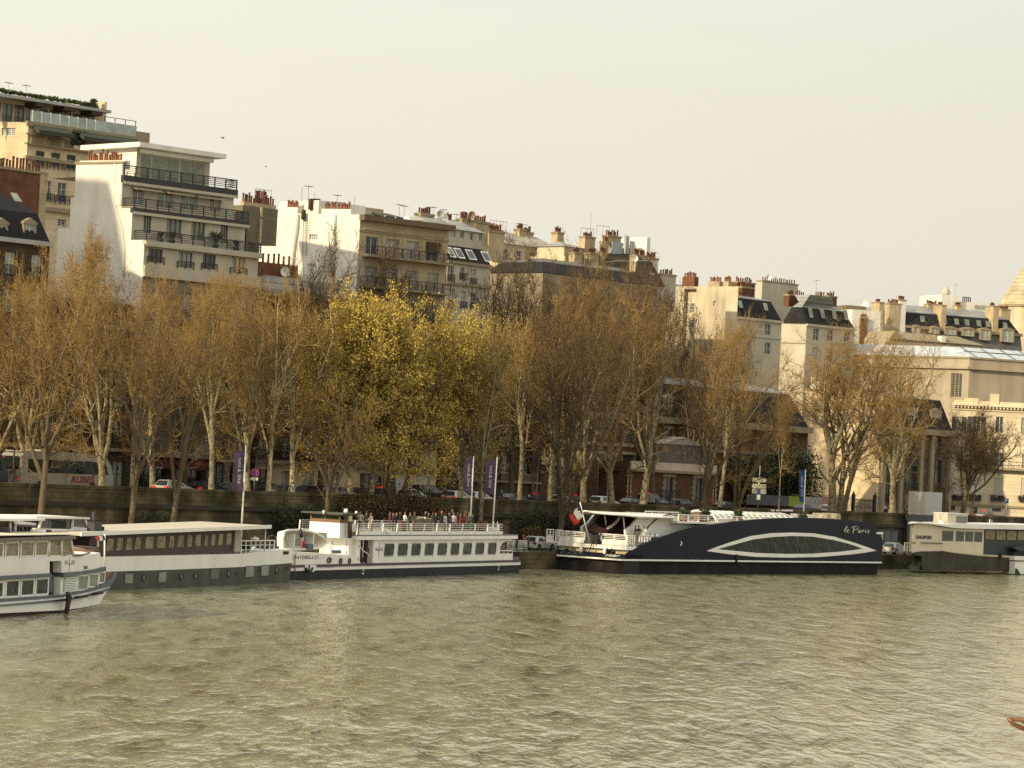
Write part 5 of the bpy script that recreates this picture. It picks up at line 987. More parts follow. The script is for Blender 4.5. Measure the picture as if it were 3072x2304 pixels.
# saloon
zc = mz(1000, 437); xs0, xs1 = mx(440), mx(1842)
W = [(555, 485, 678, 630), (705, 483, 828, 630), (855, 480, 972, 625), (1003, 478, 1117, 622), (1145, 476, 1262, 618), (1290, 474, 1398, 613), (1427, 470, 1536, 610), (1563, 468, 1674, 608), (1702, 466, 1808, 604)]
hs = []
for x0, y0, x1, y1 in W: hs.append((mx((x0 * 2 + x0 + 18) / 3), mx(x1 - 6), mz(1200, 612), mz(1200, 476)))
wz0, wz1 = hs[0][2], hs[0][3]
b = MB(); b.facade(xs0, xs1, zp1 + .002, zc, hs, HWHITE, .02, .04); b.quad((xs0, .02, zp1), (xs0, BM, zp1), (xs0, BM, zc), (xs0, .02, zc), HWHITE); b.quad((xs0, BM, zp1), (xs1, BM, zp1), (xs1, BM, zc), (xs0, BM, zc), HWHITE); b.quad((xs1, 1.2, zp1), (xs1, BM, zp1), (xs1, BM, zc), (xs1, 1.2, zc), HWHITE); b.build('saloon', t)
for h_ in hs:
    b = MB(); a, c, d, e = h_[0], h_[1], h_[2], h_[3]; k = .22
    P = [(a + k, d), (c - k, d), (c, d + k), (c, e - k), (c - k, e), (a + k, e), (a, e - k), (a, d + k)]
    b.tube([(p[0], .03, p[1]) for p in P + P[:1]], .05, STEEL, 5, False); o = b.build('window', t)
    b = MB(); b.quad((a, .05, d), (c, .05, d), (c, .05, e), (a, .05, e), BGLASS); b.build('pane', o)
solid(t, 'stern_cutaway', f, kM, [(1842, 705), (1842, 560), (1850, 500), (1880, 465), (2005, 425), (2005, 437), (1842, 437)], .0, .15, HWHITE) if False else None
b = MB(); P = PQ(f, kM, [(1843, 440), (2000, 432), (1920, 455), (1868, 480), (1850, 520), (1843, 580)]); b.prism(P, 1, .02, .15, HWHITE); b.build('stern_arch', t)
b = MB(); b.box(xs1 + .01, mx(1985), .9, 2.6, mz(1900, 555), mz(1900, 500), BROWN); b.build('stern_bench', t)
b = MB(); b.box(xs1 + .01, mx(1990), 2.7, BM - .2, zp1, zc - .05, DARKIN); b.build('stern_bulkhead', t)
b = MB(); b.box(xs1 + .012, mx(1988), .02, .12, zp1, mz(1900, 592), HWHITE); b.box(mx(1988) + .002, mx(2066), .1, BM - .1, zp1, mz(2030, 630), GREYBL); b.build('stern_bulwark', t)
railing(t, xs1 + .03, mx(1985), mz(1900, 590), mz(1900, 560), .07, PAINTW, 1, 3)
# upper deck
zd0, zd1 = mz(1000, 392), mz(1000, 384)
x0d, x1d = mx(258), mx(2004)
b = MB(); b.box(x0d, x1d, -.25, BM + .25, zc + .01, zd0 - .02, HWHITE); b.build('deck_fascia', t)
b = MB(); b.box(x0d - .02, x1d + .02, -.28, BM + .28, zd0, zd1, GREYBL); b.build('deck_edge', t)
zt0 = mz(1000, 345); xr1 = mx(1842); b = MB(); b.box(x0d, xr1, -.2, -.12, zd1 + .002, zt0, HWHITE); b.box(x0d, xr1, BM + .12, BM + .2, zd1 + .002, zt0, HWHITE); b.build('toe_board', t)
zr1 = mz(1000, 261)
b = MB()
for yy in (-.16, BM + .16):
    for i in range(4): z = zt0 + (zr1 - zt0) * (i + 1) / 4; b.box(x0d, xr1, yy - .02, yy + .02, z - .022, z + .022, PAINTW)
    for px in (250, 385, 535, 690, 840, 990, 1130, 1275, 1415, 1552, 1690, 1812):
        x = mx(px, kM, 0, 300); b.prism([(x - .16, zd1), (x - .02, zd1), (x + .1, zr1 + .02), (x - .02, zr1 + .02)], 1, yy - .04, yy + .04, PAINTW)
b.build('deck_railing', t)
ZDK = zd1 + .25                                   # level people stand on
b = MB(); b.box(x0d + .05, xr1 - .05, -.11, BM + .11, zd1 + .003, ZDK, DECK); b.build('upper_deck', t)
b = MB(); b.box(mx(540), mx(575), -.45, -.22, mz(555, 357), mz(555, 325), HWHITE); b.build('loudspeaker', t)
for px in (1858, 1900):
    b = MB(); b.tube([(mx(px), 1, zd1), (mx(px), 1, mz(px, 245))], .04, PAINTW, 6); b.build('deck_post', t)
b = MB(); b.box(mx(1755), mx(1845), .2, 1.2, zd1 + .26, mz(1800, 305), HWHITE); b.build('deck_locker', t)
# door, stairs
b = MB(); b.box(mx(290), mx(432), .5, .6, zp1, zc - .05, DARKIN); b.build('doorway', t)
b = MB(); b.box(mx(272), mx(295), .0, .5, zp1 + .3, zc, HWHITE); b.build('door_jamb', t)
b = MB(); b.box(mx(398), mx(432), .35, .5, mz(410, 600), mz(410, 535), RED); b.build('red_jacket', t)
b = MB(); b.tube([(mx(252), -.05, mz(252, 465)), (mx(318), -.05, mz(318, 560)), (mx(382), -.05, mz(382, 600)), (mx(385), -.05, mz(385, 635))], .05, PAINTW, 6); b.tube([(mx(318), -.05, mz(318, 635)), (mx(318), -.05, mz(322, 290))], .045, PAINTW, 6); b.build('stair_rail', t)
# forward deckhouse and wheelhouse
def nb(name, px0, px1, pz0, pz1, y0, y1, m_, par=t):
    b = MB(); b.box(mx(px0, kN, y0, (pz0 + pz1) / 2), mx(px1, kN, y0, (pz0 + pz1) / 2), y0, y1, mz((px0 + px1) / 2, pz1, kN, y0), mz((px0 + px1) / 2, pz0, kN, y0), m_); return b.build(name, par)
YW = .7; xc = mx(1098, kN, YW, 560); xd = mx(1252, kN, YW, 560)
def my(px, py, x=None): return f.ps(kN(px, py), xc if x is None else x)
yfar = my(540, 560)[0]; xk = mx(1262, kN, .5, 850)
b = MB(); b.box(xk, mx(1405, kN, .5, 850), .5, f.ps(kN(850, 850), xk)[0], zp1, mz(1262, 690, kN, .5), HWHITE); b.build('deckhouse', t); nb('wheelhouse_wing', 1322, 1400, 440, 740, .6, 1.2, HWHITE)
b = MB(); b.box(xc, xd + .6, YW, yfar, mz(1100, 700, kN, YW), mz(1100, 425, kN, YW), HWHITE); b.build('wheelhouse', t)
ya, za = my(860, 690); yb_, zb_ = my(700, 595); b = MB(); b.box(xc - .05, xc - .001, ya, yb_, za, zb_, GREYBL); b.build('wheelhouse_panel', t)
zw0_, zw1_ = mz(1100, 415, kN, YW), mz(1100, 272, kN, YW)
b = MB(); b.box(xc + .02, xd + .5, YW + .02, yfar - .02, zw0_ - .05, zw1_, BROWN); o = b.build('wheelhouse_windows', t)
for a, c in ((1090, 838), (825, 580)):
    y0_, y1_ = my(a, 330)[0], my(c, 330)[0]; b = MB(); b.quad((xc + .012, y0_, zw0_ + .25), (xc + .012, y1_, zw0_ + .25), (xc + .012, y1_, zw1_ - .12), (xc + .012, y0_, zw1_ - .12), BGLASS); b.build('pane', o)
b = MB(); b.quad((mx(1118, kN, YW, 330), YW + .012, zw0_ + .25), (xd, YW + .012, zw0_ + .25), (xd, YW + .012, zw1_ - .12), (mx(1118, kN, YW, 330), YW + .012, zw1_ - .12), BGLASS); b.build('pane', o)
b = MB(); b.box(xc - .5, xd + 1.8, YW - .5, my(385, 255, xc - .5)[0], zw1_ + .005, zw1_ + .14, mat('green_roof', (.05, .055, .045), .6, .2)); b.build('wheelhouse_roof', t)
b = MB(); b.tube([(mx(1285, kN, .3, 700), .3, mz(1285, 700, kN, .3)), (mx(1290, kN, .3, 280), .3, mz(1290, 275, kN, .3))], .2, mat('funnel_brown', (.05, .03, .025), .6), 10); o = b.build('funnel', t)
b = MB(); b.tube([(mx(1289, kN, .3, 390), .3, mz(1289, 390, kN, .3)), (mx(1290, kN, .3, 285), .3, mz(1290, 290, kN, .3))], .205, mat('funnel_badge', (.6, .55, .3), .6), 10, False); b.build('funnel_badge', o)
for px, pz, r, nm in ((1215, 205, .2, 'radar_dome'), (805, 215, .12, 'floodlight'), (1405, 230, .12, 'floodlight')):
    b = MB(); b.lathe([(r * .3, -r * 2), (r * .3, -r), (r, -r * .6), (r, .3 * r), (r * .6, r), (.01, r * 1.1)], (mx(px, kN, 2, pz), 2, mz(px, pz, kN, 2)), PAINTW, 10); b.build(nm, t)
for px in (920, 1205):
    b = MB(); b.tube([(mx(px, kN, .7, 1000), .7, mz(px, 1000, kN, .7)), (mx(px + (0 if px == 920 else 50), kN, .7, 780), .7, mz(px, 770, kN, .7))], .05, PAINTW, 5); [b.box(mx(px, kN, .7, 900) - .0, mx(px + 60, kN, .7, 900), .66, .7, mz(px, 770 + i * 42, kN, .7) - .03, mz(px, 770 + i * 42, kN, .7) + .03, GREYBL) for i in range(6)]; b.build('ladder', t)
for px in (1040, 1100): nb('ventilator', px - 30, px + 30, 925, 990, .4, .75, GREYBL)
nb('winch_box', 515, 615, 815, 920, .35, .8, GREYBL)
# davit dinghy leaning on the foredeck: shown hollow side out
dg = thing('dinghy', 'white wooden dinghy tipped on its side on the foredeck of the white trip boat', 'boat', f)
P = PQ(f, kN, [(55, 690), (75, 580), (150, 556), (350, 552), (520, 572), (680, 620), (790, 690), (845, 755), (845, 800), (790, 850), (690, 890), (560, 905), (300, 915), (60, 910)], .6)
cx_ = sum(p[0] for p in P) / len(P); cz_ = sum(p[1] for p in P) / len(P)
rim = [(p[0], .6, p[1]) for p in P]; inn = [(cx_ + (p[0] - cx_) * .9, .62, cz_ + (p[1] - cz_) * .88) for p in P]; bot = [(cx_ + (p[0] - cx_) * .7, 1.5, cz_ + (p[1] - cz_) * .6) for p in P]; out = [(cx_ + (p[0] - cx_) * .95, 1.3, cz_ + (p[1] - cz_) * .9) for p in P]
n = len(P); b = MB(); DIN = mat('dinghy_paint', (.66, .60, .47), .5, .12, .8); b.add(rim + inn + bot, [(i, (i + 1) % n, n + (i + 1) % n, n + i) for i in range(n)] + [(n + i, n + (i + 1) % n, 2 * n + (i + 1) % n, 2 * n + i) for i in range(n)] + [tuple(range(2 * n, 3 * n))], DIN); b.add(rim + out, [(i, (i + 1) % n, n + (i + 1) % n, n + i) for i in range(n)], HWHITE); b.build('hull', dg)
b = MB(); b.tube([*rim, rim[0]], .1, HWHITE, 6, False); b.build('gunwale', dg)
for px in (250, 600):
    b = MB(); b.box(mx(px, kN, .7, 750), mx(px + 22, kN, .7, 750), .66, 1.45, mz(px, 880, kN, .7), mz(px, 620, kN, .7), HWHITE); b.build('thwart', dg)
b = MB(); [b.box(mx(180, kN, 1.4, 750), mx(600, kN, 1.4, 750), 1.36, 1.46, mz(300, 730 + i * 40, kN, 1.4), mz(300, 724 + i * 40, kN, 1.4), TAN) for i in range(4)]; b.build('bottom_boards', dg)
# furled tricolour on the bow
fl = thing('furled_flag', 'furled tricolour flag hanging from a leaning staff on the bow of the white trip boat', 'flag', f)
b = MB(); b.tube([(mx(405, kN, .2, 915), .2, mz(405, 915, kN, .2)), (mx(380, kN, .2, 560), .2, mz(380, 545, kN, .2))], .045, PAINTW, 6); b.build('staff', fl)
for nm, p, r, m_ in (('blue_stripe', ((378, 545), (390, 690)), .16, FBLUE), ('white_stripe', ((395, 690), (415, 750)), .12, FWHITE), ('red_stripe', ((420, 750), (418, 880)), .14, FRED)):
    b = MB(); b.tube([(mx(p[0][0], kN, .15, p[0][1]), .12, mz(p[0][0], p[0][1], kN, .15)), (mx(p[1][0], kN, .15, p[1][1]), .12, mz(p[1][0], p[1][1], kN, .15))], [r, r * .8], m_, 7); b.build(nm, fl)
lens_mark(t, 'company_mark', mx(503), mz(503, 552), .0, .75, GREYBL)
for s_, px in (('PARIS', 462), ('SEINE', 515)):
    zz = mz(503, 564); lettering(s_, 'lettering', t, GREYBL, .45, lambda x, y, px=px: (mx(px) + x, .0, zz + y), width=mx(px + 30) - mx(px))
b = MB(); b.tube([(mx(285, kN, 0, 930), -.1, mz(285, 930, kN)), (mx(250, kN, 0, 1030), -.16, mz(250, 1030, kN)), (mx(240, kN, 0, 1200), -.16, mz(240, 1200, kN)), (mx(262, kN, 0, 1385), -.14, mz(262, 1385, kN))], .05, ROPE, 5); tag(b.build('mooring_rope'), 'pale mooring rope hanging down the bow of the white trip boat', 'rope').location = (f.O.x, f.O.y, 0); bpy.data.objects['mooring_rope'].rotation_euler = (0, 0, R(f.h))

# ---------------- barge with maroon glazed saloon
f = water_frame(q(255, 1275), q(625, 1259)); BG = f
t = thing('river_barge', 'long barge with cream band, maroon glazed saloon and flat overhanging roof', 'boat', f)
BB = 5.2
def gx(px, py, y=0, k=kE): return f.pl(k(px, py), y)[0]
def gz(px, py, y=0, k=kE): return f.pl(k(px, py), y)[1]
xl = gx(560, 1200); xr = gx(2138, 1200)
zb = gz(1300, 1128); 
b = MB(); P = [(xl, -.3), (gx(2120, 1215), -.3), (xr, zb * .5), (xr + .25, gz(2140, 1080)), (gx(1800, 1100), zb + .05), (gx(1300, 1120), zb), (xl, zb)]; b.prism(P, 1, 0, BB, HSOOT); b.build('hull', t)
zc = gz(1300, 1022)
b = MB(); P = [(xl, zb + .01), (gx(1300, 1120), zb + .01), (gx(1800, 1100), zb + .06), (xr + .25, gz(2140, 1080) + .01), (gx(2150, 1000), gz(2150, 975)), (gx(1960, 990), gz(1960, 990)), (gx(1780, 1000), zc), (xl, zc)]; b.prism(P, 1, -.03, BB + .03, HWHITE); b.build('cream_band', t)
for p in ((1060, 1187, 13, 24), (1335, 1178, 12, 22), (1440, 1172, 12, 22), (1685, 1157, 11, 21), (1745, 1152, 7, 11), (2040, 1130, 11, 20), (2115, 1120, 6, 11)):
    porthole(t, gx(p[0], p[1]), gz(p[0], p[1]), (gx(p[0] + p[2], p[1]) - gx(p[0] - p[2], p[1])) / 2, (gz(p[0], p[1] - p[3]) - gz(p[0], p[1] + p[3])) / 2, -.03)
for p in ((920, 1160, 975, 1228), (1168, 1148, 1222, 1220), (1552, 1125, 1608, 1195), (1808, 1105, 1865, 1182), (1922, 1098, 1975, 1172)):
    x0, x1 = gx(p[0], 1190), gx(p[2], 1190); z1, z0 = gz(p[0], p[1]), gz(p[0], p[3]); b = MB(); b.box(x0 - .1, x1 + .1, -.04, -.001, z0 - .05, z1 + .05, FRAMED); o = b.build('window', t); b = MB(); b.quad((x0, -.045, z0), (x1, -.045, z0), (x1, -.045, z1), (x0, -.045, z1), GLASSG if p[0] > 1700 or p[0] < 1200 else GLASS); b.build('pane', o)
# saloon
zr = gz(1300, 845); xs0, xs1 = gx(680, 960), gx(1782, 900)
xm_ = gx(1300, 900); slr = (gz(1740, 832) - gz(690, 874)) / (gx(1740, 832) - gx(690, 874)); TB = lambda x, y, z: (x, y, z + slr * (x - xm_)); print('barge trim', slr)
mslope = [(mz_(1812, 262) - mz_(250, 262)) / (mx_(1812) - mx_(250)) for mx_, mz_ in [(lambda a: MO.pl(kM(a, 262))[0], lambda a, c: MO.pl(kM(a, c))[1])]]; print('montebello trim', mslope)
wl = [(800, 868), (876, 935), (945, 1003), (1010, 1070), (1082, 1160), (1168, 1248), (1260, 1312), (1320, 1383), (1392, 1445), (1452, 1508), (1520, 1562), (1568, 1615), (1622, 1672), (1680, 1733)]
wz0, wz1 = gz(1300, 966), gz(1300, 880); hs = [(gx(a + 6, 930), gx(c - 4, 930), wz0, wz1) for a, c in wl]
b = MB(TB); b.facade(xs0, xs1, zc + .005, zr, hs, MAROON, .25, .03); b.quad((xs0, .25, zc), (xs0, BB - .2, zc), (xs0, BB - .2, zr), (xs0, .25, zr), DARKIN); b.quad((xs1, .25, zc), (xs1, BB - .2, zc), (xs1, BB - .2, zr), (xs1, .25, zr), MAROON); b.build('saloon', t)
for a, c, d, e in hs:
    b = MB(TB); sl = (c - a) * .12; b.tube([(a + sl, .26, e), (a, .26, d)], .03, MAROON, 4); o = b.build('window', t); b = MB(TB); b.quad((a, .27, d), (c, .27, d), (c, .27, e), (a, .27, e), BGLASS2); b.build('pane', o)
b = MB(TB); b.box(gx(1742, 900), gx(1785, 900), .1, .24, zc, zr, mat('aluminium_panel', (.35, .33, .27), .4, .3)); b.build('end_panel', t)
x0, x1 = gx(585, 860, -.5), gx(1985, 812, -.5); b = MB(TB); b.box(x0, x1, -.6, BB + .6, zr + .005, zr + .22, ROOFG); b.build('roof', t)
b = MB(TB); b.box(x0 - .05, x1 + .05, -.7, -.601, zr - .02, zr + .27, HWHITE); b.build('roof_edge', t)
b = MB(TB); b.box(gx(712, 840), gx(768, 840), .2, .8, zr + .23, zr + .85, IRON); b.build('roof_box', t)
for px in (1930,): b = MB(TB); b.tube([(gx(px, 900), -.3, zc - .1), (gx(px, 900), -.3, zr)], .05, PAINTW, 6); b.build('roof_post', t)
railing(t, gx(1785, 970), gx(2030, 970), zc - .05, zc + 1.05, .1, PAINTW, 3, 7)
b = MB(); b.box(gx(2085, 1000), gx(2125, 1000), -.06, -.031, gz(2100, 1015), gz(2100, 992), DARKIN); b.build('hawse_opening', t)
for i, (px, r) in enumerate(((2015, .42), (2100, .5))):
    b = MB(); b.tube([(gx(px, 930) + r * math.cos(a) * 1.6, 1.2, zc + .9 + r * math.sin(a)) for a in np.linspace(0, 6.28, 14)], .06, IRON, 5, False); b.build('winch_wheel', t)
b = MB(); b.box(gx(2060, 930), gx(2140, 930), 1.0, 2.2, zc, zc + .5, IRON); b.build('winch', t)
for i, (px, pz, rr) in enumerate(((1805, 855, .9), (1850, 900, .6))):
    b = MB(); b.lathe([(.05, 0), (.05, 1.3), (rr, 1.2), (rr * .2, 1.5)], (gx(px, pz), 1.4, zc), GREYBL, 10); b.build('folded_parasol', t)
for i, px in enumerate((1800, 1840, 1880, 1905)):
    b = MB(); plant_tuft(b, gx(px, 950), .9, zc, .9, 26, EVER, .1); b.build('deck_plant', t)
b = MB(); b.lathe([(.35, 0), (.3, .2), (.02, .3)], (gx(1962, 905), 1, zc + 1.0), PAINTW, 10); b.build('lamp_globe', t)
# wheelhouse behind the near boat
yw = 2.0
def wx_(px, py): return f.pl(kF(px, py), yw)
def wsolid(name, pts, y0, y1, m_):
    b = MB(); b.prism([wx_(*p) for p in pts], 1, y0, y1, m_); return b.build(name, t)
wsolid('wheelhouse', [(410, 355), (440, 352), (870, 360), (885, 330), (1085, 350), (1120, 372), (900, 470), (780, 470), (410, 470)], yw - .2, yw + 2.2, HWHITE)
wsolid('wheelhouse_glass', [(490, 352), (525, 245), (1040, 240), (1085, 350), (870, 358)], yw, yw + 2.0, GLASS)
wsolid('wheelhouse_roof', [(390, 200), (880, 203), (1060, 215), (1060, 236), (390, 226)], yw - .4, yw + 2.6, HWHITE)
for p in (((505, 240), (478, 352)), ((900, 232), (885, 355)), ((1045, 236), (1088, 350))):
    b = MB(); a, c = wx_(*p[0]), wx_(*p[1]); b.tube([(a[0], yw - .05, a[1]), (c[0], yw - .05, c[1])], .12, HWHITE, 6); b.build('wheelhouse_pillar', t)
b = MB(); a, c = wx_(965, 425), wx_(938, 140); b.tube([(a[0], .5, a[1]), (c[0], .5, c[1])], .13, IRON, 8); b.build('mast', t)
b = MB(); a, c = wx_(955, 570), wx_(962, 425); b.tube([(a[0], .4, a[1]), (c[0], .4, c[1])], .22, HWHITE, 8); b.build('exhaust_pipe', t)
b = MB(); b.box(wx_(985, 500)[0], wx_(1035, 500)[0], .3, .35, zc, zc + 2.2, DARKIN); b.build('cabin_door', t)

# ---------------- near boat at the left edge
f = water_frame(kF(0, 1462), kF(800, 1402)); NB_ = f
t = thing('tour_boat', 'white two storey trip boat with navy bands cut off by the left edge', 'boat', f)
BN = 5.6
def lx(px, py, y=0): return f.pl(kF(px, py), y)[0]
def lz_(px, py, y=0): return f.pl(kF(px, py), y)[1]
def lp(pts, y=0): return [f.pl(kF(*p), y) for p in pts]
def lsolid(name, pts, y0, y1, m_, par=None, yq=0):
    b = MB(); b.prism(lp(pts, yq), 1, y0, y1, m_); return b.build(name, par or t)
RUST = mat('antifouling', (.06, .03, .02), .7, .3)
lsolid('boot_top', [(-400, 1485), (0, 1470), (800, 1410), (1235, 1310), (1232, 1290), (1000, 1345), (800, 1372), (0, 1412), (-400, 1432)], .25, BN - .25, RUST)
lsolid('hull', [(-400, 1430), (0, 1410), (800, 1370), (1000, 1343), (1232, 1295), (1310, 1170), (1345, 1120), (1260, 1150), (1060, 1205), (830, 1252), (600, 1275), (0, 1322), (-400, 1345)], 0, BN, HWHITE)
lsolid('rubbing_strake', [(-400, 1343), (0, 1320), (600, 1273), (830, 1250), (1060, 1203), (1260, 1148), (1345, 1118), (1360, 1090), (1250, 1125), (1060, 1178), (830, 1228), (660, 1245), (0, 1303), (-400, 1326)], -.1, BN + .1, GREYBL)
lsolid('white_band', [(-400, 1325), (0, 1302), (660, 1244), (830, 1227), (1060, 1177), (1250, 1124), (1360, 1089), (1370, 1072), (1250, 1105), (1060, 1150), (830, 1195), (600, 1226), (0, 1268), (-400, 1290)], -.02, BN + .02, HWHITE)
lsolid('bulwark_band', [(-400, 1289), (0, 1267), (600, 1225), (830, 1194), (1060, 1149), (1250, 1104), (1370, 1071), (1445, 950), (1440, 905), (1390, 960), (1290, 1040), (1150, 1095), (950, 1145), (780, 1180), (600, 1188), (0, 1228), (-400, 1250)], -.06, BN + .06, GREYBL)
lsolid('bow_post', [(1305, 895), (1400, 895), (1440, 905), (1390, 958), (1310, 1020)], .1, BN - .1, BROWN)
# lower saloon
zs0 = lz_(300, 1200); zs1 = lz_(300, 985)
def lwins(rects, y, gl, name='window', fw=.14):
    for x0, y0, x1, y1 in rects:
        a, c = f.pl(kF(x0, y0), y), f.pl(kF(x1, y1), y); X0, X1, Z0, Z1 = a[0], c[0], c[1], a[1]
        b = MB(); b.box(X0 - fw, X0, y - .05, y, Z0 - fw, Z1 + fw, HWHITE); b.box(X1, X1 + fw, y - .05, y, Z0 - fw, Z1 + fw, HWHITE); b.box(X0, X1, y - .05, y, Z1, Z1 + fw, HWHITE); b.box(X0, X1, y - .05, y, Z0 - fw, Z0, HWHITE); o = b.build(name, t)
        b = MB(); b.quad((X0, y - .01, Z0), (X1, y - .01, Z0), (X1, y - .01, Z1), (X0, y - .01, Z1), gl); b.build('pane', o)
lsolid('lower_saloon', [(-400, 1250), (0, 1228), (600, 1188), (620, 1180), (622, 955), (0, 995), (-400, 1015)], .12, BN - .1, HWHITE)
lsolid('lower_saloon', [(770, 1180), (950, 1143), (1150, 1093), (1290, 1036), (1310, 1010), (1300, 885), (770, 960)], .12, BN - .1, HWHITE)
lwins([(-330, 1050, -200, 1225), (-140, 1040, 22, 1198), (80, 1012, 218, 1187), (268, 1003, 405, 1172), (452, 990, 582, 1160)], .115, BGLASS)
lwins([(972, 950, 1080, 1104), (1112, 932, 1205, 1068), (1235, 908, 1290, 1018)], .115, GLASSG, fw=.1)
b = MB(); a, c = f.pl(kF(800, 958), .1), f.pl(kF(940, 1135), .1); [b.box(a[0], c[0], .04, .1, c[1] + (a[1] - c[1]) * (i + .1) / 9, c[1] + (a[1] - c[1]) * (i + .75) / 9, HWHITE) for i in range(9)]; b.box(a[0], c[0], .1, .11, c[1], a[1], GREYBL); b.build('louvre', t)
lsolid('navy_band', [(-400, 1014), (0, 994), (621, 954), (621, 912), (0, 945), (-400, 965)], -.12, BN + .1, GREYBL)
lsolid('navy_band', [(769, 960), (1300, 884), (1300, 830), (1180, 860), (1000, 888), (769, 905)], -.12, BN + .1, GREYBL)
# upper storey
lsolid('upper_storey', [(-400, 964), (0, 944), (621, 911), (621, 762), (769, 757), (769, 904), (1000, 887), (1180, 859), (1282, 830), (1245, 655), (1160, 672), (1000, 690), (0, 715), (-400, 730)], .02, BN, HWHITE)
lsolid('doorway', [(624, 1188), (768, 1178), (768, 760), (624, 766)], .6, .7, DARKIN)
lsolid('door_leaf', [(645, 1160), (752, 1155), (752, 935), (665, 940), (645, 960)], .45, .5, GREYBL)
lsolid('side_deck', [(622, 1200), (770, 1185), (770, 1176), (622, 1190)], -.05, .6, DECK)
lwins([(-330, 560, -200, 712), (-140, 552, 22, 703), (75, 540, 215, 693), (265, 530, 405, 688), (447, 525, 577, 680), (622, 497, 757, 685)], .06, BGLASS2, fw=.1)
o = lsolid('quarter_window', [(775, 500), (885, 490), (908, 675), (775, 680)], .03, .08, BGLASS2)
for p in (((885, 480), (915, 685)), ((768, 500), (768, 690)), ((610, 505), (610, 690))): b = MB(); a, c = lp([p[0]])[0], lp([p[1]])[0]; b.tube([(a[0], .04, a[1]), (c[0], .04, c[1])], .11, HWHITE, 6); b.build('window_post', t)
lsolid('upper_saloon', [(-400, 735), (0, 714), (905, 685), (880, 478), (0, 512), (-400, 530)], .1, BN - .1, HWHITE)
lsolid('roof_fascia', [(-400, 530), (0, 515), (895, 482), (890, 440), (0, 470), (-400, 486)], -.3, BN + .3, mat('taupe_fascia', (.16, .14, .115), .6, .15))
zr = lz_(400, 455); b = MB(); b.box(lx(-400, 486), lx(900, 440), -.35, BN + .35, zr + .1, zr + .16, HWHITE); b.build('roof', t)
b = MB()
for i in range(40): x = lx(-300, 480) + (lx(880, 440) - lx(-300, 480)) * i / 40; b.box(x, x + .06, -.2, BN + .2, zr + .161, zr + .21, ROOFG)
b.build('roof_ribs', t)
# rear balcony
P = [(915, 688), (1000, 688), (1120, 672), (1200, 660), (1245, 640)]
b = MB(); pts = lp(P); ys = [0, 0, .15, .5, 1.2]; inner = lp([(915, 577), (1000, 580), (1120, 590), (1210, 605), (1245, 625)], 4.5)
b.tube([(p[0], y, p[1]) for p, y in zip(pts, ys)] + [(pts[-1][0] + .3, 2.8, pts[-1][1])] + [(p[0], 4.6, p[1]) for p in inner[::-1]], .07, BROWN, 6); b.build('balcony_rail', t)
b = MB(); zb_ = pts[0][1]; b.quad((pts[0][0], 4.5, zb_ - 1.2), (pts[-1][0] - .3, 4.5, zb_ - 1.2), (inner[-1][0] - .3, 4.5, inner[-1][1] - .02), (inner[0][0], 4.5, inner[0][1] - .02), mat('balcony_cream', (.70, .60, .40), .6, .08)); b.build('balcony_inside', t)
b = MB(); a, c = lp([(1048, 822), (1085, 855)])[0], lp([(1048, 822), (1085, 855)])[1]; b.box(a[0], c[0], -.02, .015, c[1], a[1], GREYBL); b.build('vent', t)
lens_mark(t, 'company_mark', lx(868, 795), lz_(868, 795), .01, .55, GREYBL)
for s_, px in (('PARIS', 808), ('SEINE', 888)): x_ = lx(px, 800); z_ = lz_(px, 806); lettering(s_, 'lettering', t, GREYBL, .4, lambda x, y, x_=x_, z_=z_: (x_ + x, .012, z_ + y), width=lx(px + 42, 800) - x_)
x_ = lx(1170, 735); z_ = lz_(1170, 735); lettering('La Vigie', 'lettering', t, GREYBL, .5, lambda x, y: (x_ + x, .012, z_ + y), width=lx(1245, 730) - x_) if False else None
# roof deck gear
zt = zr + .2
def top(px, py, y=2.0): return f.pl(kF(px, py), y)
b = MB(); a, c = top(-300, 240), top(415, 240); b.box(a[0], c[0], 1.2, 4.4, top(200, 250)[1], top(200, 222)[1], HWHITE); b.build('deck_canopy', t)
for px in (-150, 130, 195): a = top(px, 300, 1.6); b = MB(); b.tube([(a[0], 1.6, zt), (a[0], 1.6, top(px, 250, 1.6)[1])], .07, PAINTW, 6); b.build('canopy_post', t)
b = MB(); a, c = top(170, 262, 1.3), top(440, 300, 1.3); b.tube([(a[0], 1.3, a[1]), (c[0], 1.3, c[1])], .07, PAINTW, 6); a, c = top(180, 290, 1.3), top(440, 308, 1.3); b.tube([(a[0], 1.3, a[1]), (c[0], 1.3, c[1])], .05, PAINTW, 6); b.build('gangway_rail', t)
b = MB(); [b.box(top(px, 340)[0], top(px, 340)[0] + .25, 2, 2.5, zt, top(px, 330)[1], IRON if px % 40 else GREYBL) for px in (160, 230, 280, 330, 380)]; b.build('deck_chair', t)
for p0, p1, m_, nm in (((525, 372), (572, 432), HWHITE, 'roof_locker'), ((572, 372), (638, 436), IRON, 'roof_locker'), ((92, 347), (128, 425), IRON, 'loudspeaker')): a, c = top(*p0, .6), top(*p1, .6); b = MB(); b.box(a[0], c[0], .6, 1.4, min(c[1], zt), a[1], m_); b.build(nm, t)
for p in ((660, 1222, 820, 1262), (905, 1178, 1055, 1225), (1120, 1135, 1245, 1185)): a, c = f.pl(kF(p[0], p[3]), -.1), f.pl(kF(p[2], p[1]), -.1); b = MB(); h_ = abs(f.pl(kF(p[0], p[1] + 10), -.1)[1] - a[1]) * .4; b.tube([(a[0], -.28, a[1] + h_), (c[0], -.28, c[1] - h_)], h_, DARKIN, 8); b.build('fender', t)
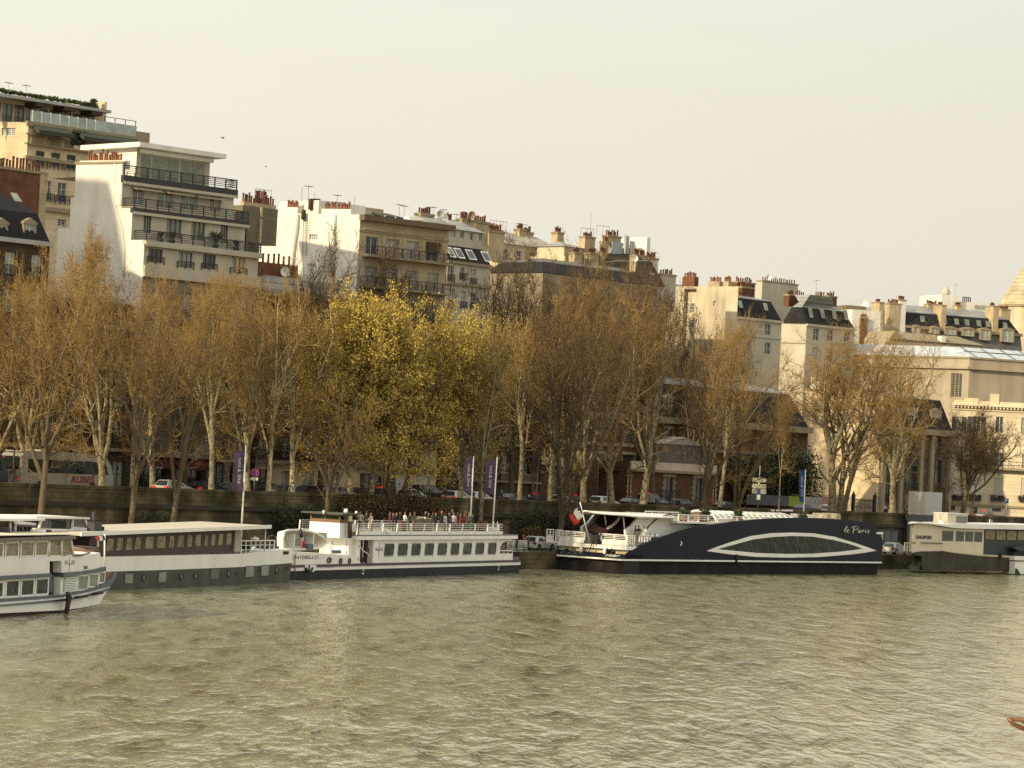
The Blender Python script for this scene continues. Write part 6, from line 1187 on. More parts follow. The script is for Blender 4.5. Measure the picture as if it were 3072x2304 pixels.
b = MB(); P = lp([(832, 1150), (850, 1210), (838, 1300), (815, 1400)], -.4); b.tube([(p[0], -.45, p[1]) for p in P], [.12, .2, .17, .15], mat('rusty_post', (.07, .035, .025), .8, .3), 7); b.build('boarding_post', t)
fl = thing('flag', 'small tricolour flag flying from the staff at the end of the near left boat', 'flag', f)
a, c = f.pl(kF(1300, 860), 1.0), f.pl(kF(1303, 425), 1.0); b = MB(); b.tube([(a[0], 1, a[1]), (c[0], 1, c[1])], .06, PAINTW, 6); b.build('staff', fl)
ribbon_flag(fl, f, kF, (('blue_stripe', [(1300, 443), (1272, 450), (1268, 503), (1300, 500)], FBLUE), ('white_stripe', [(1272, 450), (1238, 447), (1232, 508), (1268, 503)], FWHITE), ('red_stripe', [(1238, 447), (1198, 462), (1196, 505), (1232, 508)], FRED)), 1.0)

# ---------------- Le Paris: navy dining boat
f = water_frame(q(1300, 1240), q(1890, 1242)); LPF = f
t = thing('dining_boat', 'sleek navy dining boat with a white eye shaped window and arched top edge', 'boat', f)
BL = 8.2
def px_(k, x, y, yy=0): return f.pl(k(x, y), yy)
topc = [(kQ, 1385, 1012), (kQ, 1440, 915), (kQ, 1530, 835), (kQ, 1650, 765), (kQ, 1800, 702), (kQ, 2000, 625), (kQ, 2200, 563), (kR, 200, 325), (kR, 400, 280), (kR, 700, 236), (kR, 1000, 209), (kR, 1300, 200), (kR, 1500, 203), (kR, 1750, 219), (kR, 1950, 246), (kR, 2035, 275), (kR, 2085, 330), (kR, 2112, 420)]
zwl = px_(kR, 1000, 606)[1]; zwb = px_(kR, 1000, 621)[1]
P = [px_(k, x, y) for k, x, y in topc]; xe = P[-1][0]; xs = P[0][0]
prof = P + [(xe, zwl + .01), (xs, zwl + .01)]
prof[0] = (xs, zwl + .02)
b = MB(); b.prism(prof, 1, 0, .35, NAVY); b.build('side_shell', t)
b = MB(); b.prism(prof, 1, BL - .35, BL, NAVY); b.build('side_shell', t)
b = MB(); b.box(xs - .4, xe + .02, -.03, BL + .03, zwb, zwl, HWHITE); b.build('waterline_stripe', t)
b = MB(); b.prism([(xs + .2, zwb - .01), (xe, zwb - .01), (xe - .3, .3), (xe - .8, -.4), (xs + 3.0, -.4), (xs + 1.5, .2)], 1, .35, BL - .35, mat('lower_hull', (.017, .016, .013), .7, .3, .6, streak=.4, spec=.15)); b.build('lower_hull', t)
b = MB(); b.box(xe - .35, xe - .01, .36, BL - .36, zwl + .01, px_(kR, 2085, 330)[1], NAVY); b.build('end_shell', t)
# eye shaped window
out = [(440, 515), (540, 475), (640, 440), (850, 375), (1050, 346), (1250, 340), (1450, 347), (1650, 380), (1850, 440), (1960, 478), (2050, 511), (1930, 532), (1800, 548), (1500, 572), (1200, 578), (900, 570), (650, 545)]
inn = [(540, 498), (640, 470), (720, 448), (880, 405), (1060, 382), (1250, 372), (1440, 378), (1640, 410), (1780, 445), (1850, 468), (1915, 493), (1830, 507), (1700, 522), (1450, 540), (1200, 543), (920, 534), (720, 515)]
b = MB(); o_ = [px_(kR, *p) for p in out]; i_ = [px_(kR, *p) for p in inn]; n = len(out)
b.add([(p[0], -.06, p[1]) for p in o_] + [(p[0], -.06, p[1]) for p in i_] + [(p[0], .0, p[1]) for p in o_] + [(p[0], -.005, p[1]) for p in i_], [(j, (j + 1) % n, n + (j + 1) % n, n + j) for j in range(n)] + [(j, (j + 1) % n, 2 * n + (j + 1) % n, 2 * n + j) for j in range(n)] + [(n + j, n + (j + 1) % n, 3 * n + (j + 1) % n, 3 * n + j) for j in range(n)], HWHITE); o = b.build('eye_window', t)
b = MB(); b.poly([(p[0], -.008, p[1]) for p in i_], BGLASS); b.build('pane', o)
b = MB(); b.poly([(px_(kR, x, y)[0], -.01, px_(kR, x, y)[1]) for x, y in ((195, 420), (208, 432), (210, 450), (198, 466), (190, 463), (200, 445))], PAINTW); b.build('crescent_mark', t)
a0, a1 = px_(kR, 1745, 345), px_(kR, 1990, 285); kx, kz = (a1[0] - a0[0]) / 9.2, (a1[1] - a0[1]) / 3.0
script_name(t, lambda x, y, z: (a0[0] + x * kx, -.02 + y, a0[1] + z * kz), .10, mat('name_paint', (.62, .58, .42), .5)).scale = (1, 1, 1)
# white cabin behind the shell
cab = [(kQ, 1480, 780), (kQ, 1425, 560), (kQ, 1420, 492), (kQ, 1520, 425), (kQ, 1590, 335), (kQ, 1640, 268), (kQ, 1920, 275), (kQ, 2080, 255), (kQ, 2190, 240), (kP, 1195, 560), (kP, 1205, 592), (kP, 1330, 625), (kP, 1450, 612), (kP, 1640, 592), (kR, 700, 240), (kR, 1000, 215), (kR, 1300, 206), (kR, 1500, 209), (kR, 1750, 226), (kR, 1750, 300), (kR, 200, 420), (kQ, 1900, 760)]
cp = [px_(k, x, y, 1.8) for k, x, y in cab]
for ya_, yb2 in ((1.8, 2.05), (BL - .75, BL - .5)): b = MB(); b.prism(cp, 1, ya_, yb2, HWHITE); b.build('cabin', t)
b = MB(); cs = [(p[0] + (1.6 if i < 7 else 0), p[1] - (.12 if i > 4 else 0)) for i, p in enumerate(cp)]; b.prism(cs, 1, 2.06, BL - .76, mat('maroon_recess', (.035, .012, .010), .8, .3)); b.build('cabin_interior', t)
b = MB(); b.add([(p[0], y_, p[1]) for p in cp[5:15] for y_ in (2.04, BL - .74)], [(2 * i, 2 * i + 1, 2 * i + 3, 2 * i + 2) for i in range(9)], HWHITE); b.build('cabin_roof', t)
b = MB(); b.tube([(*[(lambda p: (p[0], 1.72, p[1]))(px_(kQ, x, y, 1.72))][0],) for x, y in ((1775, 470), (1840, 400), (1920, 330), (2010, 275), (2100, 245), (2200, 232))], .07, BROWN, 6); b.build('handrail', t)
xst = px_(kQ, 1440, 800)[0]
def ps(x, y, xx=None): return f.ps(kQ(x, y), xst if xx is None else xx)
# stern deck and transom
zd = ps(1440, 772)[1]; zd0 = ps(1440, 832)[1]; yb0 = ps(262, 712)[0]
b = MB(); b.box(xst, px_(kQ, 1640, 770)[0] + 2.5, .05, yb0, zd0, zd, HWHITE); b.build('stern_deck', t)
b = MB()
tr = [(300, 822), (1440, 905), (1470, 880)]
zt1 = ps(1430, 905)[1]; zt0 = zwl
xo = px_(kQ, 1395, 1010)[0]
yt1 = f.ps(kQ(288, 822), xst + .1)[0]; yt0 = f.ps(kQ(180, 930), xo - .2)[0]
b.add([(xst + .1, 0, zt1), (xst + .1, yt1, zt1), (xo - .2, yt0, zt0), (xo - .2, 0, zt0), (xst + 3, 0, zt1), (xst + 3, yt1, zt1), (xst + 3, 0, zt0), (xst + 3, yt0, zt0)], [(0, 1, 2, 3), (0, 3, 6, 4), (1, 5, 7, 2), (0, 4, 5, 1)], NAVY); b.build('transom', t)
def tT(u_, d, v_):   # u along the transom from the far (left) end, v up, d outwards
    s_ = v_ / (zt1 - zt0); y = (yt0 + (yt1 - yt0) * s_) * (1 - u_ / yb0); return (xo - .2 + (xst + .1 - xo + .2) * s_ - .02 + d, y, zt0 + v_)
wT = yb0; zz0 = .35 * (zt1 - zt0)
ua, ub = wT * .10, wT * .43; script_name(t, lambda x, y, z: tT(ua + x * (ub - ua) / 9.2, y - .03, zz0 + z * (zt1 - zt0) * .17), .035, PAINTW)
lettering('P 18 884 F', 'lettering', t, PAINTW, .3, lambda x, y: tT(wT * .73 + x, -.02, zz0 + y), width=wT * .19, font_shear=.25, bold=.01)
b = MB(); b.box(xo - .3, xo + .2, -.05, yt0 + .1, zwb, zwl, HWHITE); b.build('transom_stripe', t)
b = MB(); b.box(xo + .1, xo + 3, .1, yt0 - .1, -.3, zwb - .01, DARKIN); b.build('stern_underside', t)
b = MB(); b.box(xst + .5, xst + 2.6, .3, yb0 - .2, zt1, zd0 - .01, mat('lit_cream_panel', (.66, .56, .36), .6, .2, 2)); b.build('stern_well', t)
for px in (675, 1070): y = ps(px, 800)[0]; b = MB(); b.tube([(xst + .1, y, zt1 - .2), (xst + .1, y, zd0)], .19, HWHITE, 10); b.build('deck_support', t)
for px in (1110, 1185): y = ps(px, 840)[0]; b = MB(); b.tube([(xst + .3 + .28 * math.cos(a), y + .28 * math.sin(a) * 0 + 0, zt1 + .35 + .28 * math.sin(a)) for a in np.linspace(0, 6.28, 12)], .12, DARKIN, 6, False); b.build('tyre_fender', t)
T_ = lambda a, d, z: (xst + .08 + d, a, z)
ZR = zd + 1.15
for pa, pb in ((300, 735), (1012, 1442)):
    y1, y0 = ps(pa, 650)[0], ps(pb, 650)[0]; railing(t, y0, y1, zd + .45, ZR, 0, PAINTW, 4, 2, T=T_, r=.04, name='stern_railing')
    b = MB(T_); b.box(y0 + .1, y1 - .1, -.02, .02, zd + .05, zd + .62, HWHITE); b.build('railing_panel', t)
for yy, xa, xb in ((yb0 - .1, xst, xst + 6.5), (.15, xst, xst + 1.6)): railing(t, xa + .1, xb, zd + .1, ZR, yy, PAINTW, 4, 4, r=.035, name='stern_railing')
gxm = xst - 3.2; T2 = lambda a, d, z: (xst - 2.6 + d, a, z)
b = MB(); y1, y0 = f.ps(kQ(105, 690), xst - .3)[0], f.ps(kQ(268, 690), xst - .3)[0]; b.box(xst - .4, xst + .9, y0, y1, zd - .15, zd, HWHITE); b.build('gangway', t)
for yy in (y0 + .05, y1 - .05): railing(t, xst - .35, xst + .85, zd + .05, ZR + .1, yy, PAINTW, 4, 2, r=.035, name='gangway_railing')
b = MB(); b.box(xst - .39, xst + .89, y1 - .04, y1 - .01, zd, zd + .7, HWHITE); b.build('gangway_panel', t)
# canopy
yc = BL / 2
st = [(768, 188, 200, .3), (800, 172, 215, 1.3), (900, 164, 228, 2.2), (1050, 168, 240, 2.8), (1250, 172, 262, 3.2), (1450, 180, 268, 3.3), (1650, 198, 272, 3.3), (1800, 230, 276, 3.2), (1915, 268, 284, 3.0)]
up_, dn_ = [], []
for x, ya, yb_, hw in st:
    A_, B_ = px_(kQ, x, ya, yc), px_(kQ, x, yb_, yc); rowu, rowd = [], []
    for j in range(9):
        s_ = -1 + j / 4; rowu.append((A_[0], yc + s_ * hw, B_[1] + (A_[1] - B_[1]) * math.sqrt(max(0, 1 - s_ * s_)) * .6 + .05)); rowd.append((A_[0], yc + s_ * hw, B_[1] + .02 - .0 * abs(s_)))
    up_.append(rowu); dn_.append(rowd)
b = MB(); b.grid(up_, HWHITE); b.grid(dn_, mat('canopy_lining', (.50, .40, .24), .5, .12)); b.add([up_[0][j] for j in range(9)] + [dn_[0][j] for j in range(9)], [(j, j + 1, 9 + j + 1, 9 + j) for j in range(8)], HWHITE); b.build('stern_canopy', t)
b = MB(); b.tube([r_2[0] for r_2 in up_], .11, HWHITE, 6); b.tube([r_2[-1] for r_2 in up_], .11, HWHITE, 6); b.tube(up_[0], .11, HWHITE, 6); b.build('canopy_rim', t)
for (pa, pb), y_ in ((((1072, 255), (1112, 520)), yc + .6), (((1380, 268), (1410, 560)), yc - 1.6)): A_, B_ = px_(kQ, *pa, y_), px_(kQ, *pb, y_); b = MB(); b.tube([(A_[0], y_, A_[1]), (B_[0], y_, max(B_[1], zd))], .08, PAINTW, 8); b.build('canopy_post', t)
b = MB(); y_ = yc; b.prism(PQ(f, kQ, [(1318, 272), (1230, 385), (1108, 468), (1125, 560), (1425, 640), (1560, 640), (1640, 270)], y_), 1, y_, y_ + 2.5, mat('maroon_curtain', (.028, .008, .006), .8, .3)); b.build('cabin_entrance', t)
b = MB(); b.tube([(p[0], y_ - .1, p[1]) for p in PQ(f, kQ, [(1318, 268), (1280, 330), (1225, 390), (1160, 440), (1108, 466)], y_)], .16, HWHITE, 7); b.build('entrance_frame', t)
b = MB(); b.prism(PQ(f, kQ, [(1690, 522), (1545, 522), (1488, 770), (1610, 780), (1650, 600)], .3), 1, .3, .42, mat('olive_screen', (.20, .19, .14), .6, .1)); b.build('wind_screen', t)
for px in (1852, 1925): A_ = px_(kQ, px, 660, .7); B_ = px_(kQ, px, 556, .7); b = MB(); b.tube([(A_[0], .7, A_[1]), (A_[0], .7, B_[1])], .24, STEEL, 10); b.build('bollard', t)
railing(t, px_(kQ, 1650, 640, .45)[0], px_(kQ, 1830, 640, .45)[0], px_(kQ, 1700, 690, .45)[1], px_(kQ, 1700, 590, .45)[1], .45, PAINTW, 2, 4, r=.04, name='side_railing')
for px, nm in ((675, 'steel_planter'), (1080, 'steel_planter')): y = ps(px, 680)[0]; b = MB(); b.lathe([(.26, 0), (.3, .7), (.27, .7)], (xst + .7, y, zd), STEEL, 12); b.build(nm, t)
# top deck
zt_ = px_(kR, 640, 243, .6)[1]; zr_ = px_(kR, 640, 186, .6)[1]
b = MB(); xa, xb = px_(kR, 175, 200, .6)[0], px_(kR, 1345, 200, .6)[0]
railing(t, xa, xb, zt_, zr_, .6, PAINTW, 3, 13, r=.04, name='deck_railing'); railing(t, px_(kQ, 1740, 205, BL - .6)[0], xb, zt_ + .1, zr_ + .1, BL - .6, PAINTW, 3, 16, r=.045, name='deck_railing')
b = MB(); b.box(xa, xb + 4, .55, BL - .55, zt_ - .25, zt_ - .05, HWHITE); b.build('top_deck', t)
A_, B_ = px_(kR, 515, 170, 2.2)[0], px_(kR, 1265, 190, 2.2)[0]; zk0, zk1 = zt_, px_(kR, 640, 141, 4)[1]
b = MB(); nr = 15
for i in range(nr):
    x = A_ + (B_ - A_) * i / (nr - 1); b.tube([(x, yc - 2.2 * math.cos(a), zk0 + (zk1 - zk0) * math.sin(a)) for a in np.linspace(0, math.pi, 11)], .09 if i else .14, HWHITE, 5)
for a in np.linspace(.3, 2.8, 5): b.tube([(A_, yc - 2.2 * math.cos(a), zk0 + (zk1 - zk0) * math.sin(a)), (B_, yc - 2.2 * math.cos(a), zk0 + (zk1 - zk0) * math.sin(a))], .05, HWHITE, 5)
o = b.build('barrel_canopy', t)
b = MB(); b.grid([[(x, yc - 2.15 * math.cos(a), zk0 + (zk1 - zk0) * .97 * math.sin(a)) for a in np.linspace(0, math.pi, 9)] for x in (A_, B_)], mat('canopy_glass', (.52, .50, .42), .2, .1)); b.build('glazing', o)
for px, w_ in ((235, .9), (428, 1.0), (742, .9), (1352, .8)):
    xx = px_(kR, px, 185, 1.4)[0]; zz = zt_
    pb = thing('potted_shrub', {235: 'round potted shrub nearest the stern canopy on top of the navy boat', 428: 'round potted shrub beside the wooden crate on top of the navy boat', 742: 'round potted shrub at the near end of the barrel canopy on the navy boat', 1352: 'dark potted shrub at the foot of the blue banner on the navy boat'}[px], 'plant', Fr(f.w(xx, 1.4)[:2], f.h, zz), group='potted shrubs on the navy boat')
    b = MB(); b.box(-.45, .45, -.35, .35, -.05, .5, BROWN); b.build('planter', pb); b = MB(); ivy_blob(b, -w_ * .6, w_ * .6, 0, .5, 1.45, 150, EVER, .2, .4); b.build('foliage', pb)
b = MB(); xx = px_(kR, 390, 190, 1.8)[0]; b.box(-.9, .9, -.4, .4, 0, .95, BROWN); o = tag(b.build('wooden_crate'), 'orange brown wooden crate on the top deck of the navy boat', 'crate'); o.location = f.w(xx, 1.8, zt_); o.rotation_euler = (0, 0, R(f.h))
for i, px in enumerate((1530, 1620)):
    A_, B_ = px_(kR, px, 190, 3), px_(kR, px + 75, 160, 3); b = MB(); b.prism([(A_[0], zt_ - .2), (B_[0], zt_ - .2), (B_[0] - .5, B_[1]), (A_[0] + .5, B_[1])], 1, 2.5, 4.5, CREAM); b.build('roof_unit', t)
b = MB(); A_, B_ = px_(kR, 1375, 190, 3), px_(kR, 1520, 190, 3); b.prism([(A_[0], zt_ - .2), (B_[0], zt_ - .2), (B_[0], zt_ + .2), (A_[0], px_(kR, 1375, 166, 3)[1])], 1, 2, 5, HWHITE); b.build('roof_fairing', t)
for i in range(4): A_, B_ = px_(kR, 1060 + i * 50, 138, 6.5), px_(kR, 1090 + i * 50 + (20 if i > 1 else 0), 124, 6.5); b = MB(); b.box(A_[0], B_[0], 6.5, 6.6, A_[1], B_[1], PAINTW); b.box(A_[0] + .4, A_[0] + .5, 6.52, 6.58, zt_, A_[1], IRON); b.build('deck_panel', t)
b = MB(); A_ = px_(kR, 2060, 345); b.box(A_[0] - .3, A_[0] + .9, -.3, .2, A_[1] - .12, A_[1] + .12, PAINTW); b.box(xe - .05, xe + .3, .2, .6, A_[1] - 1.6, A_[1] - .2, CREAM); b.build('bow_light', t)
b = MB(); A_ = px_(kR, 718, 572); b.tube([(A_[0], -.1, A_[1] + .3), (A_[0], -.1, A_[1] - .7)], .14, DARKIN, 7); b.build('fender', t)
b = MB(); P = [f.ps(kQ(*p), xst - .3) for p in ((865, 720), (835, 800), (800, 890), (765, 985))]; b.tube([(xst - .3, p[0], p[1]) for p in P], .045, DARKIN, 5); P = [(f.ps(kQ(760 + 60 * math.cos(a), 975 + 40 * math.sin(a)), xst - .7)) for a in np.linspace(0, 6.28, 12)]; b.tube([(xst - .7, p[0], p[1]) for p in P], .05, DARKIN, 5, False); o = tag(b.build('mooring_rope'), 'dark looped mooring rope hanging over the stern of the navy boat', 'rope'); o.location = (f.O.x, f.O.y, 0); o.rotation_euler = (0, 0, R(f.h))
y = ps(888, 640)[0]; b = MB(); b.box(xst + .2, xst + .9, y - .4, y + .4, zd, zd + 1.0, IRON); o = tag(b.build('flight_case'), 'black box standing at the stern railing of the navy boat', 'box'); o.location = (f.O.x, f.O.y, 0); o.rotation_euler = (0, 0, R(f.h))
fl = thing('flag', 'large tricolour flag on a slanting staff at the stern of the navy boat', 'flag', f)
yf = BL * .5; b = MB(); A_, B_ = px_(kQ, 828, 600, yf), px_(kQ, 664, 38, yf); b.tube([(A_[0], yf, min(A_[1], zd + .2)), (B_[0], yf, B_[1])], .06, PAINTW, 6); b.build('staff', fl)
ribbon_flag(fl, f, kQ, (('blue_stripe', [(672, 66), (718, 235), (708, 242), (640, 175), (628, 122)], FBLUE), ('white_stripe', [(628, 122), (640, 175), (708, 242), (695, 280), (655, 347), (600, 300), (540, 214), (590, 160)], FWHITE), ('red_stripe', [(540, 214), (600, 300), (655, 347), (625, 390), (580, 422), (520, 340), (478, 278), (505, 240)], FRED)), yf)
FLAGPOLE_Z = zt_; LPX = px_

# ---------------- Dauphin
f = water_frame(q(2000, 1238), q(2190, 1241)); DF = f
t = thing('houseboat', 'cream cabined houseboat with wavy white roof and dark hull at the right edge', 'boat', f)
BD = 5.0
_x0 = f.pl(kS(330, 972))[0]
TD = lambda x, y, z: (x + 1.35 * y * max(0, min(1, 1 - (x - _x0) / 11)), y, z)
def d_(x, y, yy=0): return f.pl(kS(x, y), yy)
def dsolid(name, pts, y0, y1, m_, yq=0):
    b = MB(TD); b.prism([d_(*p, yq) for p in pts], 1, y0, y1, m_); return b.build(name, t)
HMUD = mat('hull_mud', (.055, .045, .028), .8, .4, .6, streak=.45)
dsolid('hull', [(575, 1245), (2600, 1262), (2600, 1060), (2065, 1046), (1500, 1012), (1100, 967), (900, 932), (540, 936), (330, 972), (560, 1010)], 0, BD, HMUD)
dsolid('bow_flare', [(330, 973), (575, 965), (575, 1238), (400, 1222), (560, 1150), (570, 1020)], .3, BD - .3, HSOOT)
dsolid('deck_edge', [(900, 929), (1100, 963), (1500, 1008), (2065, 1042), (2600, 1056), (2600, 1035), (2065, 1012), (1570, 985), (1100, 945), (900, 922)], -.06, BD + .06, CREAM)
hs = []
wn_ = [(888, 618, 1076, 772), (1115, 607, 1250, 783), (1268, 609, 1397, 785), (1415, 612, 1543, 787)]
zw1 = d_(1200, 608)[1]; zw0 = d_(1200, 783)[1]
for x0, y0, x1, y1 in wn_: hs.append((d_(x0, y0, .2)[0], d_(x1, y1, .2)[0], zw0, zw1))
P = [d_(*p, .2) for p in [(398, 935), (398, 512), (500, 487), (640, 498), (850, 542), (1000, 560), (1100, 572), (1572, 580), (1572, 985), (1100, 948), (900, 928)]]
CRW = mat('houseboat_cream', (.66, .57, .44), .6, .08, .4, streak=.08)
b = MB(TD); xA = P[0][0]; xB = P[7][0]; zlow = min(p[1] for p in P); 
b.facade(xA, xB, zlow, zw1 + .18, hs, CRW, .2, .1); b.prism([(xA, zw1 + .18)] + P[1:8] + [(xB, zw1 + .18)], 1, .2, .3, CRW); b.quad((xA, .2, zlow), (xA, BD - .2, zlow), (xA, BD - .2, P[1][1]), (xA, .2, P[1][1]), CRW); b.quad((xB, .2, zlow), (xB, BD - .2, zlow), (xB, BD - .2, P[7][1]), (xB, .2, P[7][1]), CRW); b.build('cabin', t)
for a, c, d, e in hs: window(t, a, c, d, e, .29, frame=CRW, mull=0, bars=0, fw=.05, curtain=False)
x_ = d_(470, 728, .2); lettering('DAUPHIN', 'lettering', t, FRAMED, d_(470, 672, .2)[1] - x_[1] + .1, lambda x, y: (x_[0] + x, .18, x_[1] + y), width=d_(725, 728, .2)[0] - x_[0], bold=.045)
dsolid('roof', [(350, 492), (420, 476), (500, 469), (700, 478), (900, 498), (1100, 490), (1300, 492), (2600, 512), (2600, 590), (2212, 582), (1550, 572), (1100, 560), (980, 545), (850, 522), (700, 498), (600, 488), (500, 482), (420, 488)], -.4, BD + .3, HWHITE)
x0, x1 = d_(1572, 800, .3)[0], d_(2600, 800, .3)[0]; b = MB(TD); b.box(x0 + .02, x1, .5, BD - .3, d_(1800, 985, .3)[1], d_(1800, 585, .3)[1], GREEN); b.build('rear_saloon', t)
zz0, zz1 = d_(1800, 745, .4)[1], d_(1800, 598, .4)[1]
for i in range(6): a = x0 + .2 + i * (x1 - x0) / 6; b = MB(TD); b.box(a, a + .12, .38, .46, zz0, zz1, GREEN); o = b.build('window', t); b = MB(TD); b.quad((a + .13, .44, zz0), (a + (x1 - x0) / 6 - .05, .44, zz0), (a + (x1 - x0) / 6 - .05, .44, zz1), (a + .13, .44, zz1), BGLASS2); b.build('pane', o)
A_, B_ = d_(965, 488, .8), d_(1305, 340, .8); b = MB(TD); b.box(A_[0], B_[0], .8, 3.4, A_[1] - .3, B_[1], CRW); o = b.build('roof_lantern', t); C_ = d_(1120, 365, .8)[0]; b = MB(TD); b.box(C_, B_[0] - .15, .75, .79, A_[1] + .2, B_[1] - .25, GLASSG); b.build('lantern_window', o); b = MB(TD); b.box(A_[0] - .1, B_[0] + .1, .7, 3.5, B_[1] + .001, B_[1] + .1, HWHITE); b.build('lantern_top', o)
A_, B_ = d_(885, 490, 1), d_(950, 445, 1); b = MB(TD); b.prism([(A_[0], A_[1] - .2), (B_[0], A_[1] - .2), (B_[0] - .3, B_[1]), (A_[0], B_[1])], 1, 1, 2, HWHITE); b.build('roof_hatch', t)
A_ = d_(1675, 490, .6); b = MB(TD); b.tube([(A_[0] - .25, .6, A_[1]), (A_[0] - .25, .6, A_[1] + .5), (A_[0] + .25, .6, A_[1] + .5), (A_[0] + .25, .6, A_[1])], .06, PAINTW, 6); b.build('roof_hoop', t)
railing(t, d_(290, 850, .5)[0], d_(375, 850, .5)[0], d_(330, 925, .5)[1], d_(330, 800, .5)[1], .5, CREAM, 2, 2, r=.05)
b = MB(TD); [b.tube([(d_(a, 795, .05)[0], .05, d_(a, 795, .05)[1]), (d_(c, 795, .05)[0], .05, d_(a, 795, .05)[1])], .06, FRAMED, 5) for a, c in ((398, 468), (550, 900))]; b.build('grab_rail', t)
b = MB(TD); A_ = d_(1820, 1000, -.1); b.tube([(A_[0], -.15, A_[1] - .3), (A_[0], -.15, A_[1] + .3)], .25, DARKIN, 8); b.build('fender', t)
# second boat's white bow beyond it
f2 = Fr(on_z(kS(2062, 1300), 0)[:2], f.h, 0); t2 = thing('white_cruiser', 'white cruiser bow with dark stripe and green cover entering at the right edge', 'boat', f2)
def e_(x, y, yy=0): return f2.pl(kS(x, y), yy)
for nm, pts, y0, y1, m_ in (('hull', [(2062, 1300), (2700, 1320), (2700, 1100), (2066, 1095)], -2.2, -.4, HWHITE), ('rubbing_strake', [(2062, 1094), (2700, 1099), (2700, 1083), (2062, 1080)], -2.3, -.3, IRON), ('topside', [(2062, 1079), (2700, 1082), (2700, 1030), (2062, 1010)], -2.2, -.4, HWHITE), ('boot_top', [(2080, 1312), (2700, 1335), (2700, 1321), (2062, 1301), (2075, 1200), (2110, 1230), (2150, 1300)], -2.25, -.35, HMUD), ('cover', [(2075, 880), (2130, 850), (2700, 850), (2700, 935), (2160, 930)], -1.9, -.6, GREEN), ('cockpit', [(2085, 1010), (2700, 1028), (2700, 936), (2160, 931), (2100, 950)], -1.8, -.7, DARKIN)):
    b = MB(); b.prism([e_(*p, -2.2) for p in pts], 1, y0, y1, m_); b.build(nm, t2)
# wooden bow in the foreground at the right edge
g0 = on_z((3047, 2158), 1.5); f3 = Fr((g0.x, g0.y), 6, 0); t3 = thing('wooden_boat', 'varnished wooden bow poking into the frame from the lower right edge', 'boat', f3)
b = MB(); b.add([(0, 0, 1.5), (5, -1.4, 1.35), (5, 1.4, 1.35), (2.0, 0, .55), (5, -1.0, .2), (5, 1.0, .2)], [(0, 3, 4, 1), (0, 2, 5, 3)], mat('golden_wood', (.42, .24, .07), .35, .2, 2)); b.build('hull', t3)
b = MB(); b.tube([(-.12, 0, 1.5), (2.2, -.66, 1.47), (5, -1.42, 1.4)], .1, BROWN, 6); b.tube([(-.12, 0, 1.5), (2.2, .66, 1.47), (5, 1.42, 1.4)], .1, BROWN, 6); b.tube([(-.3, 0, 1.55), (-.1, 0, 1.3), (2.0, 0, .52)], .1, BROWN, 6); b.build('gunwale', t3)
b = MB(); b.box(.45, 1.15, -.35, .35, 1.45, 2.4, BROWN); b.box(1.2, 4.8, -.9, .9, 1.45, 1.7, BROWN); b.box(.9, 1.0, -.5, .5, 2.401, 2.5, IRON); b.build('foredeck_post', t3)
b = MB(); b.box(1.3, 3.5, -.7, -.1, 1.71, 2.3, PAINTW); b.build('white_cover', t3)
# ================================================================== TREES
BARKP = mat('plane_bark', (.28, .24, .135), .85, .2, 1.5, col2=(.15, .115, .065), thr=(.52, 1.6), bump=.3)
BARKD = mat('dark_bark', (.12, .09, .048), .9, .3, 1.5, bump=.4)
BARKB = mat('bright_bark', (.50, .42, .25), .85, .2, 1.2, col2=(.24, .17, .08), thr=(.56, 1.5), bump=.3)
TWIG = mat('golden_twig', (.27, .165, .046), .85, .35, .35)
TWIGD = mat('brown_twig', (.09, .054, .02), .85, .35, .35)
LEAFY = mat('young_yellow_leaf', (.54, .42, .085), .7, .4, .5)
LEAFO = mat('olive_leaf', (.30, .25, .06), .7, .4, .5)
def _perp(d, rnd):
    a = Vector((rnd.uniform(-1, 1), rnd.uniform(-1, 1), rnd.uniform(-1, 1))); a -= d * a.dot(d)
    return a.normalized() if a.length > 1e-4 else d.orthogonal().normalized()
